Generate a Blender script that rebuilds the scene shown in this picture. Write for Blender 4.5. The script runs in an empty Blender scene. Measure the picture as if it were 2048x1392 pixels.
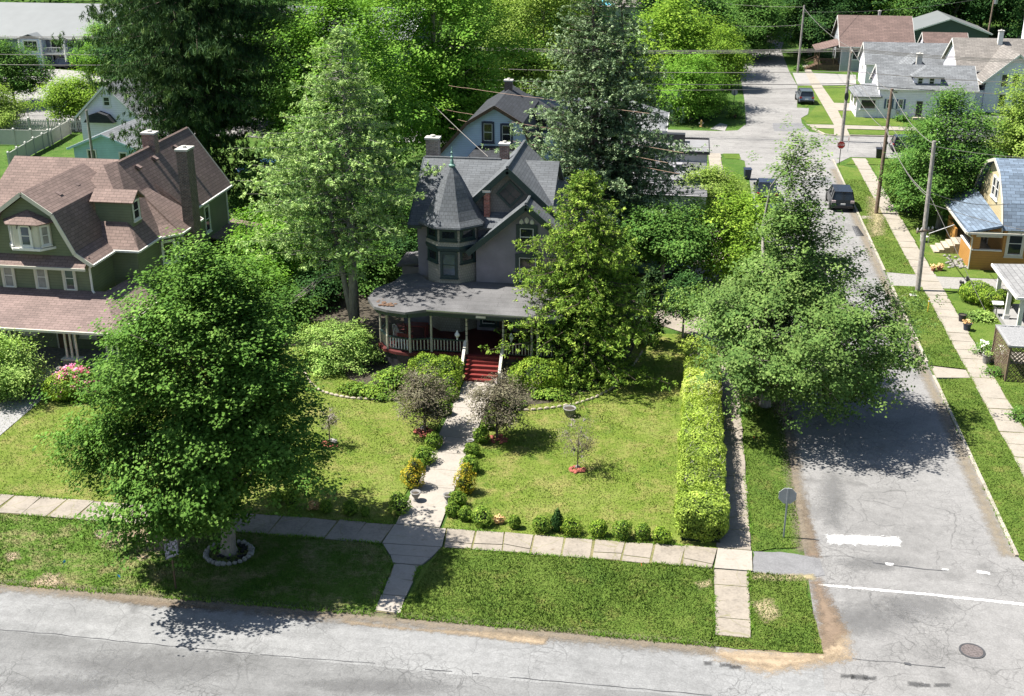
import bpy, math, random
import numpy as np
from mathutils import Vector, Matrix, noise as mnoise
random.seed(7)
RNG = np.random.default_rng(11)
C = bpy.context.scene.collection
PI = math.pi

# ------------------------------------------------------------------ camera numbers, also used to survey the place
F = 2348.0; TH = math.radians(22.05); YA = math.radians(8.44); H = 24.0
def G(x, y, z=0.0):
    """point at height z seen at photo position x, y"""
    a = (x-1024)/F; b = (y-696)/F
    fx, fy = -math.sin(YA), math.cos(YA); rx, ry = math.cos(YA), math.sin(YA)
    fw = math.cos(TH)-b*math.sin(TH); dn = math.sin(TH)+b*math.cos(TH)
    t = (H-z)/dn
    return Vector((t*(fx*fw+rx*a), t*(fy*fw+ry*a), z))
def PR(p):
    fx, fy = -math.sin(YA), math.cos(YA); rx, ry = math.cos(YA), math.sin(YA)
    h = p[0]*fx+p[1]*fy; r = p[0]*rx+p[1]*ry; d = H-p[2]
    dep = h*math.cos(TH)+d*math.sin(TH); v = -h*math.sin(TH)+d*math.cos(TH)
    return 1024+F*r/dep, 696+F*v/dep
def HT(x, y, yt):
    b = G(x, y); lo, hi = 0.0, 60.0
    for i in range(40):
        m = (lo+hi)/2
        if PR((b.x, b.y, m))[1] > yt: lo = m
        else: hi = m
    return lo
def PY(x, y, Y):
    d = G(x, y); t = Y/d.y
    return Vector((t*d.x, Y, H-t*H))
def PX(x, y, X):
    d = G(x, y); t = X/d.x
    return Vector((X, t*d.y, H-t*H))

# ------------------------------------------------------------------ materials
MAT = {}
def nt(name):
    m = bpy.data.materials.new(name); m.use_nodes = True
    n = m.node_tree; b = n.nodes['Principled BSDF']; MAT[name] = m
    return m, n, b
def node(n, t, **k):
    o = n.nodes.new(t)
    for a, v in k.items():
        if a in o.inputs: o.inputs[a].default_value = v
        else: setattr(o, a, v)
    return o
def ramp(n, src, stops):
    r = n.nodes.new('ShaderNodeValToRGB'); e = r.color_ramp.elements
    while len(e) < len(stops): e.new(0.5)
    for i, (p, c) in enumerate(stops):
        e[i].position = p; e[i].color = (c[0], c[1], c[2], 1) if not isinstance(c, (int, float)) else (c, c, c, 1)
    n.links.new(src, r.inputs[0]); return r.outputs[0]
def mixc(n, fac, a, b, mode='MIX'):
    m = n.nodes.new('ShaderNodeMix'); m.data_type = 'RGBA'; m.blend_type = mode
    for i, v in ((0, fac), (6, a), (7, b)):
        if hasattr(v, 'links') or hasattr(v, 'is_linked'): n.links.new(v, m.inputs[i])
        elif i == 0: m.inputs[0].default_value = v
        else: m.inputs[i].default_value = (v[0], v[1], v[2], 1)
    return m.outputs[2]
def mth(n, op, a, b=0.0, c=None):
    m = n.nodes.new('ShaderNodeMath'); m.operation = op
    for i, v in enumerate((a, b, c)):
        if v is None: continue
        if isinstance(v, (int, float)): m.inputs[i].default_value = v
        else: n.links.new(v, m.inputs[i])
    return m.outputs[0]
def noi(n, scale, detail=4.0, vec=None, rough=0.55):
    t = node(n, 'ShaderNodeTexNoise', Scale=scale, Detail=detail, Roughness=rough)
    if vec is not None: n.links.new(vec, t.inputs['Vector'])
    return t.outputs['Fac']
def pos(n):
    return n.nodes.new('ShaderNodeNewGeometry').outputs['Position']
def uvo(n):
    return n.nodes.new('ShaderNodeUVMap').outputs[0]
def mapv(n, v, s):
    m = n.nodes.new('ShaderNodeMapping'); m.inputs['Scale'].default_value = s
    n.links.new(v, m.inputs[0]); return m.outputs[0]
def bump(n, b, h, strength=0.4, dist=0.03):
    u = node(n, 'ShaderNodeBump', Strength=strength, Distance=dist)
    n.links.new(h, u.inputs['Height']); n.links.new(u.outputs[0], b.inputs['Normal'])
def paint(name, col, rough=0.6, var=0.12, metal=0.0, scale=3.0):
    col = tuple(x*.88 for x in col)
    m, n, b = nt(name)
    f = noi(n, scale, 5, pos(n))
    lo = tuple(c*(1-var) for c in col); hi = tuple(min(1, c*(1+var)) for c in col)
    n.links.new(ramp(n, f, [(0.3, lo), (0.7, hi)]), b.inputs['Base Color'])
    b.inputs['Roughness'].default_value = rough; b.inputs['Metallic'].default_value = metal
    return m
def siding(name, col, pitch=0.13, dirt=0.12):
    col = tuple(x*.92 for x in col)
    m, n, b = nt(name); uv = uvo(n)
    s = node(n, 'ShaderNodeSeparateXYZ'); n.links.new(uv, s.inputs[0])
    fr = mth(n, 'FRACT', mth(n, 'DIVIDE', s.outputs[1], pitch))
    line = ramp(n, fr, [(0.0, 0.55), (0.16, 1.0)])
    d = noi(n, 1.3, 5, pos(n))
    c = ramp(n, d, [(0.3, tuple(x*(1-dirt) for x in col)), (0.7, tuple(x*(1+dirt*.7) for x in col))])
    n.links.new(mixc(n, 1.0, c, line, 'MULTIPLY'), b.inputs['Base Color'])
    b.inputs['Roughness'].default_value = 0.65
    bump(n, b, fr, 0.5, 0.02)
    return m
def shingle(name, col, row=0.17, wid=0.42, var=0.25, weather=0.2, mort=0.4):
    col = tuple(x*.80 for x in col)
    m, n, b = nt(name); uv = uvo(n)
    t = node(n, 'ShaderNodeTexBrick', Scale=1.0)
    t.inputs['Brick Width'].default_value = wid; t.inputs['Row Height'].default_value = row
    t.inputs['Mortar Size'].default_value = 0.016; t.inputs['Mortar Smooth'].default_value = 0.3
    t.inputs['Color1'].default_value = (*[c*(1-var) for c in col], 1)
    t.inputs['Color2'].default_value = (*[c*(1+var) for c in col], 1)
    t.inputs['Mortar'].default_value = (*[c*mort for c in col], 1)
    n.links.new(uv, t.inputs['Vector'])
    w = ramp(n, noi(n, 0.5, 6, pos(n), 0.65), [(0.3, 1-weather), (0.72, 1+weather*.6)])
    g = ramp(n, noi(n, 14, 3, pos(n)), [(0.3, 0.85), (0.7, 1.15)])
    c = mixc(n, 1.0, mixc(n, 1.0, t.outputs['Color'], w, 'MULTIPLY'), g, 'MULTIPLY')
    n.links.new(c, b.inputs['Base Color']); b.inputs['Roughness'].default_value = 0.9
    bump(n, b, t.outputs['Fac'], -0.5, 0.02)
    return m
def brick(name, col, mortar=(0.3, 0.28, 0.25), var=0.35):
    m, n, b = nt(name); uv = uvo(n)
    t = node(n, 'ShaderNodeTexBrick', Scale=1.0)
    t.inputs['Brick Width'].default_value = 0.21; t.inputs['Row Height'].default_value = 0.075
    t.inputs['Mortar Size'].default_value = 0.011
    t.inputs['Color1'].default_value = (*[c*(1-var) for c in col], 1)
    t.inputs['Color2'].default_value = (*[c*(1+var) for c in col], 1)
    t.inputs['Mortar'].default_value = (*mortar, 1); n.links.new(uv, t.inputs['Vector'])
    g = ramp(n, noi(n, 4, 5, pos(n)), [(0.3, 0.6), (0.7, 1.2)])
    n.links.new(mixc(n, 1.0, t.outputs['Color'], g, 'MULTIPLY'), b.inputs['Base Color'])
    b.inputs['Roughness'].default_value = 0.9; bump(n, b, t.outputs['Fac'], -0.5, 0.02)
    return m
def foliage(name, cols, trans=0.28, rough=0.7, spec=0.06, gain=1.68):
    """leaf colour varies leaf by leaf and in large patches"""
    cols = [tuple(min(.9, x*gain) for x in k) for k in cols]
    m, n, b = nt(name)
    at = node(n, 'ShaderNodeAttribute', attribute_name='rnd')
    c = ramp(n, at.outputs['Fac'], [(i/(len(cols)-1), k) for i, k in enumerate(cols)])
    p = ramp(n, noi(n, 0.45, 3, pos(n)), [(0.32, 0.78), (0.68, 1.18)])
    c = mixc(n, 1.0, c, p, 'MULTIPLY')
    n.links.new(c, b.inputs['Base Color']); b.inputs['Roughness'].default_value = rough
    b.inputs['Specular IOR Level'].default_value = spec
    tr = n.nodes.new('ShaderNodeBsdfTranslucent')
    n.links.new(mixc(n, 1.0, c, (1.15, 1.25, 0.6), 'MULTIPLY'), tr.inputs[0])
    mx = n.nodes.new('ShaderNodeMixShader'); mx.inputs[0].default_value = trans
    n.links.new(b.outputs[0], mx.inputs[1]); n.links.new(tr.outputs[0], mx.inputs[2])
    n.links.new(mx.outputs[0], n.nodes['Material Output'].inputs[0])
    return m
def grassmat(name, cols, dry=(0.30, 0.27, 0.10), dryness=0.5, stripes=True):
    cols = [(c[0]*.84, c[1]*.92, c[2]*.95) for c in cols]; dry = tuple(x*.84 for x in dry)
    m, n, b = nt(name); p = pos(n)
    big = noi(n, 0.28, 5, p, 0.6); mid = noi(n, 1.5, 5, p, 0.65); fine = noi(n, 11, 4, mapv(n, p, (1, 0.45, 1)), 0.7)
    f = mth(n, 'ADD', mth(n, 'MULTIPLY', big, 0.45), mth(n, 'ADD', mth(n, 'MULTIPLY', mid, 0.3), mth(n, 'MULTIPLY', fine, 0.28)))
    c = ramp(n, f, [(0.36, cols[0]), (0.50, cols[1]), (0.66, cols[2])])
    d = mth(n, 'ADD', mth(n, 'MULTIPLY', noi(n, 0.7, 6, p, 0.7), 0.75), mth(n, 'MULTIPLY', noi(n, 7, 3, mapv(n, p, (.6, 1.4, 1))), 0.25))
    df = ramp(n, d, [(0.62-dryness*0.24, 0.0), (0.80-dryness*0.2, 1.0)])
    c = mixc(n, df, c, dry)
    sp = ramp(n, noi(n, 26, 2, p), [(0.3, 0.72), (0.7, 1.25)])
    c = mixc(n, 1.0, c, sp, 'MULTIPLY')
    at = node(n, 'ShaderNodeAttribute', attribute_name='rnd')
    c = mixc(n, 1.0, c, ramp(n, at.outputs['Fac'], [(0.0, 0.90), (1.0, 1.35)]), 'MULTIPLY')
    n.links.new(c, b.inputs['Base Color']); b.inputs['Roughness'].default_value = 0.9
    b.inputs['Specular IOR Level'].default_value = 0.1
    bump(n, b, mth(n, 'ADD', fine, noi(n, 30, 2, p)), 0.8, 0.05)
    return m
def asphalt(name, base, cracks=0.75, band=False):
    base = tuple(x*.84 for x in base)
    m, n, b = nt(name); p = pos(n)
    big = noi(n, 0.16, 6, p, 0.62); mid = noi(n, 0.9, 5, p, 0.6); fi = noi(n, 22, 3, p, 0.7)
    f = mth(n, 'ADD', mth(n, 'MULTIPLY', big, 0.5), mth(n, 'ADD', mth(n, 'MULTIPLY', mid, 0.3), mth(n, 'MULTIPLY', fi, 0.2)))
    c = ramp(n, f, [(0.36, tuple(x*0.74 for x in base)), (0.5, base), (0.64, tuple(x*1.16 for x in base))])
    # streaks of wear along the road
    st = ramp(n, noi(n, 1.0, 5, mapv(n, p, (0.06, 1.6, 1)), 0.6), [(0.33, 0.88), (0.6, 1.04)])
    if band: c = mixc(n, 1.0, c, st, 'MULTIPLY')
    mo = ramp(n, noi(n, 2.6, 6, p, 0.75), [(0.3, 0.86), (0.7, 1.12)])
    c = mixc(n, 1.0, c, mo, 'MULTIPLY')
    # oil and tar patches
    oil = ramp(n, noi(n, 0.42, 4, p, 0.7), [(0.56, 1.0), (0.74, 0.70)])
    c = mixc(n, 1.0, c, oil, 'MULTIPLY')
    # speckle of the stones
    sp = ramp(n, noi(n, 13, 5, p, .9), [(0.32, 0.74), (0.68, 1.22)])
    c = mixc(n, 1.0, c, sp, 'MULTIPLY')
    # alligator cracks, wobbling cell borders that fade in and out
    dn = node(n, 'ShaderNodeTexNoise', Scale=1.3, Detail=4.0); n.links.new(p, dn.inputs['Vector'])
    off = n.nodes.new('ShaderNodeVectorMath'); off.operation = 'MULTIPLY_ADD'
    n.links.new(dn.outputs['Color'], off.inputs[0]); off.inputs[1].default_value = (0.7, 0.7, 0); n.links.new(p, off.inputs[2])
    for sc, w, lo in ((0.42, 0.009, 0.36), (1.5, 0.026, 0.44), (4.2, 0.06, 0.50)):
        v = node(n, 'ShaderNodeTexVoronoi', feature='DISTANCE_TO_EDGE', Scale=sc); n.links.new(off.outputs[0], v.inputs['Vector'])
        l = ramp(n, v.outputs['Distance'], [(0.0, 1.0), (w, 0.0)])
        mk = ramp(n, noi(n, 0.33, 3, p), [(lo, 0.0), (lo+0.18, cracks)])
        c = mixc(n, mth(n, 'MULTIPLY', l, mk), c, tuple(x*0.30 for x in base))
    n.links.new(c, b.inputs['Base Color']); b.inputs['Roughness'].default_value = 0.88
    b.inputs['Specular IOR Level'].default_value = 0.3
    bump(n, b, fi, 0.3, 0.02)
    return m
def softearth(name, base, amax=1.0, lo=.15, hi=.85, k=.80):
    base = tuple(x*k for x in base); return softearth_(name, base, amax, lo, hi)
def softearth_(name, base, amax, lo, hi):
    """loose earth that thins out towards its edge"""
    m, n, b = nt(name); p = pos(n)
    f = mth(n, 'ADD', mth(n, 'MULTIPLY', noi(n, 2.2, 6, p, .7), .6), mth(n, 'MULTIPLY', noi(n, 14, 4, p, .7), .4))
    n.links.new(ramp(n, f, [(0.34, tuple(x*.6 for x in base)), (0.5, base), (0.66, tuple(min(1, x*1.25) for x in base))]), b.inputs['Base Color']); b.inputs['Roughness'].default_value = .95
    at = node(n, 'ShaderNodeAttribute', attribute_name='edge')
    k = mth(n, 'ADD', at.outputs['Fac'], mth(n, 'MULTIPLY', mth(n, 'SUBTRACT', mth(n, 'ADD', mth(n, 'MULTIPLY', noi(n, 3.0, 6, p, .75), .6), mth(n, 'MULTIPLY', noi(n, 16, 3, p, .7), .4)), .5), 2.6))
    a = ramp(n, k, [(lo, 0.0), (hi, amax)])
    tr = n.nodes.new('ShaderNodeBsdfTransparent'); mx = n.nodes.new('ShaderNodeMixShader'); n.links.new(a, mx.inputs[0]); n.links.new(tr.outputs[0], mx.inputs[1]); n.links.new(b.outputs[0], mx.inputs[2])
    n.links.new(mx.outputs[0], n.nodes['Material Output'].inputs[0]); return m
def concrete(name, base, var=0.14, crack=0.6):
    base = tuple(x*.80 for x in base)
    m, n, b = nt(name); p = pos(n)
    f = mth(n, 'ADD', mth(n, 'MULTIPLY', noi(n, 0.9, 6, p, 0.65), 0.6), mth(n, 'MULTIPLY', noi(n, 9, 4, p), 0.4))
    c = ramp(n, f, [(0.36, tuple(x*(1-var*1.6) for x in base)), (0.5, base), (0.64, tuple(min(1, x*(1+var)) for x in base))])
    st = ramp(n, noi(n, 2.3, 5, p, .7), [(0.6, (1, 1, 1)), (0.75, (0.72, 0.66, 0.55))])
    c = mixc(n, 1.0, c, st, 'MULTIPLY')
    v = node(n, 'ShaderNodeTexVoronoi', feature='DISTANCE_TO_EDGE', Scale=0.45)
    dn = node(n, 'ShaderNodeTexNoise', Scale=1.5, Detail=4.0); n.links.new(p, dn.inputs['Vector'])
    off = n.nodes.new('ShaderNodeVectorMath'); off.operation = 'MULTIPLY_ADD'
    n.links.new(dn.outputs['Color'], off.inputs[0]); off.inputs[1].default_value = (0.8, 0.8, 0); n.links.new(p, off.inputs[2])
    n.links.new(off.outputs[0], v.inputs['Vector'])
    l = ramp(n, v.outputs['Distance'], [(0.0, crack), (0.012, 0.0)])
    c = mixc(n, l, c, (0.16, 0.15, 0.07))
    n.links.new(c, b.inputs['Base Color']); b.inputs['Roughness'].default_value = 0.9
    return m
def bark(name, col):
    m, n, b = nt(name); p = pos(n)
    f = noi(n, 5, 6, mapv(n, p, (3, 3, 0.5)), 0.7)
    n.links.new(ramp(n, f, [(0.3, tuple(x*0.5 for x in col)), (0.7, tuple(x*1.4 for x in col))]), b.inputs['Base Color'])
    b.inputs['Roughness'].default_value = 0.95; bump(n, b, f, 0.8, 0.06)
    return m
def glassm(name, col=(0.012, 0.016, 0.02), rough=0.06):
    m, n, b = nt(name)
    f = noi(n, 0.8, 3, pos(n))
    n.links.new(ramp(n, f, [(0.35, tuple(c*0.6 for c in col)), (0.65, tuple(c*1.6 for c in col))]), b.inputs['Base Color'])
    b.inputs['Roughness'].default_value = rough; b.inputs['Specular IOR Level'].default_value = 0.6
    return m

# ------------------------------------------------------------------ mesh building
class MB:
    def __init__(s, org=None):
        s.v = []; s.f = []; s.mi = []; s.k = 0; s.M = None
        s.org = Vector(org.location) if org is not None else Vector((0, 0, 0))
    def add(s, vs, fs):
        o = len(s.v)
        for v in vs:
            v = Vector(v)
            if s.M is not None: v = s.M @ v
            s.v.append(tuple(v-s.org))
        for f in fs:
            s.f.append(tuple(i+o for i in f)); s.mi.append(s.k)
        return s
    def box(s, x0, y0, z0, x1, y1, z1):
        if x0 > x1: x0, x1 = x1, x0
        if y0 > y1: y0, y1 = y1, y0
        if z0 > z1: z0, z1 = z1, z0
        return s.add([(x0,y0,z0),(x1,y0,z0),(x1,y1,z0),(x0,y1,z0),(x0,y0,z1),(x1,y0,z1),(x1,y1,z1),(x0,y1,z1)],
                     [(3,2,1,0),(4,5,6,7),(0,1,5,4),(1,2,6,5),(2,3,7,6),(3,0,4,7)])
    def poly(s, pts): return s.add(pts, [tuple(range(len(pts)))])
    def prism(s, pts, z0, z1):
        n = len(pts)
        a = sum(pts[i][0]*pts[(i+1)%n][1]-pts[(i+1)%n][0]*pts[i][1] for i in range(n))
        if a < 0: pts = pts[::-1]
        vs = [(p[0],p[1],z0) for p in pts]+[(p[0],p[1],z1) for p in pts]
        return s.add(vs, [tuple(range(n-1,-1,-1)), tuple(range(n,2*n))]+[(i,(i+1)%n,n+(i+1)%n,n+i) for i in range(n)])
    def extr(s, prof, axis, lo, hi):
        """profile (a, z) swept along axis 'x' (a = y) or 'y' (a = x)"""
        n = len(prof)
        mk = (lambda a, z, t: (t, a, z)) if axis == 'x' else (lambda a, z, t: (a, t, z))
        vs = [mk(a, z, lo) for a, z in prof]+[mk(a, z, hi) for a, z in prof]
        ar = sum(prof[i][0]*prof[(i+1)%n][1]-prof[(i+1)%n][0]*prof[i][1] for i in range(n))
        fs = [tuple(range(n)), tuple(range(2*n-1,n-1,-1))]+[(i,n+i,n+(i+1)%n,(i+1)%n) for i in range(n)]
        if (ar > 0) != (axis == 'y'): fs = [f[::-1] for f in fs]
        return s.add(vs, fs)
    def slab(s, pts, t=0.12):
        """flat polygon thickened downward along its normal"""
        pts = [Vector(p) for p in pts]; n = len(pts)
        nn = Vector((0,0,0))
        for i in range(n): nn += (pts[i]-pts[0]).cross(pts[(i+1)%n]-pts[0])
        if nn.z < 0: pts = pts[::-1]; nn = -nn
        nn.normalize(); lo = [p-nn*t for p in pts]
        return s.add(pts+lo, [tuple(range(n)), tuple(range(2*n-1,n-1,-1))]+[(i,n+i,n+(i+1)%n,(i+1)%n) for i in range(n)])
    def beam(s, p, q, w=0.1, h=0.1):
        p = Vector(p); q = Vector(q); d = (q-p).normalized()
        up = Vector((0,0,1)) if abs(d.z) < 0.95 else Vector((0,1,0))
        sd = d.cross(up).normalized(); up = sd.cross(d).normalized()
        vs = []
        for c in (p, q):
            for a, b in ((-1,-1),(1,-1),(1,1),(-1,1)): vs.append(c+sd*(a*w/2)+up*(b*h/2))
        return s.add(vs, [(0,1,2,3),(7,6,5,4),(1,0,4,5),(2,1,5,6),(3,2,6,7),(0,3,7,4)])
    def tube(s, pts, rad, n=8, cap=True):
        pts = [Vector(p) for p in pts]
        if isinstance(rad, (int, float)): rad = [rad]*len(pts)
        vs = []; fs = []; prev = None
        for i, p in enumerate(pts):
            d = (pts[min(i+1,len(pts)-1)]-pts[max(i-1,0)])
            d = d.normalized() if d.length > 1e-9 else Vector((0,0,1))
            if prev is None:
                u = d.orthogonal().normalized()
            else:
                u = prev-d*prev.dot(d)
                u = u.normalized() if u.length > 1e-6 else d.orthogonal().normalized()
            prev = u; w = d.cross(u)
            for j in range(n):
                a = 2*PI*j/n; vs.append(p+(u*math.cos(a)+w*math.sin(a))*rad[i])
        for i in range(len(pts)-1):
            for j in range(n):
                fs.append((i*n+j, i*n+(j+1)%n, (i+1)*n+(j+1)%n, (i+1)*n+j))
        if cap:
            fs.append(tuple(range(n-1,-1,-1))); fs.append(tuple(range((len(pts)-1)*n, len(pts)*n)))
        return s.add(vs, fs)
    def lathe(s, prof, cx=0, cy=0, n=12, a0=0.0):
        vs = []; fs = []
        for r, z in prof:
            for j in range(n):
                a = a0+2*PI*j/n; vs.append((cx+r*math.cos(a), cy+r*math.sin(a), z))
        for i in range(len(prof)-1):
            for j in range(n): fs.append((i*n+j, i*n+(j+1)%n, (i+1)*n+(j+1)%n, (i+1)*n+j))
        fs.append(tuple(range(n-1,-1,-1))); fs.append(tuple(range((len(prof)-1)*n, len(prof)*n)))
        return s.add(vs, fs)
    def lump(s, c, r, seed=0, n=10, rough=0.2):
        """uneven stone-like body"""
        vs = []; fs = []; m = n//2+1
        for i in range(m+1):
            t = PI*i/m
            for j in range(n):
                a = 2*PI*j/n
                d = Vector((math.sin(t)*math.cos(a), math.sin(t)*math.sin(a), math.cos(t)))
                k = 1+rough*mnoise.noise(d*1.7+Vector((seed*3.1, seed*1.7, seed)))*1.6
                vs.append((c[0]+d.x*r[0]*k, c[1]+d.y*r[1]*k, c[2]+d.z*r[2]*k))
        for i in range(m):
            for j in range(n): fs.append((i*n+j, (i+1)*n+j, (i+1)*n+(j+1)%n, i*n+(j+1)%n))
        return s.add(vs, fs)
    def build(s, name, mats, parent=None, smooth=False, bevel=0.0):
        me = bpy.data.meshes.new(name)
        me.from_pydata(s.v, [], s.f)
        if not isinstance(mats, (list, tuple)): mats = [mats]
        for m in mats: me.materials.append(MAT[m] if isinstance(m, str) else m)
        me.polygons.foreach_set('material_index', s.mi)
        uvl = me.uv_layers.new(name='UVMap'); co = s.v; uv = np.zeros(len(me.loops)*2)
        for p in me.polygons:
            n = p.normal
            if abs(n.z) > 0.985 or n.length < 0.5: u = Vector((1,0,0)); v = Vector((0,1,0))
            else:
                u = Vector((0,0,1)).cross(n).normalized(); v = n.cross(u)
            for li in p.loop_indices:
                q = Vector(co[me.loops[li].vertex_index])+s.org
                uv[2*li] = q.dot(u); uv[2*li+1] = q.dot(v)
        uvl.data.foreach_set('uv', uv)
        if smooth: me.polygons.foreach_set('use_smooth', [True]*len(me.polygons))
        o = bpy.data.objects.new(name, me); C.objects.link(o)
        if parent is not None:
            o.parent = parent
        else: o.location = s.org
        if bevel:
            b = o.modifiers.new('bevel', 'BEVEL'); b.width = bevel; b.segments = 2; b.limit_method = 'ANGLE'
        return o

def tag(o, label=None, cat=None, group=None, kind=None):
    if label: o['label'] = label
    if cat: o['category'] = cat
    if group: o['group'] = group
    if kind: o['kind'] = kind
    return o
def thing(name, label, cat, loc=(0,0,0), rz=0.0, group=None):
    o = bpy.data.objects.new(name, None); C.objects.link(o)
    o.location = loc; o.rotation_euler = (0,0,rz); o.empty_display_size = 0.3
    return tag(o, label, cat, group)
def copy_tree(o, parent=None):
    c = o.copy(); C.objects.link(c)
    if parent is not None: c.parent = parent
    for ch in list(o.children): copy_tree(ch, c)
    return c
def struct(name, m, mat):
    o = m.build(name, mat); o['kind'] = 'structure'; return o

def cards(name, co, faces4, rnd, mat, parent=None, org=None, tri=False):
    """many small faces as one mesh; co (N*k,3), k corners per face"""
    k = 3 if tri else 4
    co = np.asarray(co, dtype=np.float32)
    if org is not None: co = co-np.array(org, dtype=np.float32)
    nf = len(co)//k
    me = bpy.data.meshes.new(name)
    me.vertices.add(nf*k); me.vertices.foreach_set('co', co.ravel())
    me.loops.add(nf*k); me.loops.foreach_set('vertex_index', np.arange(nf*k, dtype=np.int32))
    me.polygons.add(nf); me.polygons.foreach_set('loop_start', np.arange(0, nf*k, k, dtype=np.int32))
    me.update(calc_edges=True)
    a = me.attributes.new('rnd', 'FLOAT', 'FACE'); a.data.foreach_set('value', np.asarray(rnd, dtype=np.float32))
    me.materials.append(MAT[mat] if isinstance(mat, str) else mat)
    o = bpy.data.objects.new(name, me); C.objects.link(o)
    if parent is not None: o.parent = parent
    return o
def nrm(a): return a/np.maximum(np.linalg.norm(a, axis=-1, keepdims=True), 1e-9)
def leafquads(c, d, n, L, W, fold=0.25):
    """rhombic leaves: centre c, long axis d, normal n"""
    d = nrm(d); s = nrm(np.cross(d, n)); n2 = np.cross(s, d)
    L = L[:, None]; W = W[:, None]
    out = np.empty((len(c), 4, 3), dtype=np.float32)
    out[:,0] = c-d*L*0.5; out[:,1] = c+s*W*0.5+n2*W*fold+d*L*0.05
    out[:,2] = c+d*L*0.5; out[:,3] = c-s*W*0.5+n2*W*fold+d*L*0.05
    return out.reshape(-1, 3)

# walls, windows
def frame_m(p, ang):
    """u along the wall, n out of the wall, z up"""
    a = math.radians(ang); n = Vector((math.cos(a), math.sin(a), 0)); u = Vector((-math.sin(a), math.cos(a), 0))
    M = Matrix.Identity(4)
    for i in range(3):
        M[i][0] = u[i]; M[i][1] = n[i]; M[i][2] = (0,0,1)[i]; M[i][3] = p[i]
    return M
def window(h, p, ang, w, ht, trim='white_trim', pane='glass', tw=0.09, sash='white_trim', rail=True, cols=1, sill=True, shut=None, sw=0.04, name='window'):
    """p = centre of the opening on the wall face"""
    M = frame_m(p, ang)
    m = MB(h); m.M = M
    m.box(-w/2-tw, -0.02, -ht/2-tw, -w/2, 0.06, ht/2+tw); m.box(w/2, -0.02, -ht/2-tw, w/2+tw, 0.06, ht/2+tw)
    m.box(-w/2, -0.02, ht/2, w/2, 0.063, ht/2+tw*1.2); m.box(-w/2, -0.02, -ht/2-tw, w/2, 0.063, -ht/2)
    m.k = 1
    e = sw
    m.box(-w/2, -0.02, -ht/2, -w/2+e, 0.035, ht/2); m.box(w/2-e, -0.02, -ht/2, w/2, 0.035, ht/2)
    m.box(-w/2+e, -0.02, ht/2-e, w/2-e, 0.037, ht/2); m.box(-w/2+e, -0.02, -ht/2, w/2-e, 0.037, -ht/2+e)
    if rail: m.box(-w/2+e, -0.02, -e/2, w/2-e, 0.04, e/2)
    for i in range(1, cols):
        x = -w/2+w*i/cols; m.box(x-0.015, -0.02, 0.0 if rail else -ht/2+e, x+0.015, 0.033, ht/2-e)
    o = m.build(name, [trim, sash], h)
    g = MB(h); g.M = M; g.box(-w/2+e*.5, -0.01, -ht/2+e*.5, w/2-e*.5, 0.02, ht/2-e*.5); g.build('pane', pane, o)
    if sill:
        g = MB(h); g.M = M; g.box(-w/2-tw-.04, -0.02, -ht/2-tw-.06, w/2+tw+.04, 0.11, -ht/2-tw); g.build('sill', trim, o)
    if shut:
        for sx in (-1, 1):
            g = MB(h); g.M = M; a = sx*(w/2+tw+.01); b_ = sx*(w/2+tw+.01+w*0.42)
            g.box(a, -0.01, -ht/2-tw*.5, b_, 0.05, ht/2+tw*.5)
            g.build('shutter', shut, o)
    return o
def door(h, p, ang, w, ht, mat='dark_door', trim='white_trim', tw=0.08):
    """p = centre of the threshold"""
    M = frame_m(p, ang); m = MB(h); m.M = M
    m.box(-w/2, -0.02, 0, w/2, 0.04, ht); m.k = 1
    m.box(-w/2-tw, -0.02, 0, -w/2, 0.06, ht+tw); m.box(w/2, -0.02, 0, w/2+tw, 0.06, ht+tw); m.box(-w/2, -0.02, ht, w/2, 0.063, ht+tw)
    o = m.build('door', [mat, trim], h)
    g = MB(h); g.M = M; g.lathe([(0.03, ht*.46), (0.035, ht*.48), (0.03, ht*.5)], w*.38, 0.07, 6); g.build('handle', 'metal', o)
    return o
def gable(h, x0, x1, y0, y1, ze, zr, axis, wall, roof, oh=0.3, rake=0.25, t=0.14, trim='white_trim', z0=0.0, walls=True, rname='roof', gut=True):
    """gabled block; axis = ridge direction. ze = eave height at the wall, zr = ridge height of the wall profile"""
    if axis == 'y': a0, a1, b0, b1 = x0, x1, y0, y1
    else: a0, a1, b0, b1 = y0, y1, x0, x1
    ac = (a0+a1)/2; sl = (zr-ze)/(a1-ac)
    w = None
    if walls:
        m = MB(h); m.extr([(a0,z0),(a1,z0),(a1,ze),(ac,zr),(a0,ze)], axis, b0, b1); w = m.build('wall', wall, h)
    mk = (lambda a, b, z: (b, a, z)) if axis == 'x' else (lambda a, b, z: (a, b, z))
    up = t+0.015; e = ze-sl*oh+up; r = zr+up
    m = MB(h)
    m.slab([mk(a0-oh,b0-rake,e), mk(ac,b0-rake,r), mk(ac,b1+rake,r), mk(a0-oh,b1+rake,e)], t)
    m.slab([mk(a1+oh,b0-rake,e), mk(ac,b0-rake,r), mk(ac,b1+rake,r), mk(a1+oh,b1+rake,e)], t)
    ro = m.build(rname, roof, h)
    m = MB(h)   # rake boards and gutters, a little proud of the roof slab
    for b, sg in ((b0-rake,-1), (b1+rake,1)):
        for a in (a0-oh, a1+oh):
            m.beam(mk(a,b+sg*.012,e-t*.75), mk(ac,b+sg*.012,r-t*.75), 0.035, 0.17)
    m.build('rake_board', trim, ro)
    if gut:
        for a, sg in ((a0-oh,-1), (a1+oh,1)):
            m = MB(h); m.beam(mk(a+sg*.05,b0-rake,e-t*.6), mk(a+sg*.05,b1+rake,e-t*.6), 0.09, 0.1); m.build('gutter', trim, ro)
    return w, ro
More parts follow.
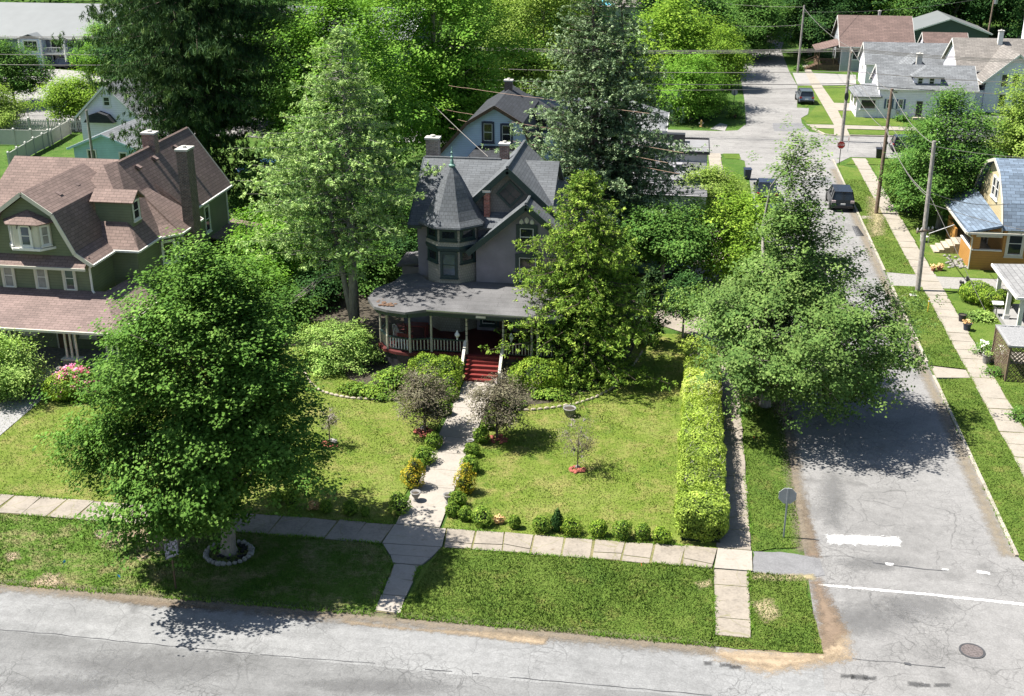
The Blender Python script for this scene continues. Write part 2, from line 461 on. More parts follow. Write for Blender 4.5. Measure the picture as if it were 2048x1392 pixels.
def chimney(h, x, y, z0, z1, w, d, mat, cap='cap_stone', parent=None):
    m = MB(h); m.box(x-w/2, y-d/2, z0, x+w/2, y+d/2, z1); o = m.build('chimney', mat, parent or h)
    m = MB(h); m.box(x-w/2-.06, y-d/2-.06, z1+.002, x+w/2+.06, y+d/2+.06, z1+.11)
    m.lathe([(w*.22, z1+.11), (w*.2, z1+.22), (w*.14, z1+.22)], x, y, 8); m.build('cap', cap, o)
    return o
# ------------------------------------------------------------------ the colours of the place
glassm('glass'); glassm('glass_blue', (0.05, 0.075, 0.10)); 
paint('curtain', (0.30, 0.29, 0.27), 0.8, 0.25)
paint('white_trim', (0.74, 0.73, 0.69), 0.5, 0.07); paint('cream_trim', (0.60, 0.57, 0.48), 0.5, 0.08)
paint('teal_trim', (0.020, 0.042, 0.042), 0.45, 0.2); paint('cream_paint', (0.44, 0.41, 0.32), 0.55, 0.12)
paint('red_paint', (0.20, 0.032, 0.028), 0.5, 0.2); paint('red_dark', (0.10, 0.018, 0.016), 0.6, 0.25)
paint('dark_door', (0.035, 0.035, 0.04), 0.4, 0.2); paint('brown_wood', (0.10, 0.06, 0.035), 0.7, 0.3)
paint('metal', (0.45, 0.46, 0.47), 0.4, 0.1, 0.8); paint('dark_metal', (0.03, 0.03, 0.032), 0.5, 0.2)
paint('cap_stone', (0.52, 0.50, 0.46), 0.9, 0.15, scale=6); paint('navy_trim', (0.03, 0.035, 0.07), 0.5, 0.2)
paint('shutter_blue', (0.06, 0.10, 0.19), 0.5, 0.12); paint('copper', (0.12, 0.24, 0.20), 0.6, 0.3, scale=8)
paint('lilac_stucco', (0.225, 0.205, 0.225), 0.85, 0.16, scale=1.2)
shingle('tower_shingle', (0.36, 0.335, 0.28), 0.15, 0.14, 0.07, 0.1, 0.72)
shingle('gable_shingle', (0.23, 0.21, 0.195), 0.15, 0.14, 0.08, 0.1, 0.72)
shingle('slate_roof', (0.125, 0.135, 0.145), 0.17, 0.5, 0.14, 0.2, 0.55); shingle('tower_roof', (0.115, 0.125, 0.137), 0.2, 0.22, 0.12, 0.2, 0.6)
shingle('porch_roof_grey', (0.140, 0.138, 0.14), 0.5, 3.0, 0.05, 0.35, .7)
siding('green_siding', (0.150, 0.175, 0.105), 0.15); shingle('brown_roof', (0.235, 0.165, 0.140), 0.19, 0.4, 0.14, 0.2, 0.5)
shingle('porch_brown', (0.225, 0.160, 0.142), 0.19, 0.4, 0.13, 0.22, 0.55); shingle('brown_roof_far', (0.165, 0.11, 0.095), 0.3, 0.7, 0.15)
siding('white_siding', (0.84, 0.80, 0.90), 0.18, 0.05); siding('blue_siding', (0.40, 0.60, 0.66), 0.15)  # white siding: violet put into the colour to offset green bounce light
siding('pale_blue', (0.55, 0.66, 0.82), 0.13, 0.06); siding('grey_blue', (0.17, 0.20, 0.26), 0.2)
siding('grey_siding', (0.40, 0.42, 0.46), 0.2, 0.08); siding('orange_siding', (0.46, 0.225, 0.055), 0.16); siding('tan_siding', (0.55, 0.47, 0.29), 0.17)
siding('forest_siding', (0.045, 0.075, 0.065), 0.2)
shingle('grey_roof', (0.185, 0.195, 0.205), 0.24, 0.6, 0.2); shingle('beige_roof', (0.225, 0.205, 0.185), 0.24, 0.6, 0.18)
shingle('blue_roof', (0.150, 0.200, 0.265), 0.24, 0.55, 0.28); shingle('light_roof', (0.24, 0.24, 0.24), 0.28, 0.6, 0.10, 0.12)
shingle('dark_roof', (0.030, 0.034, 0.042), 0.2, 0.5, 0.25); shingle('pale_roof', (0.27, 0.28, 0.285), 0.24, 0.55, 0.16)
shingle('charcoal_roof', (0.12, 0.125, 0.13), 0.3, 0.7, 0.2)
paint('white_metal_roof', (0.165, 0.176, 0.174), 0.5, 0.06, scale=0.6); paint('membrane', (0.21, 0.21, 0.215), 0.9, 0.16, scale=0.7)
paint('seam_light', (0.32, 0.31, 0.32), 0.6, 0.1); paint('grey_wall', (0.42, 0.42, 0.42), 0.8, 0.08)
brick('red_brick', (0.20, 0.10, 0.08)); brick('dark_brick', (0.10, 0.062, 0.05), (0.2, 0.19, 0.18)); brick('bright_brick', (0.34, 0.075, 0.045), (0.36, 0.28, 0.24)); brick('pale_brick', (0.27, 0.19, 0.165), (0.42, 0.4, 0.37))
paint('stone', (0.22, 0.215, 0.205), 0.9, 0.35, scale=7); paint('iron', (0.13, 0.11, 0.105), 0.7, 0.35, scale=9); paint('rock_pale', (0.27, 0.26, 0.235), 0.9, 0.3, scale=8); paint('sandstone', (0.42, 0.36, 0.28), 0.9, 0.3, scale=6)
paint('vinyl', (0.46, 0.46, 0.41), 0.5, 0.05); paint('pole_wood', (0.30, 0.275, 0.25), 0.9, 0.3, scale=5); paint('pole_brown', (0.19, 0.135, 0.10), 0.9, 0.35, scale=5)
paint('black_plastic', (0.02, 0.02, 0.026), 0.45, 0.2); paint('bin_blue', (0.02, 0.03, 0.06), 0.45, 0.2); paint('sign_back', (0.36, 0.38, 0.40), 0.5, 0.08, 0.3)
paint('sign_red', (0.45, 0.02, 0.025), 0.4, 0.1); paint('sign_white', (0.78, 0.78, 0.78), 0.45, 0.05); paint('yellow_paint', (0.62, 0.44, 0.05), 0.5, 0.1); paint('hydrant_paint', (0.72, 0.44, 0.16), 0.5, 0.12)
softearth('marking', (0.60, 0.60, 0.59), .97, .30, .50, 1.0); paint('wire', (0.20, 0.185, 0.17), 0.6, 0.1); paint('wire_rust', (0.40, 0.27, 0.20), 0.6, 0.1); paint('tar', (0.055, 0.056, 0.06), 0.7, 0.25, scale=4)
paint('car_black', (0.012, 0.013, 0.017), 0.16, 0.2); paint('car_silver', (0.24, 0.29, 0.34), 0.28, 0.06, 0.7); paint('car_teal', (0.13, 0.27, 0.24), 0.3, 0.1, 0.2); paint('car_navy', (0.02, 0.025, 0.045), 0.18, 0.2); paint('car_blue', (0.05, 0.11, 0.22), 0.25, 0.1); paint('car_white', (0.7, 0.7, 0.7), 0.25, 0.05)
paint('tyre', (0.015, 0.015, 0.015), 0.9, 0.2); paint('tail_red', (0.42, 0.02, 0.02), 0.25, 0.1); paint('tail_clear', (0.62, 0.5, 0.5), 0.2, 0.1); paint('mulch_red', (0.34, 0.10, 0.07), 0.95, 0.4, scale=14); paint('mulch_black', (0.016, 0.015, 0.016), 0.95, 0.4, scale=14)
paint('clay', (0.34, 0.13, 0.08), 0.85, 0.2); paint('lavender_sign', (0.50, 0.48, 0.56), 0.5, 0.06); paint('sign_ink', (0.05, 0.045, 0.06), 0.6, 0.1); paint('flag_blue', (0.02, 0.28, 0.62), 0.6, 0.1); paint('flag_orange', (0.70, 0.10, 0.02), 0.6, 0.1); paint('awning_blue', (0.12, 0.50, 0.66), 0.6, 0.08); paint('lattice_grey', (0.30, 0.30, 0.30), 0.8, 0.15, scale=6); paint('lattice_brown', (0.17, 0.12, 0.08), 0.8, 0.3, scale=6); paint('needle_litter', (0.13, 0.075, 0.045), 0.95, 0.4, scale=10)
bark('bark_grey', (0.26, 0.24, 0.215)); bark('bark_brown', (0.12, 0.09, 0.07)); bark('bark_pale', (0.25, 0.22, 0.18)); bark('twig_dead', (0.30, 0.265, 0.235))

grassmat('lawn_front', [(0.075, 0.135, 0.020), (0.160, 0.205, 0.030), (0.220, 0.240, 0.058)], (0.32, 0.28, 0.105), 0.58)
grassmat('lawn_rich', [(0.060, 0.108, 0.018), (0.112, 0.165, 0.026), (0.168, 0.205, 0.042)], (0.25, 0.24, 0.075), 0.36)
grassmat('lawn_worn', [(0.055, 0.118, 0.016), (0.105, 0.175, 0.024), (0.165, 0.210, 0.05)], (0.38, 0.31, 0.17), 0.60)
grassmat('joint', [(0.10,0.11,0.03),(0.20,0.18,0.07),(0.30,0.26,0.13)], (0.34,0.29,0.17), .6)
grassmat('ground_green', [(0.040, 0.085, 0.016), (0.075, 0.140, 0.022), (0.13, 0.19, 0.04)], (0.2, 0.19, 0.08), 0.35)
asphalt('road_front', (0.250, 0.252, 0.250), 0.6, True); asphalt('road_lane', (0.195, 0.196, 0.194), 0.6, True); asphalt('road_side', (0.240, 0.236, 0.230), 0.6); asphalt('road_cross', (0.265, 0.257, 0.246), 0.45, True); asphalt('road_patch', (0.20, 0.20, 0.205), 0.3)
concrete('walk_old', (0.295, 0.258, 0.212), 0.18, 0.7); concrete('walk_new', (0.36, 0.325, 0.28), 0.10, 0.25); concrete('walk_east', (0.335, 0.30, 0.25), 0.12, 0.3); concrete('walk_grey', (0.31, 0.305, 0.30), 0.10, 0.2); concrete('lot', (0.31, 0.30, 0.285), 0.10, 0.2); concrete('kerb_stone', (0.40, 0.36, 0.30), 0.2, 0.4)
softearth('dirt', (0.37, 0.285, 0.19)); softearth('dirt_dark', (0.20, 0.145, 0.10)); softearth('straw', (0.36, 0.30, 0.17)); softearth('edge_grit', (0.22, 0.18, 0.13), .8); softearth('gutter_grit', (0.27, 0.225, 0.16), .7); softearth('oil', (0.15,0.15,0.15), .4); softearth('tyre_mark', (0.08,0.08,0.08), .7); paint('soil', (0.055, 0.045, 0.030), 0.95, 0.4, scale=4); paint('gravel', (0.26, 0.25, 0.23), 0.95, 0.25, scale=9)

# ------------------------------------------------------------------ camera, sun, sky
cd = bpy.data.cameras.new('camera'); cam = bpy.data.objects.new('camera', cd); C.objects.link(cam)
cd.sensor_width = 36.0; cd.lens = 36.0*F/2048; cd.clip_end = 2000; cd.clip_start = 0.5
cam.location = (0, 0, H); cam.rotation_euler = (PI/2-TH, 0, YA)
bpy.context.scene.camera = cam
SUN_EL = math.radians(59); SHADOW_AZ = math.radians(0)         # shadows fall towards +x, a little +y
sl = bpy.data.lights.new('sun', 'SUN'); so = bpy.data.objects.new('sun', sl); C.objects.link(so)
sl.energy = 5.0; sl.angle = math.radians(0.53); sl.color = (1.0, 0.955, 0.88)
d = Vector((math.cos(SHADOW_AZ)*math.cos(SUN_EL), math.sin(SHADOW_AZ)*math.cos(SUN_EL), -math.sin(SUN_EL)))
so.rotation_euler = d.to_track_quat('-Z', 'Y').to_euler()
w = bpy.data.worlds.new('World'); bpy.context.scene.world = w; w.use_nodes = True
sky = w.node_tree.nodes.new('ShaderNodeTexSky'); sky.sky_type = 'NISHITA'; sky.sun_disc = False
sky.sun_elevation = SUN_EL; sky.sun_rotation = math.atan2(-d.x, -d.y)
bg = w.node_tree.nodes['Background']; bg.inputs[1].default_value = 0.062
w.node_tree.links.new(sky.outputs[0], bg.inputs[0])
vs = bpy.context.scene.view_settings; vs.view_transform = 'Standard'; vs.look = 'None'; vs.exposure = 1.28; vs.gamma = 1.0

# ------------------------------------------------------------------ ground, roads, walks
def rag(pts, step=0.35, amp=0.07, seed=0):
    """outline with a ragged, grown edge"""
    out = []
    for i in range(len(pts)):
        a = Vector((pts[i][0], pts[i][1], 0)); b = Vector((pts[(i+1)%len(pts)][0], pts[(i+1)%len(pts)][1], 0))
        n = max(1, int((b-a).length/step)); sd = (b-a).normalized().cross(Vector((0,0,1)))
        for j in range(n):
            p = a.lerp(b, j/n)
            k = amp*(mnoise.noise(p*1.1+Vector((seed,0,0)))*1.1+mnoise.noise(p*4.0+Vector((0,seed,5)))*0.9)
            out.append((p.x+sd.x*k, p.y+sd.y*k))
    return out
def sheet(name, pts, z, mat, ragged=None, seed=0):
    if ragged: pts = rag(pts, ragged[0], ragged[1], seed)
    m = MB(); m.add([(p[0], p[1], z) for p in pts], [tuple(range(len(pts)))])
    me = m.build(name, mat)
    if me.data.polygons[0].normal.z < 0: me.data.flip_normals()
    me['kind'] = 'structure'
    return me
def gp(*pts): return [(G(x, y).x, G(x, y).y) for x, y in pts]
sheet('ground', [(-420,-120),(420,-120),(420,620),(-420,620)], -0.03, 'ground_green')
sheet('front_road', [(-140,8),(140,8),(140,33.1),(14,33.3),(5.6,33.3),(-140,33.1)], -0.012, 'road_front', (0.6, 0.05), 3)
sheet('front_road_lane', [(-140,8),(8,8),(8,30.55),(-20,30.62),(-140,30.6)], -0.009, 'road_lane', (0.5, 0.05), 33)
sheet('side_road', [(5.35,31.5),(13.3,31.5),(13.3,110),(5.6,110),(5.4,60)], -0.008, 'road_side')
sheet('side_road_mouth', [(13.2,31.5),(24,31.5),(24,36.3),(16.5,36.8),(14.4,38.2),(13.2,41)], -0.010, 'road_side')
sheet('cross_road', [(-140,109.2),(1.5,109.2),(3.6,108.4),(5.4,106),(5.4,100),(13.3,100),(13.4,106),(15,109),(140,109.6),(140,118.6),(14.2,118.8),(12.2,120),(11.2,122.5),(6.0,122.5),(5.2,119.6),(3.4,118.9),(-140,118.6)], -0.004, 'road_cross')
sheet('north_road', gp((1492,250),(1489,200),(1480,150),(1500,105),(1540,60),(1575,60),(1562,100),(1578,142),(1595,172),(1594,215),(1618,216),(1616,228),(1602,236),(1606,262)), -0.006, 'road_cross')
sheet('road_patch', gp((1545,246),(1604,246),(1618,262),(1548,262)), 0.0, 'road_patch', (0.5, 0.05), 4)
sheet('road_patch', gp((1617,354),(1660,354),(1667,370),(1624,371)), 0.0, 'road_patch')
sheet('road_patch', gp((1703,452),(1715,452),(1729,472),(1712,472)), 0.0, 'road_patch')
# front yard, verges
sheet('front_lawn', [(-10.7,39.45),(-10.7,53.4),(-9.5,57),(-24,57),(-27,39.45)], 0.012, 'lawn_front', (0.4, 0.04), 1)
sheet('front_lawn', [(-8.6,39.45),(2.3,39.45),(2.3,62),(-8.6,62)], 0.012, 'lawn_front', (0.4, 0.04), 2)
sheet('neighbour_lawn', [(-22,39.45),(-22,57),(-60,57),(-60,39.45)], 0.004, 'lawn_front', (0.4, 0.05), 3)
sheet('verge', [(-9.0,33.35),(1.85,33.3),(1.9,38.05),(-8.35,38.05),(-8.75,36.6)], 0.014, 'lawn_rich', (0.3, 0.08), 5)
sheet('verge', [(-60,33.2),(-9.9,33.35),(-9.95,36.6),(-10.7,37.95),(-60,37.85)], 0.013, 'lawn_worn', (0.3, 0.10), 6)
sheet('verge', [(1.8,33.3),(5.45,33.4),(5.2,38.0),(3.2,38.0),(3.2,33.9),(1.8,33.9)], 0.014, 'lawn_rich', (0.25, 0.08), 7)
sheet('verge', [(3.42,39.6),(5.25,40.1),(5.35,47),(5.3,99),(3.42,99)], 0.014, 'lawn_rich', (0.3, 0.09), 8)
sheet('verge', gp((1445,307),(1478,307),(1482,318),(1450,316)), 0.0, 'lawn_rich', (0.4, .06), 9)
m = MB()
for i in range(160):   # kerb stones on the far side of the road
    y = 40.6+i*0.62
    if y > 107: break
    if 57.6 < y < 59.4 or 72.2 < y < 75.2: continue
    m.box(13.22+RNG.normal()*.012, y, -0.1, 13.36, y+0.615, 0.075+RNG.normal()*.006)
struct('kerb', m, 'kerb_stone')
sheet('east_verge', [(13.34,40.5),(15.12,40.5),(15.12,57.9),(13.34,57.4)], 0.05, 'lawn_rich', (0.3, 0.04), 10)
sheet('east_verge', [(13.34,59.4),(15.12,59.1),(15.12,72.3),(13.34,72.3)], 0.05, 'lawn_rich', (0.3, 0.04), 11)
sheet('east_verge', [(13.34,75.0),(15.12,74.8),(15.1,104),(13.5,105.5)], 0.05, 'lawn_rich', (0.3, 0.05), 12)
sheet('east_verge', [(13.3,40.5),(16.2,40.5),(26,40.5),(26,37.0),(16.5,37.2),(14.4,38.7)], 0.05, 'lawn_rich', (0.3, 0.04), 13)
sheet('east_yard', [(16.35,40.5),(26,40.5),(26,60.2),(16.35,60.2)], 0.05, 'lawn_rich', (0.3, 0.04), 14)
sheet('east_yard', [(16.4,62),(40,62),(40,72.2),(16.4,72.2)], 0.05, 'lawn_rich', (0.3, 0.04), 15)
sheet('east_yard', [(16.4,74.6),(40,74.6),(40,105.5),(16.4,105.5)], 0.048, 'lawn_rich', (0.3, 0.05), 16)
sheet('gravel_drive', [(13.3,72.3),(40,72.2),(40,74.6),(13.3,75.1)], 0.03, 'gravel', (0.5, 0.06), 17)
sheet('east_verge', [(14.2,106),(40,107.6),(40,108.9),(15.4,108.6)], 0.02, 'lawn_rich', (0.4, 0.04), 18)
# far side of the cross street
sheet('north_lawn', gp((1602,236),(1617,230),(1632,212),(1645,211),(1668,248),(1620,248)), 0.0, 'lawn_rich', (0.4, 0.06), 20)
sheet('north_lawn', gp((1595,172),(1627,170),(1645,208),(1618,209),(1612,215)), 0.0, 'lawn_rich', (0.4, 0.06), 21)
sheet('north_lawn', gp((1645,173),(1712,171),(1712,205),(1662,206)), 0.0, 'lawn_rich', (0.4, 0.06), 22)
sheet('north_lawn', gp((1674,222),(1708,222),(1830,236),(1832,254),(1692,249)), 0.0, 'lawn_rich', (0.4, 0.06), 23)
sheet('north_lawn', gp((1697,259),(1832,263),(1832,271),(1702,269)), 0.0, 'lawn_rich', (0.4, 0.06), 24)
sheet('north_lawn', gp((1628,257),(1668,257),(1671,268),(1650,268),(1635,264)), 0.0, 'lawn_rich', (0.4, 0.06), 25)
def slabs(name, corners, n, mat, gap=0.035, jit=0.012, z=0.035, split=0.0):
    """a walk of separate flags; corners = start-left, start-right, end-right, end-left"""
    a, b, c, d_ = [Vector((p[0], p[1], 0)) for p in corners]; m = MB()
    sheet('joint_soil', corners, z-.016, 'joint')
    Lm = ((d_-a).length+(c-b).length)/2
    for i in range(n):
        t0 = i/n+gap/Lm/2; t1 = (i+1)/n-gap/Lm/2
        j = lambda: Vector((RNG.normal()*jit, RNG.normal()*jit, 0))
        q = [a.lerp(d_, t0)+j(), b.lerp(c, t0)+j(), b.lerp(c, t1)+j(), a.lerp(d_, t1)+j()]
        h0 = z+RNG.normal()*0.006
        if RNG.random() < split:      # a flag cracked lengthwise
            k0, k1 = .30+RNG.normal()*.06, .30+RNG.normal()*.06; g = .03
            e = [q[0].lerp(q[1],k0), q[3].lerp(q[2],k1), q[0].lerp(q[1],k0+g), q[3].lerp(q[2],k1+g)]
            m.prism([(p.x,p.y) for p in (q[0],e[0],e[1],q[3])], -.05, h0); m.prism([(p.x,p.y) for p in (e[2],q[1],q[2],e[3])], -.05, h0+.008)
        else: m.prism([(p.x, p.y) for p in q], -0.05, h0)
    return struct(name, m, mat)
slabs('front_sidewalk', [(-44,37.9),(-44,39.42),(-10.55,39.42),(-10.75,38.0)], 29, 'walk_old', 0.06, 0.03)
slabs('front_sidewalk', [(-8.3,38.05),(-8.45,39.38),(2.05,39.5),(1.85,38.1)], 9, 'walk_old', 0.07, 0.035, .035, .7)
m = MB()
m.prism([(-10.70,38.0),(-8.37,38.06),(-8.48,39.4),(-10.55,39.42)], -0.05, 0.037); m.prism([(-10.66,37.95),(-10.22,37.25),(-8.62,37.27),(-8.39,38.02)], -0.05, 0.033); m.prism([(-10.18,37.22),(-9.95,36.7),(-8.87,36.7),(-8.64,37.24)], -0.05, 0.036); struct('front_path', m, 'walk_new')
slabs('front_path', [(-10.5,39.45),(-8.75,39.45),(-8.82,53.75),(-10.42,53.75)], 9, 'walk_new', 0.018, 0.004)
slabs('verge_path', [(-9.8,33.55),(-8.98,33.55),(-8.95,36.66),(-9.9,36.66)], 3, 'walk_new', 0.03, 0.03)
slabs('corner_path', [(1.95,33.9),(3.12,33.9),(3.2,38.05),(1.95,38.05)], 4, 'walk_old', 0.035, 0.015)
m = MB(); m.prism([(1.95,38.1),(3.35,38.1),(3.38,39.5),(2.1,39.52)], -0.05, 0.038); struct('corner_path', m, 'walk_new')
slabs('side_sidewalk', [(2.05,39.55),(3.36,39.55),(3.4,99),(2.2,99)], 40, 'walk_old', 0.04, 0.02)
slabs('side_sidewalk', [(2.3,99),(3.4,99),(3.3,108.6),(2.2,108.6)], 6, 'walk_east', 0.03, 0.02)
slabs('east_sidewalk', [(15.14,37.6),(16.33,37.6),(16.33,72),(15.14,72)], 27, 'walk_east', 0.03, 0.03, 0.07)
slabs('east_sidewalk', [(15.14,72),(16.33,72),(16.2,108.3),(15.05,108.3)], 25, 'walk_east', 0.03, 0.03, 0.07)
slabs('crossing_slab', [(13.36,57.7),(13.36,59.2),(15.1,58.9),(15.1,57.9)], 1, 'walk_east', 0.02, 0.02, 0.06)
slabs('crossing_slab', [(13.4,87.8),(13.4,88.6),(15.1,88.6),(15.1,87.9)], 1, 'walk_east', 0.02, 0.02, 0.06)
slabs('garden_path', [(16.36,60.3),(16.36,61.9),(20,61.9),(20,60.3)], 3, 'walk_east', 0.02, 0.01, 0.06)
sheet('north_walk', gp((1668,272),(1668,250),(1645,210),(1622,170),(1604,130),(1615,130),(1640,166),(1668,206),(1690,250),(1700,272)), 0.03, 'walk_east')
sheet('north_walk', gp((1612,249),(1668,250),(1700,251),(1834,255),(1834,262),(1700,258),(1625,256)), 0.026, 'walk_east')
sheet('north_walk', gp((1668,206),(1712,207),(1716,222),(1674,221)), 0.024, 'walk_east')
sheet('north_drive', gp((1585,146),(1622,146),(1712,150),(1712,170),(1643,171),(1595,171)), 0.02, 'lot')
sheet('corner_ramp', gp((1420,258),(1440,246),(1455,250),(1450,262)), 0.01, 'lot')
m = MB()
for a, b in (((1625,258),(1650,270)),((1650,270),(1672,272)),((1700,272),(1835,275))):
    p = G(*a); q = G(*b); m.beam(p+Vector((0,0,.05)), q+Vector((0,0,.05)), 0.18, 0.14)
struct('kerb', m, 'kerb_stone')
sheet('parking_lot', gp((-60,150),(110,138),(250,150),(340,240),(190,252),(-60,262)), -0.005, 'lot')
sheet('side_drive', gp((1270,530),(1420,520),(1500,600),(1500,690),(1440,690),(1290,640)), 0.016, 'walk_old')
sheet('neighbour_path', gp((45,775),(88,772),(84,800),(0,872),(-60,925),(-60,850)), 0.03, 'walk_grey')
sheet('asphalt_strip', gp((1506,1102),(1560,1104),(1640,1118),(1650,1150),(1600,1158),(1506,1148)), 0.006, 'road_patch', (0.25, 0.06), 30)
sheet('woodland_floor', [(-27,57),(-15.2,57.2),(-14.6,68),(-20,80),(-28,80)], 0.022, 'soil', (.4,.15), 37)
# planting beds and bare earth
sheet('planting_bed', gp((606,742),(640,785),(700,800),(800,802),(915,800),(922,700),(760,680),(600,690)), 0.02, 'straw', (0.3, 0.05), 31)
sheet('planting_bed_soil', gp((700,760),(790,795),(915,797),(922,690),(760,650),(640,690)), 0.026, 'soil', (0.3, 0.08), 32)
sheet('planting_bed', gp((968,780),(1000,822),(1070,822),(1135,815),(1230,768),(1288,700),(1320,600),(1100,600),(985,720)), 0.02, 'straw', (0.3, 0.05), 33)
sheet('planting_bed_soil', gp((968,790),(1005,815),(1100,806),(1170,785),(1260,715),(1300,600),(1100,600),(985,720)), 0.026, 'soil', (0.3, 0.08), 34)
sheet('path_border', gp((884,885),(890,884),(833,1025),(795,1058),(775,1056),(822,1015)), 0.02, 'dirt_dark', (0.3, 0.05), 35)
sheet('path_border', gp((955,885),(965,885),(905,1052),(888,1050)), 0.02, 'dirt_dark', (0.3, 0.04), 36)
def dirt(pts, seed, mat='dirt', z=0.02, grow=1.15, name='bare_earth', world=False):
    P = list(pts) if world else [p[:2] for p in gp(*pts)]; n = len(P)
    A = abs(sum(P[i][0]*P[(i+1)%n][1]-P[(i+1)%n][0]*P[i][1] for i in range(n)))/2; per = sum(math.dist(P[i], P[(i+1)%n]) for i in range(n)); wd = 2*A/per
    st = max(.04, wd/7); x0 = min(p[0] for p in P)-wd; x1 = max(p[0] for p in P)+wd; y0 = min(p[1] for p in P)-wd; y1 = max(p[1] for p in P)+wd
    nx = int((x1-x0)/st)+2; ny = int((y1-y0)/st)+2; gx, gy = np.meshgrid(x0+st*np.arange(nx), y0+st*np.arange(ny), indexing='ij'); fx = gx.ravel(); fy = gy.ravel()
    ins = np.zeros(len(fx), bool); dm = np.full(len(fx), 1e9)
    for i in range(n):
        ax, ay = P[i]; bx, by = P[(i+1)%n]
        ins ^= ((ay > fy) != (by > fy)) & (fx < (bx-ax)*(fy-ay)/(by-ay+1e-12)+ax)
        t = np.clip(((fx-ax)*(bx-ax)+(fy-ay)*(by-ay))/((bx-ax)**2+(by-ay)**2), 0, 1); dm = np.minimum(dm, np.hypot(fx-ax-t*(bx-ax), fy-ay-t*(by-ay)))
    e = np.where(ins, dm, -dm)/wd; e = .42+e*.9; E = e.reshape(nx, ny); m = MB(); idx = -np.ones(nx*ny, int); ed = []
    keep = (E > -.1)
    for i in range(nx-1):
        for j in range(ny-1):
            if keep[i,j] or keep[i+1,j] or keep[i,j+1] or keep[i+1,j+1]:
                f = []
                for a_, b_ in ((i,j),(i+1,j),(i+1,j+1),(i,j+1)):
                    k = a_*ny+b_
                    if idx[k] < 0: idx[k] = len(m.v); m.v.append((gx[a_,b_], gy[a_,b_], z)); ed.append(E[a_,b_])
                    f.append(int(idx[k]))
                m.f.append(tuple(f)); m.mi.append(0)
    o = m.build(name, mat); o['kind'] = 'structure'
    a = o.data.attributes.new('edge','FLOAT','POINT'); a.data.foreach_set('value', ed)
dirt([(62,1168),(90,1148),(118,1150),(124,1166),(100,1176),(66,1178)], 40)
dirt([(238,1062),(300,1056),(360,1070),(372,1090),(330,1108),(290,1098),(288,1078),(250,1085),(220,1098),(210,1090)], 41)
dirt([(272,1112),(296,1106),(302,1116),(280,1122)], 42)
dirt([(10,1108),(36,1104),(40,1118),(16,1124)], 43)
dirt([(190,1062),(225,1060),(226,1074),(194,1078)], 44)
dirt([(200,1190),(260,1193),(440,1212),(445,1220),(300,1210),(200,1196)], 45, 'dirt_dark', 0.004)
dirt([(690,1240),(830,1258),(1000,1262),(1100,1272),(1090,1290),(1040,1285),(930,1270),(780,1256),(690,1246)], 46, 'dirt', 0.005)
dirt([(1400,1300),(1500,1300),(1680,1304),(1700,1316),(1600,1336),(1530,1346),(1450,1322)], 47, 'dirt', 0.0, 1.1)
dirt([(1640,1215),(1662,1212),(1694,1270),(1700,1312),(1660,1322),(1636,1312)], 57, 'dirt', 0.003, 1.1)
dirt([(1440,1310),(1600,1318),(1680,1300),(1660,1316),(1560,1335),(1480,1326)], 58, 'dirt', 0.006, 1.05)
dirt([(1622,1165),(1640,1158),(1660,1200),(1690,1262),(1668,1290),(1645,1298),(1640,1240)], 48, 'dirt_dark', 0.008)
dirt([(1590,985),(1606,1000),(1632,1080),(1640,1115),(1612,1112),(1606,1060)], 49, 'dirt_dark', 0.004)
dirt([(1506,1146),(1560,1150),(1625,1150),(1628,1160),(1560,1162),(1506,1158)], 50, 'straw', 0.02)
dirt([(1480,790),(1560,780),(1575,810),(1570,850),(1540,812),(1490,806)], 51)
dirt([(1500,1205),(1540,1200),(1560,1230),(1530,1245)], 54, 'straw', 0.022)
dirt([(1390,1165),(1420,1160),(1425,1172),(1400,1178)], 55, 'straw', 0.022)
dirt([(1738,395),(1770,400),(1765,470),(1740,475)], 56, 'straw', 0.06)
dirt([(-34,32.80),(-9.4,32.84),(1.9,32.82),(1.9,33.42),(-9.4,33.5),(-34,33.42)], 80, 'edge_grit', 0.018, world=True)
dirt([(5.12,39.8),(5.75,39.8),(5.72,62),(5.12,62)], 81, 'edge_grit', 0.018, world=True)
dirt([(12.7,40.6),(13.2,40.6),(13.2,104),(12.7,104)], 82, 'gutter_grit', 0.0, world=True)
# painted lines, seams
dirt([(1654,1070.5),(1796,1074.5),(1800,1091.5),(1658,1085.5)], 60, 'marking', 0.002, 1, 'stop_line')
dirt([(1634,1167.2),(1850,1186.2),(2120,1213.6),(2120,1218.2),(1850,1190),(1634,1170.6)], 61, 'marking', 0.002, 1, 'edge_line')
for i, q in enumerate((((1954,1141),(1980,1144),(1980,1149),(1954,1146)), ((1770,1125),(1787,1127),(1786,1131),(1772,1130)), ((1884,1137),(1898,1138),(1898,1141),(1884,1140)))):
    dirt(q, 62+i, 'marking', 0.002, 1, 'edge_line_worn')
def seam(pts, w, seed, z=0.0):
    P = [G(*p) for p in pts]; L = []; R = []
    for a, b in zip(P[:-1], P[1:]):
        n = max(2, int((b-a).length/0.25))
        for j in range(n):
            p = a.lerp(b, j/n); k = mnoise.noise(p*1.7+Vector((seed,0,0)))*0.05; ww = w*(0.35+0.9*abs(mnoise.noise(p*2.2+Vector((0,seed,0)))))
            L.append((p.x, p.y+k+ww)); R.append((p.x, p.y+k-ww))
    sheet('road_seam', L+R[::-1], z, 'tar')
seam([(-40,1256),(110,1268),(240,1282),(520,1308)], 0.022, 1); seam([(520,1309),(640,1318),(765,1328)], 0.018, 2)
seam([(850,1338),(922,1344)], 0.03, 3); seam([(945,1346),(970,1348)], 0.02, 8); seam([(1020,1354),(1150,1366),(1290,1378),(1440,1392)], 0.02, 4)
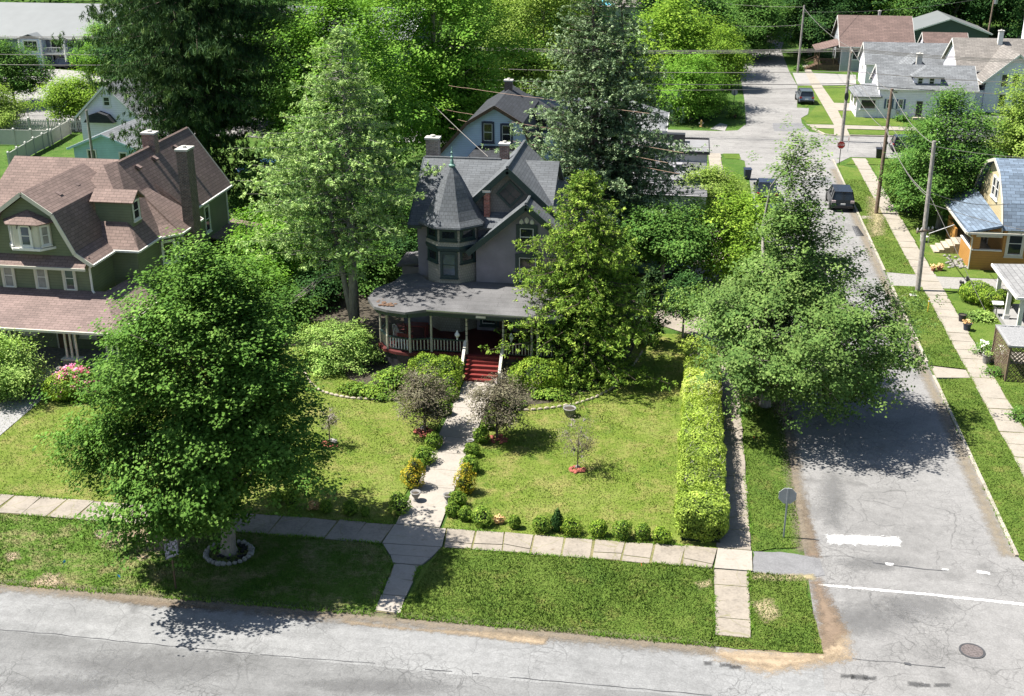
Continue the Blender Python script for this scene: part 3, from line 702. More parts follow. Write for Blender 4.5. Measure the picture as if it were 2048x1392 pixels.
seam([(1705,1318),(1790,1325),(1850,1332),(1910,1336)], 0.02, 5, 0.012); seam([(1808,1327),(1835,1331)], 0.10, 6, 0.016); seam([(1745,1125),(1800,1132),(1850,1138),(1910,1142)], 0.05, 7)
seam([(1570,1113),(1690,1112),(1760,1125)], 0.012, 9)
dk = [(1695,1352,14,4),(1718,1354,16,5),(1740,1356,12,4),(1830,1368,14,5),(1850,1370,10,4),(1885,1370,16,4),(1416,1326,8,4),(1450,1330,10,4),(1470,1334,12,4)]
for i, (x, y, a, b) in enumerate(dk): dirt([(x-a,y-b),(x+a,y-b+1),(x+a,y+b),(x-a,y+b-1)], 70+i, 'tyre_mark', 0.0, 1.1, 'tyre_smudge')
for i, (x, y, a, b) in enumerate(((1720,1240,110,30),(1840,1215,80,26),(1665,1000,26,60),(300,1335,200,30),(760,1372,160,16),(1740,1128,80,14),(120,1370,110,18))): dirt([(x-a,y-b*.5),(x-a*.3,y-b),(x+a*.6,y-b*.8),(x+a,y),(x+a*.5,y+b),(x-a*.5,y+b*.8)], 90+i, 'oil', -0.003, 1.2, 'oil_stain')
# ------------------------------------------------------------------ the grey house with the corner tower
HA = thing('victorian_house', 'grey Victorian house with a pointed corner tower, wraparound porch and red steps', 'house', (-10,60,0))
def oct_pts(cx, cy, r, z=None, rot=PI/8):
    return [(cx+r*math.cos(rot+i*PI/4), cy+r*math.sin(rot+i*PI/4)) for i in range(8)]
m = MB(HA); m.extr([(-10.6,0),(-5.2,0),(-5.2,5.85),(-7.9,8.02),(-10.6,5.85)], 'y', 58.5, 66); m.build('wall', 'lilac_stucco', HA)
m = MB(HA); m.extr([(59.4,0),(67.2,0),(67.2,6.72),(63.3,9.1),(59.4,6.72)], 'x', -13.95, -7.0); m.build('wall', 'lilac_stucco', HA)
m = MB(HA); m.extr([(-11.2,6.0),(-7.0,6.0),(-7.0,7.6),(-9.1,9.5),(-11.2,7.6)], 'y', 59.95, 65.9); m.build('gable_wall', 'gable_shingle', HA)
# main roof, ridge left to right
m = MB(HA)
m.slab([(-14.35,58.95,6.62),(-6.75,58.95,6.62),(-6.75,63.3,9.3),(-14.35,63.3,9.3)], .13); m.slab([(-14.35,67.65,6.62),(-6.75,67.65,6.62),(-6.75,63.3,9.3),(-14.35,63.3,9.3)], .13)
rf = m.build('roof', 'slate_roof', HA)
m = MB(HA); m.tube([(-14.3,63.3,9.31),(-10.0,63.3,9.31)], .07, 6); m.build('ridge_cap', 'slate_roof', rf)
m = MB(HA); m.beam((-14.36,58.95,6.53),(-14.36,63.3,9.21),.05,.2); m.beam((-14.36,67.65,6.53),(-14.36,63.3,9.21),.05,.2); m.beam((-14.35,58.92,6.52),(-13.6,58.92,6.52),.06,.16); m.build('rake_board', 'teal_trim', rf)
def crossroof(cx, hw, ze, zr, y0, y1, cap):
    m = MB(HA); m.slab([(cx-hw,y0,ze),(cx,y0,zr),(cx,y1,zr),(cx-hw,y1,ze)], .13); m.slab([(cx+hw,y0,ze),(cx,y0,zr),(cx,y1,zr),(cx+hw,y1,ze)], .13)
    r = m.build('roof', 'slate_roof', HA)
    m = MB(HA)
    for s in (-1, 1): m.beam((cx+s*hw,y0-.012,ze-.16),(cx,y0-.012,zr-.16),.05,.30)
    m.build('rake_board', 'teal_trim', r)
    m = MB(HA); m.tube([(cx,y0+.05,zr+.01),(cx,y1,zr+.01)], .085, 7); m.build('ridge_cap', 'slate_roof', r)
    return r
crossroof(-9.1, 2.62, 7.30, 9.72, 59.6, 66.2, True); crossroof(-7.9, 3.1, 5.58, 8.22, 58.05, 66.2, True)
# ornament under the lower gable
m = MB(HA); 
for dx in (-.28, 0, .28): m.M = Matrix.Translation((-7.9+dx, 58.46, 7.25-abs(dx)*.4)) @ Matrix.Diagonal((1, .25, 1.5, 1)); m.lathe([(.02,-.12),(.1,-.06),(.12,0),(.1,.06),(.02,.12)], n=8)
m.build('gable_ornament', 'cream_trim', HA)
# diamond window
M0 = frame_m((-9.0,59.95,8.25), -90) @ Matrix.Rotation(PI/4, 4, 'Y')
m = MB(HA); m.M = M0; e = .42
for a in ((-e-.12,-e-.12,e+.12,-e),(-e-.12,e,e+.12,e+.12),(-e-.12,-e,-e,e),(e,-e,e+.12,e)): m.box(a[0],-.02,a[1],a[2],.07,a[3])
m.box(-.015,-.02,-e,.015,.035,e); m.box(-e,-.02,-.015,e,.036,.015)
o = m.build('window', 'teal_trim', HA)
m = MB(HA); m.M = M0; m.box(-e,-.01,-e,e,.02,e); m.build('pane', 'glass', o)
window(HA, (-7.9,58.5,6.35), -90, .72, .95, 'teal_trim', 'glass', .2)
window(HA, (-7.85,58.5,4.55), -90, .9, 1.35, 'teal_trim', 'glass', .2)
# tower
TX, TY = -11.97, 59.33
m = MB(HA); m.prism(oct_pts(TX,TY,1.41), 0.9, 5.62); m.k = 0
m.lathe([(1.50,5.80),(1.44,6.05),(1.41,6.9)], TX, TY, 8, PI/8)
tw_ = m.build('tower', 'tower_shingle', HA)
m = MB(HA); m.lathe([(1.43,5.50),(1.47,5.55),(1.53,5.70),(1.50,5.81),(1.43,5.82)], TX, TY, 8, PI/8); m.lathe([(1.44,6.66),(1.5,6.7),(1.7,6.86),(1.43,6.90)], TX, TY, 8, PI/8); m.build('band', 'teal_trim', tw_)
m = MB(HA); m.lathe([(1.88,6.84),(1.86,6.93),(1.60,7.18),(1.32,7.60),(1.02,8.15),(.74,8.72),(.44,9.28),(.12,9.80)], TX, TY, 8, PI/8); m.build('tower_roof', 'tower_roof', tw_)
m = MB(HA); m.lathe([(.17,9.74),(.19,9.84),(.10,9.9),(.09,10.05),(.04,10.2),(.1,10.27),(.03,10.33),(.03,10.45),(.08,10.5),(.02,10.57),(.02,10.75),(.0,10.86)], TX, TY, 8); m.build('finial', 'copper', tw_)
ap = 1.41*math.cos(PI/8)
for k, ang in enumerate((-90, -135, -45)):
    a = math.radians(ang); r = ap+.005
    p = (TX+r*math.cos(a), TY+r*math.sin(a))
    window(HA, (p[0], p[1], 6.42), ang, .74, .44, 'teal_trim', 'glass', .1, 'teal_trim', False, 1, True)
    if k == 0: window(HA, (p[0], p[1], 4.78), ang, .70, 1.2, 'teal_trim', 'glass_blue', .12, 'teal_trim', True)
    else: window(HA, (p[0], p[1], 5.2), ang, .74, .5, 'teal_trim', 'glass', .1, 'teal_trim', False)
# chimneys
chimney(HA, -14.0, 64.1, 8.2, 10.15, .72, .55, 'pale_brick'); chimney(HA, -9.85, 63.6, 8.6, 10.05, .5, .45, 'red_brick'); chimney(HA, -10.2, 59.75, 6.6, 8.35, .30, .30, 'bright_brick')
# porch
def rz_(x, y): return 3.42+max(0, min(1, (y-54.4)/4.0))*.34
out = [(-14.95,59.5),(-15.05,58.4),(-15.75,57.0),(-15.86,55.8),(-15.25,54.75),(-14.5,54.4),(-13.5,54.2),(-12.42,54.75),(-9.0,54.5),(-5.6,54.45)]
inn = [(-13.97,59.42),(-13.95,59.41),(-13.93,59.40),(-13.6,59.0),(-13.45,58.7),(-13.3,58.4),(-12.8,58.1),(-11.6,58.05),(-10.6,58.48),(-5.2,58.48)]
m = MB(HA); vs_ = [(x,y,rz_(x,y) if i > 1 else 3.6) for i,(x,y) in enumerate(out)]+[(x,y,3.76) for x,y in inn]
vs_ += [(x,y,3.30 if i > 1 else 3.45) for i,(x,y) in enumerate(out)]+[(x,y,3.60) for x,y in inn]; n = len(out)
fs = []
for i in range(n-1): fs += [(i,i+1,n+i+1,n+i), (2*n+i+1,2*n+i,3*n+i,3*n+i+1), (i+1,i,2*n+i,2*n+i+1)]
fs += [(n-1,2*n-1,4*n-1,3*n-1)]
m.add(vs_, [f[::-1] if False else f for f in fs]); pr = m.build('porch_roof', 'porch_roof_grey', HA)
m = MB(HA)
for i in range(2, n-1):
    a = Vector((*out[i], 3.19)); b = Vector((*out[i+1], 3.19)); c_ = Vector((-12,58,3.19)); a = a.lerp(c_, .045); b = b.lerp(c_, .045)
    m.beam(a, b, .08, .26)
m.build('fascia', 'teal_trim', pr)
m = MB(HA); m.beam((-12.5,54.66,3.42),(-5.7,54.41,3.40),.07,.07); m.build('gutter', 'metal', pr)
m = MB(HA)
for i in range(26): m.lump((-14.75+RNG.normal()*.35,54.85+abs(RNG.normal())*.3,3.5),(.10,.08,.03),i,6)
m.build('fallen_needles', 'needle_litter', pr)
deck = [(-15.1,58.9),(-15.3,57.2),(-15.45,55.9),(-14.95,55.1),(-14.2,54.75),(-13.45,54.6),(-12.4,55.0),(-5.9,54.95),(-5.9,58.45),(-13.9,58.9)]
m = MB(HA); m.prism(deck, .86, 1.0); dk_ = m.build('porch_floor', 'red_dark', HA)
m = MB(HA); m.prism([( -13+(x+13)*.97, 57+(y-57)*.97) for x,y in deck], 0, .86); m.build('skirting', 'dark_door', dk_)
cols_ = [(-15.2,57.1),(-15.3,56.0),(-14.72,55.15),(-13.45,54.82),(-12.38,55.1),(-10.52,55.05),(-8.62,55.05),(-7.15,55.05),(-6.85,55.05)]
for i, (x, y) in enumerate(cols_):
    m = MB(HA); m.lathe([(.075,1.0),(.075,1.75),(.055,1.8),(.06,2.2),(.05,2.9),(.075,2.95),(.075,3.28)], x, y, 8); m.k = 1
    if i >= 5:
        for q in range(4): m.lathe([(.066,2.0+q*.25),(.066,2.04+q*.25)], x, y, 8)
        for s in (-1,1): m.beam((x+s*.05,y,2.98),(x+s*.28,y,3.24),.04,.06)
    m.build('porch_column', ['cream_paint','teal_trim'], HA)
def rail(h, pts, z0, hh, mats, name='railing', sp=.16, bw=.05):
    m = MB(h)
    for a, b in zip(pts[:-1], pts[1:]):
        a = Vector((*a, 0)); b = Vector((*b, 0)); L = (b-a).length; m.k = 1
        m.beam(a+Vector((0,0,z0+hh)), b+Vector((0,0,z0+hh)), .09, .07); m.beam(a+Vector((0,0,z0+.1)), b+Vector((0,0,z0+.1)), .06, .05); m.k = 0
        n = max(1, int(L/sp))
        for i in range(1, n):
            p = a.lerp(b, i/n); m.box(p.x-bw/2, p.y-bw/2, z0+.12, p.x+bw/2, p.y+bw/2, z0+hh-.03)
    return m.build(name, mats, h)
rail(HA, [(-15.2,57.1),(-15.3,56.0),(-14.72,55.15)], 1.0, .72, ['cream_paint','teal_trim'])
rail(HA, [(-14.72,55.15),(-13.45,54.82)], 1.0, .72, ['white_trim','teal_trim']); rail(HA, [(-13.45,54.82),(-12.38,55.1),(-10.52,55.05)], 1.0, .72, ['cream_paint','teal_trim'])
rail(HA, [(-8.62,55.05),(-7.15,55.05)], 1.0, .72, ['cream_paint','teal_trim']); rail(HA, [(-6.85,55.05),(-5.95,55.05)], 1.0, .72, ['cream_paint','teal_trim'])
m = MB(HA)
for i in range(6): z = .166*(i+1); y = 53.72+i*.21; m.box(-10.42,y,0,-8.78,55.2-.02,z-.035-.001*i); m.box(-10.46,y-.03,z-.035,-8.74,y+.22,z)
m.build('steps', 'red_paint', HA)
for x in (-10.58, -8.62):
    m = MB(HA); m.beam((x,53.7,.62),(x,55.0,1.74),.14,.05); m.box(x-.05,53.66,0,x+.05,53.76,.6); m.k = 1
    for q in range(5): yy = 53.9+q*.22; m.box(x-.02,yy-.02,.1+q*.15,x+.02,yy+.02,.72+q*.19)
    m.build('handrail', ['cream_trim','cream_paint'], HA)
for x, y in ((-11.0,55.0),(-8.2,55.0)):
    m = MB(HA); m.lathe([(.02,1.76),(.05,1.8),(.03,1.86),(.13,2.0),(.13,2.08),(.05,2.2),(.05,2.25),(.0,2.3)], x, y, 8); m.build('rail_ornament', 'white_trim', HA)
m = MB(HA); m.box(-9.95,54.60,3.16,-9.45,54.63,3.30); m.build('number_board', 'cream_trim', HA)
for x, w_ in ((-12.6,.9),(-9.9,.8),(-7.6,1.3)):
    window(HA, (x, 59.4 if x < -10.7 else 58.5, 2.1), -90, w_, 1.4, 'teal_trim', 'glass', .12)
door(HA, (-9.15,58.5,1.0), -90, .8, 1.85, 'brown_wood', 'teal_trim')
m = MB(HA); m.extr([(61.3,0),(63.2,0),(63.2,3.7),(61.3,3.5)], 'x', -15.35, -13.97); sp_ = m.build('side_porch', 'lilac_stucco', HA)
m = MB(HA); m.slab([(-15.6,61.05,3.62),(-13.97,61.05,3.85),(-13.97,63.5,3.85),(-15.6,63.5,3.62)], .12); m.build('roof', 'porch_roof_grey', sp_)
# things on the porch
def wire_chair(x, y, z, rz, label):
    t = thing('garden_chair', label, 'chair', (x,y,z), rz)
    m = MB(); m.lathe([(.24,.42),(.25,.45),(.22,.46)], 0, 0, 10); m.build('seat', 'cap_stone', t)
    m = MB(); m.tube([(-.24,.2,.44),(-.26,.24,.75),(-.18,.27,.98),(0,.28,1.05),(.18,.27,.98),(.26,.24,.75),(.24,.2,.44)], .022, 6)
    for q in (-.14,-.05,.05,.14): m.tube([(q,.22,.45),(q*1.2,.27,1.0)], .012, 5)
    m.build('backrest', 'cap_stone', t)
    for a, b in ((-.17,-.17),(.17,-.17),(-.17,.17),(.17,.17)):
        m = MB(); m.tube([(a,b,.43),(a*1.25,b*1.25,.0)], .02, 6); m.build('leg', 'cap_stone', t)
wire_chair(-14.35,56.2,1.0,2.4,'pale wire chair with rounded back at the left end of the grey house porch')
wire_chair(-14.1,55.35,1.0,1.2,'pale wire chair behind the white balusters at the porch corner')
t = thing('porch_table', 'low red table at the back of the wraparound porch corner', 'table', (-13.6,57.2,1.0))
m = MB(); m.box(-.55,-.3,.6,.55,.3,.66); m.build('tabletop', 'red_paint', t)
for a in (-.48,.48):
    for b in (-.24,.24): m = MB(); m.box(a-.03,b-.03,0,a+.03,b+.03,.6); m.build('leg', 'red_paint', t)
t = thing('porch_bench', 'red bench along the rail of the wraparound porch corner', 'bench', (-13.95,55.3,1.0), -.25)
m = MB(); m.box(-.5,-.18,.34,.5,.18,.4); m.build('seat', 'red_paint', t)
m = MB(); m.box(-.5,.17,.4,.5,.22,.75); m.build('backrest', 'red_paint', t)
for a in (-.42,.42): m = MB(); m.box(a-.03,-.15,0,a+.03,.15,.34); m.build('leg', 'red_paint', t)

# ------------------------------------------------------------------ the green house
HB = thing('green_house', 'olive green house with brown gambrel roof, tall brick chimney and long front porch', 'house', (-33,60,0))
cx = -32.95
m = MB(HB); m.extr([(cx-2.95,0),(cx+2.95,0),(cx+2.95,5.45),(cx+2.35,5.9),(cx+1.42,7.88),(cx,8.85),(cx-1.42,7.88),(cx-2.35,5.9),(cx-2.95,5.45)], 'y', 53.8, 60); m.build('wall', 'green_siding', HB)
def gam(s):
    P = [(cx,9.08),(cx+s*1.50,8.04),(cx+s*2.45,6.02),(cx+s*3.32,5.42)]; m = MB(HB)
    for (a,za),(b,zb) in zip(P[:-1],P[1:]): m.slab([(a,53.45,za),(b,53.45,zb),(b,60,zb),(a,60,za)], .12)
    r = m.build('roof', 'brown_roof', HB); m = MB(HB)
    for (a,za),(b,zb) in zip(P[:-1],P[1:]): m.beam((a,53.44,za-.09),(b,53.44,zb-.09),.05,.2)
    m.build('rake_board', 'cream_trim', r); m = MB(HB); m.beam((cx+s*3.36,53.45,5.36),(cx+s*3.36,56.0,5.36),.1,.1); m.build('gutter', 'white_trim', r)
    return r
gam(-1); rr = gam(1)
# hipped wing and rear ridge
rx, y0, y1 = -31.2, 55.94, 70.2
m = MB(HB); m.extr([(-33.6,0),(-28.9,0),(-28.9,5.4),(-31.2,8.8),(-33.6,5.4)], 'y', 60.2, 69.8); m.build('wall', 'green_siding', HB)
m = MB(HB); m.box(-33.6,56.3,0,-28.55,60.4,5.42); m.build('wall', 'green_siding', HB)
m = MB(HB); e = 5.46
m.slab([(-28.25,y0,e),(rx-.3,59.5,9.12),(-34.2,y0,e)], .12)
m.slab([(-28.25,y0,e),(-28.25,60.5,e),(rx,60.5,9.12),(rx-.3,59.5,9.12)], .12)
m.slab([(-28.6,60.5,e),(-28.6,y1,e),(rx,y1,9.12),(rx,60.5,9.12)], .12)
m.slab([(-33.9,60.5,e),(-33.9,y1,e),(rx,y1,9.12),(rx,60.5,9.12)], .12)
r2 = m.build('roof', 'brown_roof', HB)
m = MB(HB); m.beam((-28.22,y0,e-.06),(-28.22,59.2,e-.06),.1,.1); m.beam((-29.7,y0-.04,e-.06),(-28.2,y0-.04,e-.06),.1,.1); m.build('gutter', 'white_trim', r2); m = MB(HB); m.beam((-28.56,63.2,e-.06),(-28.56,y1,e-.06),.1,.1); m.build('gutter', 'white_trim', r2)
m = MB(HB); m.beam((-28.6,y1+.012,e-.09),(rx,y1+.012,9.03),.05,.2); m.build('rake_board', 'cream_trim', r2)
# octagonal bay under the chimney
bay = [(-28.6,58.9),(-27.75,59.7),(-27.75,62.3),(-28.6,63.1)]
m = MB(HB); m.prism(bay+[(-29.4,63.1),(-29.4,58.9)], 0, 5.4); b_ = m.build('bay', 'green_siding', HB)
m = MB(HB); o_ = [(-28.35,58.45),(-27.4,59.5),(-27.4,62.5),(-28.35,63.5)]
for a, b in zip(o_[:-1], o_[1:]): m.slab([(a[0],a[1],5.43),(b[0],b[1],5.43),(-29.9,62.2 if b[1] > 63 else 61.2,7.5),(-29.9,60.2,7.5)] if a[1] < 59 or b[1] < 63 else [(a[0],a[1],5.43),(b[0],b[1],5.43),(-29.9,62.2,7.5)], .1)
br_ = m.build('bay_roof', 'brown_roof', b_); m = MB(HB)
for a, b in zip(o_[:-1], o_[1:]): m.beam((a[0]+.03,a[1],5.37),(b[0]+.03,b[1],5.37),.09,.1)
m.build('gutter', 'white_trim', b_)
window(HB, (-28.18,59.3,4.4), -43, .62, 1.1, 'white_trim', 'glass', .1)
window(HB, (-27.75,60.0,4.4), 0, .5, 1.1, 'white_trim', 'glass', .1)
chimney(HB, -27.45, 61.15, 0, 9.75, .62, .95, 'dark_brick'); chimney(HB, -31.2, 64.9, 8.3, 9.75, .75, .6, 'red_brick')
# dormer on the east slope
m = MB(HB); m.prism([(-29.0,57.1),(-29.0,58.2),(-31.0,58.2),(-31.0,57.1)], 5.9, 7.85); dm = m.build('dormer', 'green_siding', HB)
m = MB(HB); m.slab([(-28.75,56.9,7.77),(-28.75,57.65,8.3),(-31.2,57.65,8.3),(-31.2,56.9,7.77)], .09); m.slab([(-28.75,58.4,7.77),(-28.75,57.65,8.3),(-31.2,57.65,8.3),(-31.2,58.4,7.77)], .09); m.build('roof', 'brown_roof', dm)
window(HB, (-29.0,57.65,7.2), 0, .62, .95, 'white_trim', 'glass', .07)
# cross roof to the west
m = MB(HB); m.slab([(-38.2,58.2,6.9),(-31.3,58.2,6.9),(-31.3,60.96,9.12),(-37.55,60.96,9.12)], .12); m.slab([(-38.2,63.7,6.9),(-31.3,63.7,6.9),(-31.3,60.96,9.12),(-37.55,60.96,9.12)], .12)
m.slab([(-40,57.0,6.2),(-33,57.0,6.2),(-33,59.5,7.85),(-40,59.5,7.85)], .12)
m.build('roof', 'brown_roof', HB); m = MB(HB); m.extr([(58.6,0),(63.3,0),(63.3,7.0),(60.96,8.8),(58.6,7.0)], 'x', -37.6, -33.4); m.build('wall', 'green_siding', HB)
m = MB(HB); m.box(-39.8,57.4,0,-33.7,62.5,6.1); m.build('wall', 'green_siding', HB)
for x, y, z in ((-32.3,55.6,8.42),(-32.35,57.6,8.42),(-30.75,61.8,8.45),(-30.75,64.0,8.45),(-30.75,67.0,8.45)):
    m = MB(HB); m.beam((x,y,z+.14),(x+.3,y,z-.02),.3,.14); m.build('roof_vent', 'porch_brown', HB)
# pent roof, bay window in the gable
m = MB(HB); m.slab([(cx-3.0,53.2,5.28),(cx+3.0,53.2,5.28),(cx+3.0,53.82,5.72),(cx-3.0,53.82,5.72)], .1); pt_ = m.build('pent_roof', 'brown_roof', HB)
m = MB(HB); m.beam((cx-3.0,53.17,5.2),(cx+3.05,53.17,5.2),.08,.13); m.build('gutter', 'cream_trim', pt_)
bp = [(cx-1.15,53.82),(cx-.68,53.3),(cx+.68,53.3),(cx+1.15,53.82)]
m = MB(HB); m.prism(bp, 6.2, 7.55); bw = m.build('bay_window', 'cream_trim', HB)
m = MB(HB); m.prism([(cx-1.3,53.82),(cx-.75,53.18),(cx+.75,53.18),(cx+1.3,53.82)], 6.08, 6.2); m.build('sill', 'white_trim', bw)
m = MB(HB); top = (cx,53.82,8.1); q_ = [(cx-1.45,53.82,7.52),(cx-.85,53.02,7.5),(cx+.85,53.02,7.5),(cx+1.45,53.82,7.52)]
for a, b in zip(q_[:-1], q_[1:]): m.slab([a, b, top], .06)
m.build('roof', 'brown_roof', bw)
window(HB, (cx,53.3,6.85), -90, .5, 1.0, 'white_trim', 'glass_blue', .1)
m = MB(HB); m.tube([(cx+.38*math.cos(a),53.22,7.22+.36*math.sin(a)) for a in np.linspace(0,PI,9)], .03, 6); m.build('arch', 'navy_trim', bw)
for s, an in ((-1,-138),(1,-42)): window(HB, (cx+s*.93,53.54,6.85), an, .36, .95, 'white_trim', 'curtain', .06)
for x, pn in ((cx-1.62,'curtain'),(cx+.22,'curtain'),(cx+1.78,'glass_blue')):
    o = window(HB, (x,53.8,4.5), -90, .5, 1.25, 'cream_trim', pn, .13)
    m = MB(HB); 
    for q in (-.2,-.1,0,.1,.2): m.lathe([(.01,5.23),(.04,5.25),(.04,5.29),(.01,5.31)], x+q, 53.735, 6)
    m.build('head_carving', 'red_dark', o)
window(HB, (-28.9,66.6,4.2), 0, .6, 1.5, 'white_trim', 'glass', .1)
m = MB(HB); m.tube([(-29.85,53.7,5.3),(-29.95,53.72,5.1),(-29.95,53.72,3.9),(-29.8,53.6,3.82)], .06, 6); m.build('downspout', 'white_trim', HB)
m = MB(HB); m.tube([(-28.6,70.1,5.35),(-28.85,69.85,5.1),(-28.85,69.85,.3)], .06, 6); m.build('downspout', 'white_trim', HB)
m = MB(HB); m.box(-28.9,67.0,0,-26.9,70.6,2.6); an_ = m.build('rear_annex', 'green_siding', HB)
m = MB(HB); m.slab([(-29.0,66.7,3.0),(-29.0,71,3.0),(-26.5,71,2.62),(-26.5,66.7,2.62)], .12); m.build('roof', 'brown_roof', an_)
# porch
m = MB(HB); m.slab([(-42,50.55,2.9),(-27.3,50.55,2.9),(-29.3,53.79,3.86),(-42,53.79,3.86)], .14); m.slab([(-27.3,50.55,2.9),(-27.3,56.3,2.9),(-29.0,56.3,3.86),(-29.3,53.79,3.86)], .14); pr = m.build('porch_roof', 'porch_brown', HB)
m = MB(HB); m.beam((-42,50.5,2.83),(-27.25,50.5,2.83),.1,.12); m.beam((-27.25,50.5,2.83),(-27.25,56.3,2.83),.1,.12); m.build('gutter', 'cream_trim', pr)
m = MB(HB); m.box(-42,50.9,0,-27.7,53.78,.55); m.build('porch_floor', 'stone', HB)
for gx in (-33.15,-29.95,-27.75,-37.0):
    m = MB(HB); m.box(gx-.48,50.72,.2,gx+.42,51.1,1.22); m.k = 1; m.box(gx-.54,50.67,1.22,gx+.48,51.15,1.3); m.build('stone_pier', ['stone','cap_stone'], HB)
    for q in (-.3,-.02,.26):
        m = MB(HB); m.lathe([(.075,1.3),(.065,1.4),(.058,2.65),(.075,2.76)], gx+q, 50.9, 8); m.build('porch_column', 'cream_trim', HB)
window(HB, (-34.0,53.8,2.0), -90, .8, 1.3, 'cream_trim', 'glass', .12); window(HB, (-30.6,53.8,2.0), -90, .7, 1.3, 'cream_trim', 'glass', .12); door(HB, (-31.9,53.8,.55), -90, .8, 1.9, 'brown_wood', 'cream_trim')
m = MB(HB)
for i in range(4): m.box(-32.75,50.9-.3*(i+1),0,-31.0,50.9-.3*i+.02*0,.55-.137*(i+1)+.13)
m.build('steps', 'cap_stone', HB)
m = MB(HB); m.lump((-32.95,50.2,.35),(.22,.7,.38),4); m.build('stone_cheek', 'stone', HB)
# ------------------------------------------------------------------ other buildings
HC = thing('apartment_building', 'long blue grey apartment building with white roofs behind the parking lot', 'building', (-80,156,0))
m = MB(HC); m.extr([(148.4,0),(164,0),(164,4.0),(157,7.0),(148.4,4.0)], 'x', -108, -77.5); m.build('wall', 'grey_blue', HC)
m = MB(HC); m.extr([(152,0),(168,0),(168,4.2),(160,6.9),(152,4.2)], 'x', -77.4, -36); m.build('wall', 'grey_blue', HC)
for x0, x1, a, b, e, r, yc in ((-108.5,-77.0,147.6,165,3.85,7.3,157.0),(-77.2,-35.5,151.2,169,4.05,7.15,160)):
    m = MB(HC); m.slab([(x0,a,e),(x1,a,e),(x1,yc,r),(x0,yc,r)], .2); m.slab([(x0,b,e),(x1,b,e),(x1,yc,r),(x0,yc,r)], .2); q = m.build('roof', 'white_metal_roof', HC)
    m = MB(HC); m.beam((x1+.03,a,e-.12),(x1+.03,yc,r-.12),.08,.3); m.beam((x0,a-.04,e-.1),(x1,a-.04,e-.1),.1,.22); m.build('gutter', 'white_trim', q)
m = MB(HC); m.box(-87.2,147.0,0,-84.4,148.5,3.8); en = m.build('entrance_bay', 'pale_blue', HC)
m = MB(HC); m.slab([(-87.5,146.7,3.85),(-85.8,146.7,4.4),(-85.8,149.6,4.4),(-87.5,149.6,3.85)], .12); m.slab([(-84.1,146.7,3.85),(-85.8,146.7,4.4),(-85.8,149.6,4.4),(-84.1,149.6,3.85)], .12); m.build('roof', 'white_metal_roof', en)
window(HC, (-85.8,147.0,2.85), -90, 1.9, 1.3, 'white_trim', 'glass', .12, cols=3); door(HC, (-85.6,147.0,0), -90, .9, 1.6, 'dark_door'); window(HC, (-86.6,147.0,.9), -90, .5, 1.4, 'white_trim', 'glass', .08)
for x in (-87.3,-84.3,-81.0,-78.2,-75.5,-69,-63,-57,-51,-45):
    m = MB(HC); y = 146.9 if x < -77.4 else 151.5; m.lathe([(.16,0),(.14,4.0)], x, y, 8); m.build('column', 'white_trim', HC)
for x, y in ((-82.6,148.4),(-73,152),(-66,152),(-59,152),(-52,152),(-44,152),(-94,148.4),(-101,148.4)):
    m = MB(HC); m.box(x-1.7,y-1.0,1.75,x+1.7,y,1.95); bl = m.build('balcony', 'white_trim', HC)
    m = MB(HC); m.beam((x-1.7,y-.96,2.65),(x+1.7,y-.96,2.65),.06,.07)
    for i in range(18): m.box(x-1.68+i*.197,y-.98,1.95,x-1.63+i*.197,y-.94,2.62)
    m.build('railing', 'white_trim', bl)
    window(HC, (x-.3,y,2.9), -90, 1.5, 1.5, 'white_trim', 'glass', .1, cols=2, rail=False); window(HC, (x-.3,y,.85), -90, 1.5, 1.4, 'white_trim', 'glass', .1, cols=2, rail=False)

HD = thing('blue_cottage', 'small aqua sided cottage with grey roof behind the green house', 'house', (-48.5,95,0))
gable(HD, -51.2, -45.6, 92, 99, 2.45, 3.55, 'y', 'blue_siding', 'grey_roof', .4, .3, trim='blue_siding')
window(HD, (-49.6,92,1.5), -90, .7, 1.5, 'white_trim', 'glass', .08)
window(HD, (-46.8,92,1.5), -90, .6, 1.2, 'white_trim', 'glass', .08)
HE = thing('white_gabled_house', 'white house with one steep gable just behind the aqua cottage', 'house', (-54,106,0))
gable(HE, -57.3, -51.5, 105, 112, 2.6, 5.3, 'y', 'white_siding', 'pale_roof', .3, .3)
m = MB(HE); m.extr([(-56.6,2.0),(-53.6,2.0),(-54.2,2.7),(-55.1,3.0),(-56.0,2.7)], 'y', 104.2, 105); m.build('awning', 'dark_roof', HE)
window(HE, (-54.4,105,3.9), -90, .6, .8); window(HE, (-52.6,105,1.4), -90, .7, 1.2)

HF = thing('pale_blue_house', 'pale blue house with dark gambrel roof and two dark framed windows behind the grey house', 'house', (-13,84,0))
fx, Y0 = -13.05, 80.0
prof = [(fx-4.0,0),(fx+2.55,0),(fx+2.55,6.0),(fx+1.85,7.95),(fx,9.0),(fx-1.85,7.95),(fx-4.0,5.6)]
m = MB(HF); m.extr(prof, 'y', Y0, 88); m.build('wall', 'pale_blue', HF)
m = MB(HF); P = [(fx-4.3,5.45),(fx-1.95,8.02),(fx,9.2),(fx+1.98,8.05),(fx+2.9,5.6)]
for (a,za),(b,zb) in zip(P[:-1],P[1:]): m.slab([(a,Y0-.35,za),(b,Y0-.35,zb),(b,88.3,zb),(a,88.3,za)], .12)
q = m.build('roof', 'dark_roof', HF); m = MB(HF)
for (a,za),(b,zb) in zip(P[:-1],P[1:]): m.beam((a,Y0-.365,za-.1),(b,Y0-.365,zb-.1),.05,.22)
m.build('rake_board', 'brown_wood', q)
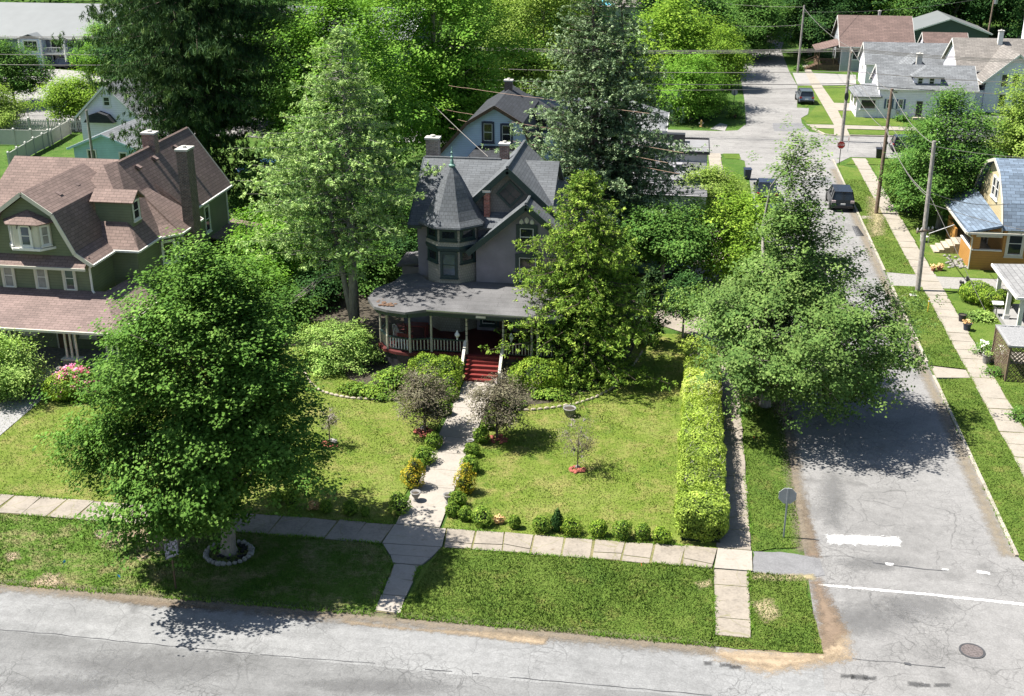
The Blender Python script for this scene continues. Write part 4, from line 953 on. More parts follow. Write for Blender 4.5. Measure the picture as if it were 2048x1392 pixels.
m = MB(HF); m.slab([(-12,84.5,8.5),(-8.2,84.5,6.3),(-8.2,89,6.3),(-12,89,8.5)], .12); m.slab([(-10.2,86.8,8.3),(-7,84.5,6.2),(-7,89,6.2)], .1); m.build('roof', 'dark_roof', HF)
m = MB(HF); m.box(-10.6,84.7,0,-7.6,88.7,6.3); m.build('wall', 'pale_blue', HF)
window(HF, (-13.55,Y0,7.3), -90, .62, 1.2, 'navy_trim', 'glass', .13); window(HF, (-12.25,Y0,7.2), -90, .62, 1.2, 'navy_trim', 'glass', .13)
m = MB(HF); m.slab([(-15.5,77.6,5.0),(-10.2,77.6,5.0),(-11.2,79.98,6.35),(-14.3,79.98,6.35)], .12); m.slab([(-15.5,77.6,5.0),(-14.3,79.98,6.35),(-15.5,79.98,5.0)], .1); q = m.build('porch_roof', 'dark_roof', HF)
m = MB(HF); m.beam((-15.5,77.56,4.9),(-10.2,77.56,4.9),.08,.14); m.build('gutter', 'pale_blue', q)
m = MB(HF); m.box(-15.3,77.9,0,-10.4,79.98,4.8); m.build('porch', 'pale_blue', HF)
window(HF, (-14.9,77.9,3.9), -90, .6, 1.2, 'navy_trim'); window(HF, (-12,77.9,3.9), -90, .9, 1.2, 'navy_trim')
chimney(HF, -13.1, 86.6, 8.4, 9.75, .55, .5, 'dark_brick')

HG = thing('corner_shop', 'low corner building with pale hipped shingle roof on the cross street', 'building', (-6,104,0))
m = MB(HG); m.box(-13,100.6,0,-2.2,107.4,3.7); m.build('wall', 'grey_wall', HG)
m = MB(HG); x0,x1,a,b,e,r = -13.6,-1.6,99.9,108.1,3.75,5.6
m.slab([(x0,a,e),(x1,a,e),(x1-3.6,104,r),(x0,104,r)], .16); m.slab([(x1,a,e),(x1,b,e),(x1-3.6,104,r)], .16); m.slab([(x0,b,e),(x1,b,e),(x1-3.6,104,r),(x0,104,r)], .16); q = m.build('roof', 'pale_roof', HG)
m = MB(HG); m.beam((x0,a-.03,e-.12),(x1,a-.03,e-.12),.07,.2); m.beam((x1+.03,a,e-.12),(x1+.03,b,e-.12),.07,.2); m.build('gutter', 'white_trim', q)
window(HG, (-4,100.6,2.2), -90, 1.6, 1.2, cols=2); window(HG, (-8,100.6,2.2), -90, 1.6, 1.2, cols=2)
HG2 = thing('flat_roof_building', 'low flat roofed building with skylight dome and ribbed metal sheeting', 'building', (-3,92,0))
m = MB(HG2); m.box(-9,94.6,0,1.85,99.6,3.0); m.build('wall', 'grey_wall', HG2)
m = MB(HG2); m.box(-9.1,94.5,3.0,1.95,99.7,3.1); m.k = 1
m.box(-9.1,94.42,3.0,1.95,94.5,3.24); m.box(1.95,94.42,3.0,2.03,99.78,3.24); m.box(-9.1,99.7,3.0,1.95,99.78,3.24); q = m.build('flat_roof', ['membrane','dark_metal'], HG2)
m = MB(HG2); m.box(-9,84.0,0,1.75,94.4,2.3); m.build('wall', 'grey_siding', HG2)
m = MB(HG2)
for i in range(17):   # ribbed sheets
    y = 90.6+i*.22; m.box(-9.05,y,2.30,1.8,y+.20,2.36+.05*(i%2)); m.k = 1-m.k
m.k = 0
for i in range(19): y = 83.7+i*.215; m.box(-9.05,y,2.30,1.8,y+.195,2.36+.05*(i%2)); m.k = 1-m.k
m.build('ribbed_roof', ['seam_light','membrane'], HG2)
m = MB(HG2); m.box(-9.05,87.8,2.30,1.8,90.55,2.5); m.build('flat_roof', 'membrane', HG2)
m = MB(HG2); 
for i in range(5): t0 = i/5; m.lathe([(.8*math.cos(t0*PI/2)+.02, 3.22+.34*math.sin(t0*PI/2)),(.8*math.cos((t0+.2)*PI/2)+.02, 3.22+.34*math.sin((t0+.2)*PI/2))], -2.3, 96.0, 14)
m.box(-3.15,95.2,3.1,-1.45,96.85,3.22); m.build('skylight', 'seam_light', HG2)
m = MB(HG2); m.box(-3.2,98.2,3.1,.0,99.0,3.8); m.build('roof_hatch', 'dark_metal', HG2)
for x, y, w_, d_, hh in ((-1.0,89.7,.75,.75,.6),(-3.1,90.1,1.5,.45,.4)):
    m = MB(HG2); m.box(x-w_/2,y-d_/2,2.5,x+w_/2,y+d_/2,2.5+hh); q = m.build('rooftop_unit', 'seam_light', HG2)
    m = MB(HG2)
    for i in range(4): m.box(x-w_/2+.06,y-d_/2-.015,2.6+i*.1,x+w_/2-.06,y-d_/2,2.65+i*.1)
    m.build('grille', 'dark_metal', q)
m = MB(HG2); m.box(-.9,91.2,2.4,-.1,91.9,2.9); m.build('roof_hatch', 'seam_light', HG2)

HH = thing('brown_roof_house', 'white house with big brown roof and brown stairs at the far side street', 'house', (24,165,0))
gable(HH, 19.4, 28.2, 160, 170, 3.35, 6.4, 'x', 'grey_siding', 'brown_roof_far', .5, .35)
m = MB(HH); m.slab([(16.2,160.2,2.5),(19.38,160.2,3.4),(19.38,166,3.4),(16.2,166,2.5)], .14); m.build('porch_roof', 'brown_roof_far', HH)
m = MB(HH); m.box(16.6,160.4,0,19.38,166,.75); pf = m.build('porch_floor', 'brown_wood', HH); rail(HH, [(16.7,163),(16.7,160.5),(19.3,160.5)], .75, .75, ['brown_wood','brown_wood'])
for x, y in ((16.7,160.5),(18.6,160.5),(16.7,163),(16.7,165.8)): m = MB(HH); m.box(x-.07,y-.07,.75,x+.07,y+.07,2.6); m.build('porch_column', 'brown_wood', HH)
m = MB(HH)
for i in range(5): m.box(15.0+.33*i,160.6,0,15.35+.33*i,162.2,.14*(i+1))
m.build('steps', 'brown_wood', HH); m = MB(HH); m.beam((15.0,160.55,.9),(16.7,160.55,1.6),.08,.1); m.beam((15.0,162.25,.9),(16.7,162.25,1.6),.08,.1); m.build('handrail', 'brown_wood', HH)
m = MB(HH); m.prism([(22.2,160.01),(22.9,159.2),(25.7,159.2),(26.4,160.01)], 0, 2.4); by = m.build('bay_window', 'grey_siding', HH)
m = MB(HH); T_ = [(22.9,159.99,3.1),(25.7,159.99,3.1)]; m.slab([(22.6,158.9,2.45),(26.0,158.9,2.45),T_[1],T_[0]], .08); m.slab([(22.6,158.9,2.45),T_[0],(21.9,159.99,2.45)], .08); m.slab([(26.0,158.9,2.45),T_[1],(26.7,159.99,2.45)], .08); m.build('roof', 'brown_roof_far', by)
for x in (23.4,25.2): window(HH, (x,159.2,1.5), -90, .8, 1.2)
window(HH, (24.3,159.2,1.5), -90, .7, 1.2); window(HH, (21.2,160,2.2), -90, .7, 1.3); window(HH, (27.3,160,2.0), -90, .7, 1.2)
chimney(HH, 24.6, 166.5, 5.6, 6.9, .3, .3, 'cap_stone')

HI = thing('green_garage', 'dark green metal garage with white roof beyond the brown roofed house', 'garage', (36,186,0))
gable(HI, 31.0, 42.0, 180, 190, 2.7, 4.6, 'y', 'forest_siding', 'white_metal_roof', .4, .3)
m = MB(HI); m.box(33.5,179.96,0,37,180,2.1); m.build('garage_door', 'forest_siding', HI); window(HI, (39.5,180,1.5), -90, .9, .9)

HJ = thing('white_cottage', 'white cottage with grey roof, blue shutters and screened corner porch', 'house', (23,131,0))
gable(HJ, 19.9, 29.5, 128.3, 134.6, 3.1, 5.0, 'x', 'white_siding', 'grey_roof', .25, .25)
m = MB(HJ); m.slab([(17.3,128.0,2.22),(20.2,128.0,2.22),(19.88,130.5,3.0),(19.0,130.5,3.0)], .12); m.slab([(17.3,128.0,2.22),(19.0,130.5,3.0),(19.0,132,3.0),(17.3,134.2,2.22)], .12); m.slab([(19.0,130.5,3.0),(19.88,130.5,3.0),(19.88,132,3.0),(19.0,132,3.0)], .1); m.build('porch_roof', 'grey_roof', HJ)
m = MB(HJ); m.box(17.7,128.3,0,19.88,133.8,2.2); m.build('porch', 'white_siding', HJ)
window(HJ, (18.85,128.3,1.4), -90, 1.5, .95, 'white_trim', 'glass', .08, rail=False); window(HJ, (17.7,129.6,1.4), 180, 1.6, .95, 'white_trim', 'glass', .08, cols=2, rail=False); window(HJ, (17.7,132.2,1.4), 180, 1.6, .95, 'white_trim', 'glass', .08, cols=2, rail=False)
for x in (20.95,22.15,24.95+1.3): window(HJ, (x,128.3,1.5), -90, .42, .95, 'white_trim', 'glass', .07, shut='shutter_blue', cols=2)
window(HJ, (22.0-.5,128.3,2.72), -90, .4, .18, 'white_trim', 'glass', .06, rail=False, sill=False)
door(HJ, (24.05,128.3,.25), -90, .62, 1.6, 'dark_door'); m = MB(HJ); m.box(23.4,127.5,0,24.7,128.28,.26); m.build('steps', 'sandstone', HJ)
m = MB(HJ); m.prism([(23.3,128.9),(26.0,128.9),(26.0,131.4),(23.3,131.4)], 3.3, 4.4); dm = m.build('dormer', 'white_siding', HJ)
m = MB(HJ); m.slab([(23.0,128.6,4.3),(26.3,128.6,4.3),(24.65,130.2,5.1)], .1); m.slab([(23.0,128.6,4.3),(24.65,130.2,5.1),(24.65,131.5,5.1),(23.0,131.5,4.3)], .1); m.slab([(26.3,128.6,4.3),(24.65,130.2,5.1),(24.65,131.5,5.1),(26.3,131.5,4.3)], .1); m.build('roof', 'grey_roof', dm)
for x in (23.95,25.1): window(HJ, (x,128.9,3.85), -90, .5, .6, 'white_trim', 'glass', .07)
m = MB(HJ); m.lathe([(.1,.5),(.16,.6),(.16,.8),(.1,.9)], 21.95, 128.1, 8); m.build('gas_meter', 'metal', HJ)
chimney(HJ, 24.3, 133.0, 4.4, 6.0, .55, .5, 'cap_stone')
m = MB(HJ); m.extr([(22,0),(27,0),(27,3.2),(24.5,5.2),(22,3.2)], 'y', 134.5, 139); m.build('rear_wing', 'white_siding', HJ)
m = MB(HJ); m.slab([(21.6,134,2.95),(24.5,134,5.4),(24.5,139.3,5.4),(21.6,139.3,2.95)], .12); m.slab([(27.4,134,2.95),(24.5,134,5.4),(24.5,139.3,5.4),(27.4,139.3,2.95)], .12); m.build('roof', 'grey_roof', HJ)
HJ2 = thing('white_garage', 'white garage with grey roof beside the far driveway', 'garage', (25,150,0))
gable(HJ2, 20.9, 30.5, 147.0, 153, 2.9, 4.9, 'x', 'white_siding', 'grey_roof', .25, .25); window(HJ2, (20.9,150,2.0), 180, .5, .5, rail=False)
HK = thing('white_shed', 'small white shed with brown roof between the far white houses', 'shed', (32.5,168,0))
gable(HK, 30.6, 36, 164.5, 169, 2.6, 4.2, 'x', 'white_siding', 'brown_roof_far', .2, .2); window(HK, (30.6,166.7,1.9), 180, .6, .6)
HL = thing('white_gable_house', 'white house with beige roof and front gable behind the tall maple', 'house', (34,138,0))
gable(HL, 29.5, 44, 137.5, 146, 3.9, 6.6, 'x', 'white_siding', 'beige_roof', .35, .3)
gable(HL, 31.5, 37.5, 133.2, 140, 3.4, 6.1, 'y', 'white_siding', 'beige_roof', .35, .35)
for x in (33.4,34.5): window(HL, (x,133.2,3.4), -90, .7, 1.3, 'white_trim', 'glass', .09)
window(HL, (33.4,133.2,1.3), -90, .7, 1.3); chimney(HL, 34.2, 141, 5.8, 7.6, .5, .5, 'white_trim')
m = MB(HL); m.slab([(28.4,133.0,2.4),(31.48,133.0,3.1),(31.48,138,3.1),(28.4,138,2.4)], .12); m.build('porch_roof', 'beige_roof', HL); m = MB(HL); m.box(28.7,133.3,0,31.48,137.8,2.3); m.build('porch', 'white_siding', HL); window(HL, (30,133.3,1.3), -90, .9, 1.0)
HM = thing('white_steepled_building', 'tall narrow white building among dark trees at the far corner', 'building', (47,170,0))
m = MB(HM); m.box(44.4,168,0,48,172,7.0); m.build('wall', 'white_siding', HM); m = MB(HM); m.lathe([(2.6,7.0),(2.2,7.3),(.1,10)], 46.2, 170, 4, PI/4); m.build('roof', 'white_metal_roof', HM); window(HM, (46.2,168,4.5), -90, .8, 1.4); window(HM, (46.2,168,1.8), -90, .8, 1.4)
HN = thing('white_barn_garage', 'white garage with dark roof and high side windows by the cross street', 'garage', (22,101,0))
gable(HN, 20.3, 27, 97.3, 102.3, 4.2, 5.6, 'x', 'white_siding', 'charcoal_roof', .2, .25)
for y in (98.9,99.8,100.7): window(HN, (20.3,y,3.9), 180, .5, .9, 'white_trim', 'glass', .07, rail=False)
window(HN, (22,97.3,2.2), -90, .7, 1.0); door(HN, (24.5,97.3,0), -90, .8, 1.8)

HO = thing('orange_house', 'orange sided house with blue grey roof and corner porch facing the side street', 'house', (22,80,0))
m = MB(HO); m.box(20.6,76.4,0,30,84.5,2.9); m.build('wall', 'orange_siding', HO)
pr_ = [(76.6,2.6),(84.6,2.6),(84.2,4.1),(82.4,5.75),(80.6,6.3),(78.8,5.75),(77.0,4.1)]
m = MB(HO); m.extr(pr_, 'x', 20.7, 30); m.build('gable_wall', 'tan_siding', HO)
m = MB(HO); Q = [(76.0,2.85),(77.0,4.4),(78.8,5.95),(80.6,6.5),(82.4,5.95),(84.3,4.4),(85.1,2.85)]
for (a,za),(b,zb) in zip(Q[:-1],Q[1:]): m.slab([(20.35,a,za),(20.35,b,zb),(30.4,b,zb),(30.4,a,za)], .13)
q = m.build('roof', 'blue_roof', HO); m = MB(HO)
for (a,za),(b,zb) in zip(Q[:-1],Q[1:]): m.beam((20.335,a,za-.1),(20.335,b,zb-.1),.05,.2)
m.build('rake_board', 'cream_trim', q)
m = MB(HO); m.slab([(18.2,75.9,2.68),(20.34,75.9,3.2),(20.34,84.4,3.55),(18.2,84.6,2.68)], .13); q = m.build('porch_roof', 'blue_roof', HO)
m = MB(HO); m.beam((18.2,75.86,2.6),(30,75.86,2.72),.09,.12); m.beam((18.15,75.9,2.6),(18.15,84.6,2.6),.09,.12); m.build('gutter', 'cream_trim', q)
m = MB(HO); m.box(18.75,76.4,0,20.58,84.0,.75); m.build('porch_floor', 'walk_old', HO)
m = MB(HO); m.box(18.72,76.38,.0,18.86,79.6,1.35); m.box(18.86,76.38,0,20.59,76.5,1.35); m.k = 1; m.box(18.66,76.3,1.35,18.92,79.6,1.42); m.box(18.92,76.3,1.35,20.59,76.56,1.42); q = m.build('porch_wall', ['orange_siding','white_trim'], HO); m = MB(HO); m.box(18.72,81.4,.0,18.86,84,1.35); m.build('porch_wall', 'orange_siding', HO)
for y0_ in (76.38,83.5): m = MB(HO); m.box(18.70,y0_,1.42,19.2,y0_+.5,2.5); m.build('porch_column', 'orange_siding', HO)
m = MB(HO); m.extr([(18.9,2.25),(20.5,2.25),(20.5,2.6),(18.9,2.6)], 'y', 76.36, 76.5); m.build('arch_board', 'cream_trim', HO)
m = MB(HO)
for i in range(5): m.box(17.15+.32*i,79.7,0,17.5+.32*i,81.3,.15*(i+1))
m.build('steps', 'sandstone', HO)
m = MB(HO); m.tube([(17.0,81.45,.9),(18.6,81.45,1.6)], .03, 6); m.tube([(17.05,81.45,0),(17.05,81.45,.92)], .025, 6); m.build('handrail', 'metal', HO)
window(HO, (21.35,76.4,1.9), -90, .85, 1.5, 'cream_trim', 'glass', .14); window(HO, (24.5,76.4,1.9), -90, .85, 1.5, 'cream_trim', 'glass', .14)
window(HO, (20.7,80.05,4.5), 180, .62, 1.2, 'white_trim', 'glass', .1); window(HO, (20.7,81.0,4.5), 180, .62, 1.2, 'white_trim', 'glass', .1)
door(HO, (20.6,80.5,.75), 180, .8, 1.75, 'brown_wood', 'cream_trim')
m = MB(HO); m.tube([(18.2,75.9,2.55),(18.65,76.25,2.2),(18.68,76.3,.1)], .05, 6); m.build('downspout', 'cream_trim', HO)
HP = thing('porch_house', 'house with pale grey hipped porch roof on white posts at the right edge', 'house', (22,66,0))
m = MB(HP); m.slab([(18.35,63.5,2.65),(18.35,69.4,2.65),(20.6,67.4,3.35),(20.6,65.6,3.35)], .14); m.slab([(18.35,63.5,2.65),(20.6,65.6,3.35),(26,65.6,3.35),(26,63.5,2.65)], .14); m.slab([(18.35,69.4,2.65),(20.6,67.4,3.35),(26,67.4,3.35),(26,69.4,2.65)], .14); m.slab([(20.6,65.6,3.35),(20.6,67.4,3.35),(26,67.4,3.35),(26,65.6,3.35)], .14); q = m.build('porch_roof', 'light_roof', HP)
m = MB(HP); m.beam((18.3,63.45,2.57),(18.3,69.45,2.57),.09,.14); m.beam((18.3,63.45,2.57),(26,63.45,2.57),.09,.14); m.build('fascia', 'white_trim', q)
for x, y in ((18.75,63.9),(18.75,66.5),(18.75,69.0),(22.3,63.9)): m = MB(HP); m.box(x-.11,y-.11,.3,x+.11,y+.11,2.5); m.k = 0; m.box(x-.15,y-.15,.3,x+.15,y+.15,.55); m.build('porch_column', 'white_trim', HP)
m = MB(HP); m.box(18.5,63.6,0,26,69.2,.3); m.build('porch_floor', 'walk_grey', HP); m = MB(HP); m.box(21.2,62,0.05,30,71,3.0); m.build('wall', 'grey_siding', HP)
m = MB(HP); m.slab([(20.9,61.5,2.95),(20.9,71.5,2.95),(26,71.5,6),(26,61.5,6)], .14); m.build('roof', 'light_roof', HP); window(HP, (21.2,65,1.6), 180, .9, 1.3); door(HP, (21.2,67.4,.3), 180, .8, 1.75)
b_ = G(1240,62)
HR = thing('grey_roof_house', 'house with wide grey shingle roof among the trees at the top centre', 'house', (b_.x,b_.y,0))
gable(HR, b_.x-4.2, b_.x+6.0, b_.y, b_.y+10, 4.0, 6.3, 'x', 'grey_siding', 'beige_roof', .5, .3); window(HR, (b_.x+1,b_.y,2.2), -90, 1.0, 1.2)
HR2 = thing('pale_house', 'pale house half hidden by trees beside the far side street', 'house', (16,190,0))
gable(HR2, 12.5, 15.6, 192, 200, 4.2, 6, 'y', 'grey_siding', 'charcoal_roof', .3, .3); window(HR2, (14.2,192,2.5), -90, .8, 1.2)

# ------------------------------------------------------------------ fences, lattice screen
def vfence(pts, hh, label, name='vinyl_fence', picket=False, sp=2.0):
    c = pts[0]; t = thing(name, label, 'fence', (c[0],c[1],0)); m = MB(t); posts = []
    for a, b in zip(pts[:-1], pts[1:]):
        a = Vector((*a,0)); b = Vector((*b,0)); L = (b-a).length; n = max(1, round(L/sp)); 
        for i in range(n+1):
            q = a.lerp(b, i/n)
            if not posts or (q-posts[-1]).length > .3: posts.append(q)
        if picket:
            k = int(L/.17)
            for i in range(k): p = a.lerp(b, (i+.5)/k); m.beam(p+Vector((0,0,.08)), p+Vector((0,0,hh)), .09, .03)
            for z in (.3,hh-.2): m.beam(a+Vector((0,0,z)), b+Vector((0,0,z)), .05, .08)
        else:
            m.beam(a+Vector((0,0,hh/2+.03)), b+Vector((0,0,hh/2+.03)), .04, hh-.1)
            for z in (.12,hh): m.beam(a+Vector((0,0,z)), b+Vector((0,0,z)), .07, .13)
    m.build('panel', 'vinyl', t)
    for p in posts:
        m = MB(t); m.box(p.x-.09,p.y-.09,0,p.x+.09,p.y+.09,hh+.12); m.lathe([(.15,hh+.12),(.15,hh+.16),(.02,hh+.27)], p.x, p.y, 4, PI/4); m.build('post', 'vinyl', t)
vfence([(-78,100.6),(-64.5,102.3),(-59.4,102.5)], 1.42, 'tall cream panel fence along the far lawn behind the green house')
a = G(100,310); vfence([(-58.2,93.5),(-59.2,99.5),(-59.5,103.2),(-60.2,108)], 1.3, 'cream panel fence running back beside the aqua cottage')
vfence([(-69,108.8),(-63,109.0),(-57.6,109.9)], 1.15, 'low picket fence in front of the parking lot', 'picket_fence', True, 2.2)
def lattice_panel(m, a, b, z0, z1, sp=.16, w=.035):
    a = Vector((*a,0)); b = Vector((*b,0)); L = (b-a).length; hh = z1-z0; u = (b-a).normalized(); nn = Vector((-u.y,u.x,0))
    for s in (1,-1):
        k = -hh
        while k < L:
            t0, t1 = max(0,k), min(L,k+hh)
            if t1-t0 > .03:
                za, zb = (z0+(t0-k), z0+(t1-k)); 
                if s < 0: za, zb = z0+hh-(t0-k), z0+hh-(t1-k)
                m.beam(a+u*t0+Vector((0,0,za))+nn*s*.008, a+u*t1+Vector((0,0,zb))+nn*s*.008, w, .012) if False else m.beam(a+u*t0+Vector((0,0,za))+nn*s*.008, a+u*t1+Vector((0,0,zb))+nn*s*.008, .012, w)
            k += sp*1.414
LQ = thing('lattice_arbour', 'garden arbour of brown lattice with pale lattice top beside the far sidewalk', 'arbour', (17.4,59.2,0.05))
for nm, a, b in (('side_panel',(16.65,60.4),(16.75,57.7)),('front_panel',(16.75,57.7),(19.2,57.6)),('back_panel',(16.65,60.4),(19.2,60.4))):
    m = MB(LQ); lattice_panel(m, a, b, .05, 2.0); m.build(nm, 'lattice_brown', LQ)
m = MB(LQ)
k = -3
while k < 3:
    for s in (1,-1):
        P = []
        for t in np.linspace(0,1,28):
            x = 16.65+2.55*t; y = 59.0+s*(x-17.9)+k
            if 57.6 <= y <= 60.4: P.append((x,y))
        if len(P) > 1: m.beam((*P[0],2.03+.014*s),(*P[-1],2.03+.014*s),.075,.012)
    k += .13
m.box(16.6,57.55,1.98,16.72,60.45,2.07); m.box(16.6,57.5,1.98,19.2,57.62,2.07); m.box(16.6,60.4,1.98,19.2,60.52,2.07); m.build('top_panel', 'lattice_grey', LQ)
for x, y in ((16.65,60.4),(16.75,57.7),(19.2,57.6),(19.2,60.4)): m = MB(LQ); m.box(x-.05,y-.05,.0,x+.05,y+.05,2.02); m.build('post', 'lattice_brown', LQ)

# ------------------------------------------------------------------ poles and wires
def pole(name, label, p, h, r=.15, mat='pole_wood', arm=None, lean=(0,0), xf=False, group='utility poles'):
    t = thing(name, label, 'pole', (p.x,p.y,0), 0, group); m = MB(); m.tube([(0,0,-.2),(lean[0]*.5,lean[1]*.5,h*.5),(lean[0],lean[1],h)], [r,r*.88,r*.72], 10); m.build('shaft', mat, t)
    if arm:
        for z, L, an in arm:
            m = MB(); f = z/h; c = Vector((lean[0]*f,lean[1]*f,z)); u = Vector((math.cos(an),math.sin(an),0)); m.beam(c-u*L/2+Vector((.0,-.16,0)), c+u*L/2+Vector((0,-.16,0)), .10, .12); o = m.build('crossarm', 'pole_brown', t)
            m = MB()
            for q in (-.45,-.2,.2,.45): w_ = c+u*L*q+Vector((0,-.16,.06)); m.lathe([(.05,w_.z),(.06,w_.z+.08),(.03,w_.z+.16)], w_.x, w_.y, 6)
            m.build('insulators', 'cap_stone', o)
    if xf: m = MB(); m.lathe([(.02,h-1.9),(.28,h-1.85),(.28,h-.9),(.2,h-.8),(.02,h-.75)], .45, -.1, 10); m.build('transformer', 'metal', t)
    return t
P1 = G(1835,583); P2 = G(1752,428); P3 = G(1683,283); P4 = G(1595,145); P5 = G(1971,97); PL = G(196,392)
pole('utility_pole', 'leaning grey utility pole on the grass opposite the driveway of the orange house', P1, 9.3, .16, 'pole_wood', [(3.9,1.2,.5)], (-.15,.3))
pole('utility_pole', 'brown utility pole on the verge beside the parked black SUV', P2, 9.4, .16, 'pole_brown', None, (.1,.1))
pole('utility_pole', 'grey utility pole at the crossing behind the red stop sign', P3, 8.9, .17, 'pole_wood', [(8.5,1.6,PI/2)], (0,0), False)
pole('utility_pole', 'far utility pole with brown foot near the stairs of the brown roofed house', P4, 8.4, .15, 'pole_wood', None, (.1,0))
pole('utility_pole', 'far utility pole with grey transformer by the tall narrow white building', P5, 8.2, .15, 'pole_brown', None, (.2,0), True)
pole('utility_pole', 'bare grey pole rising behind the roof of the green house', PL, HT(196,392,220), .13, 'pole_wood')
m = MB(); 
t = thing('round_mirror', 'round dark backed disc fixed halfway up the crossing pole', 'mirror', (P3.x,P3.y-.22,4.35))
m = MB(); m.M = Matrix.Rotation(PI/2,4,'X') @ Matrix.Diagonal((.6,1.25,1,1)); m.lathe([(.05,0),(.3,.0),(.34,.03),(.3,.06),(.22,.045),(.02,.04)], 0, 0, 14); m.build('disc', 'dark_metal', t)
def wire(pts, sag, label, r=.018, mat='wire'):
    m = MB(); L = []
    for a, b in zip(pts[:-1], pts[1:]):
        a = Vector(a); b = Vector(b); n = 14
        for i in range(n):
            s = i/n; p = a.lerp(b, s); p.z -= sag*4*s*(1-s); L.append(p)
    L.append(Vector(pts[-1])); m.org = Vector(pts[0]); m.tube(L, r, 5)
    o = m.build('power_line', mat); tag(o, label, 'wire'); return o
yw = P3.y
W0, W1 = (-110, yw+2), (-46, yw)
for i, (z, dy, lb) in enumerate(((8.62,-.7,'nearest cable of the top bundle over the cross street'),(8.66,0,'middle cable of the top bundle over the cross street'),(8.68,.7,'farthest cable of the top bundle over the cross street'))):
    wire([(W0[0],W0[1]+dy,z),(W1[0],W1[1]+dy,z+.2),(P3.x,P3.y+dy,z),(52,yw+dy,z)], .75, lb, .030)
wire([(W0[0],W0[1],7.0),(W1[0],W1[1],7.15),(P3.x,yw-.2,6.7),(52,yw-.2,6.9)], .8, 'single cable just below the top bundle over the cross street', .030)
wire([(W0[0],W0[1]-.3,6.0),(W1[0],W1[1],6.1),(P3.x,yw-.2,5.55),(52,yw,5.9)], .8, 'thick low cable over the cross street', .034)
wire([(W1[0],W1[1]+.3,5.2),(P3.x,yw-.2,5.2)], .9, 'lowest thin cable over the cross street', .02)
wire([(P1.x-.1,P1.y+.3,9.1),(P2.x+.1,P2.y,9.2),(P3.x,P3.y,8.8),(P4.x,P4.y,8.2)], .5, 'cable linking the pole tops along the side street', .018)
wire([(P1.x-.1,P1.y+.2,6.1),(P2.x,P2.y,6.4),(P3.x,P3.y,6.0)], .6, 'lower cable linking the poles along the side street', .02)
wire([(P1.x-.1,P1.y+.2,9.0),(26,72.5,8.6),(40,73,8.8)], .4, 'cable from the leaning pole top to the right edge', .018)
wire([(P1.x-.05,P1.y,6.3),(20.5,76.0,4.6)], .35, 'service cable from the leaning pole to the orange house', .02)
wire([(P1.x-.05,P1.y,5.6),(26,70,3.9)], .4, 'service cable from the leaning pole over the grey porch', .018)
wire([(P1.x,P1.y,6.0),(18.0,67.8,.1)], .02, 'guy cable from the leaning pole down to the garden', .016)
wire([(P2.x,P2.y,6.6),(P1.x,P1.y+.1,5.9)], .7, 'slack cable between the brown pole and the leaning pole', .018)
wire([(P3.x,P3.y,6.8),(20.5,106.8,.2)], .02, 'guy cable from the crossing pole to the ground', .02)
wire([(P2.x,P2.y,8.2),(20.3,100,4.9)], .25, 'service cable from the brown pole to the white garage', .016)
wire([(P4.x,P4.y,7.9),(19.3,162,4.2)], .3, 'service cable to the brown roofed house', .02)
wire([(P4.x,P4.y,8.2),(-8,176,8.6)], .7, 'upper cable from the far pole into the treetops', .02)
wire([(P4.x,P4.y,6.0),(-4,164,6.2)], .7, 'lower cable from the far pole into the treetops', .022)
wire([(P4.x,P4.y,7.6),(P5.x,P5.y,7.4)], .7, 'cable between the two far poles', .02)
q0 = PY(905,246,76); q1 = PY(968,318,63.6)
wire([q0+(q0-Vector((-10.75,63.4,9.4)))*.7, (-10.75,63.4,9.4)], .05, 'bright service cable landing on the ridge of the grey house', .022, 'wire')
for (a, b, lb) in ((((935,176),(1078,196)),None,'upper cable passing the roof of the pale blue house'), (((935,227),(1105,258)),None,'second cable across the gable of the pale blue house'), (((955,247),(1105,278)),None,'third cable across the gable of the pale blue house'), (((940,264),(1105,297)),None,'lowest orange brown cable across the pale blue house')):
    p = PY(a[0][0],a[0][1],84.0); q = PY(a[1][0],a[1][1],76.0); dd = q-p; wire([p-dd*.3, p, q, q+dd*1.2], .03, lb, .011, 'wire_rust')

# ------------------------------------------------------------------ signs and street furniture
def octo(r): return [(r*math.cos(PI/8+i*PI/4), r*math.sin(PI/8+i*PI/4)) for i in range(8)]
def text(body, size, mat, parent, M):
    cu = bpy.data.curves.new('lettering', 'FONT'); cu.body = body; cu.size = size; cu.align_x = 'CENTER'; cu.align_y = 'CENTER'; cu.extrude = .002
    cu.materials.append(MAT[mat]); tmp = bpy.data.objects.new('tmp', cu); C.objects.link(tmp); bpy.context.view_layer.update(); me = bpy.data.meshes.new_from_object(tmp.evaluated_get(bpy.context.evaluated_depsgraph_get())); bpy.data.objects.remove(tmp); o = bpy.data.objects.new('lettering', me); C.objects.link(o); o.parent = parent; o.matrix_local = M; return o
def upright(ang):   # x = right as read, y = up, z = out of the sign
    a = math.radians(ang); n = Vector((math.cos(a),math.sin(a),0)); r = Vector((-math.sin(a),math.cos(a),0)); M = Matrix.Identity(4)
    for i in range(3): M[i][0] = r[i]; M[i][1] = (0,0,1)[i]; M[i][2] = n[i]
    return M
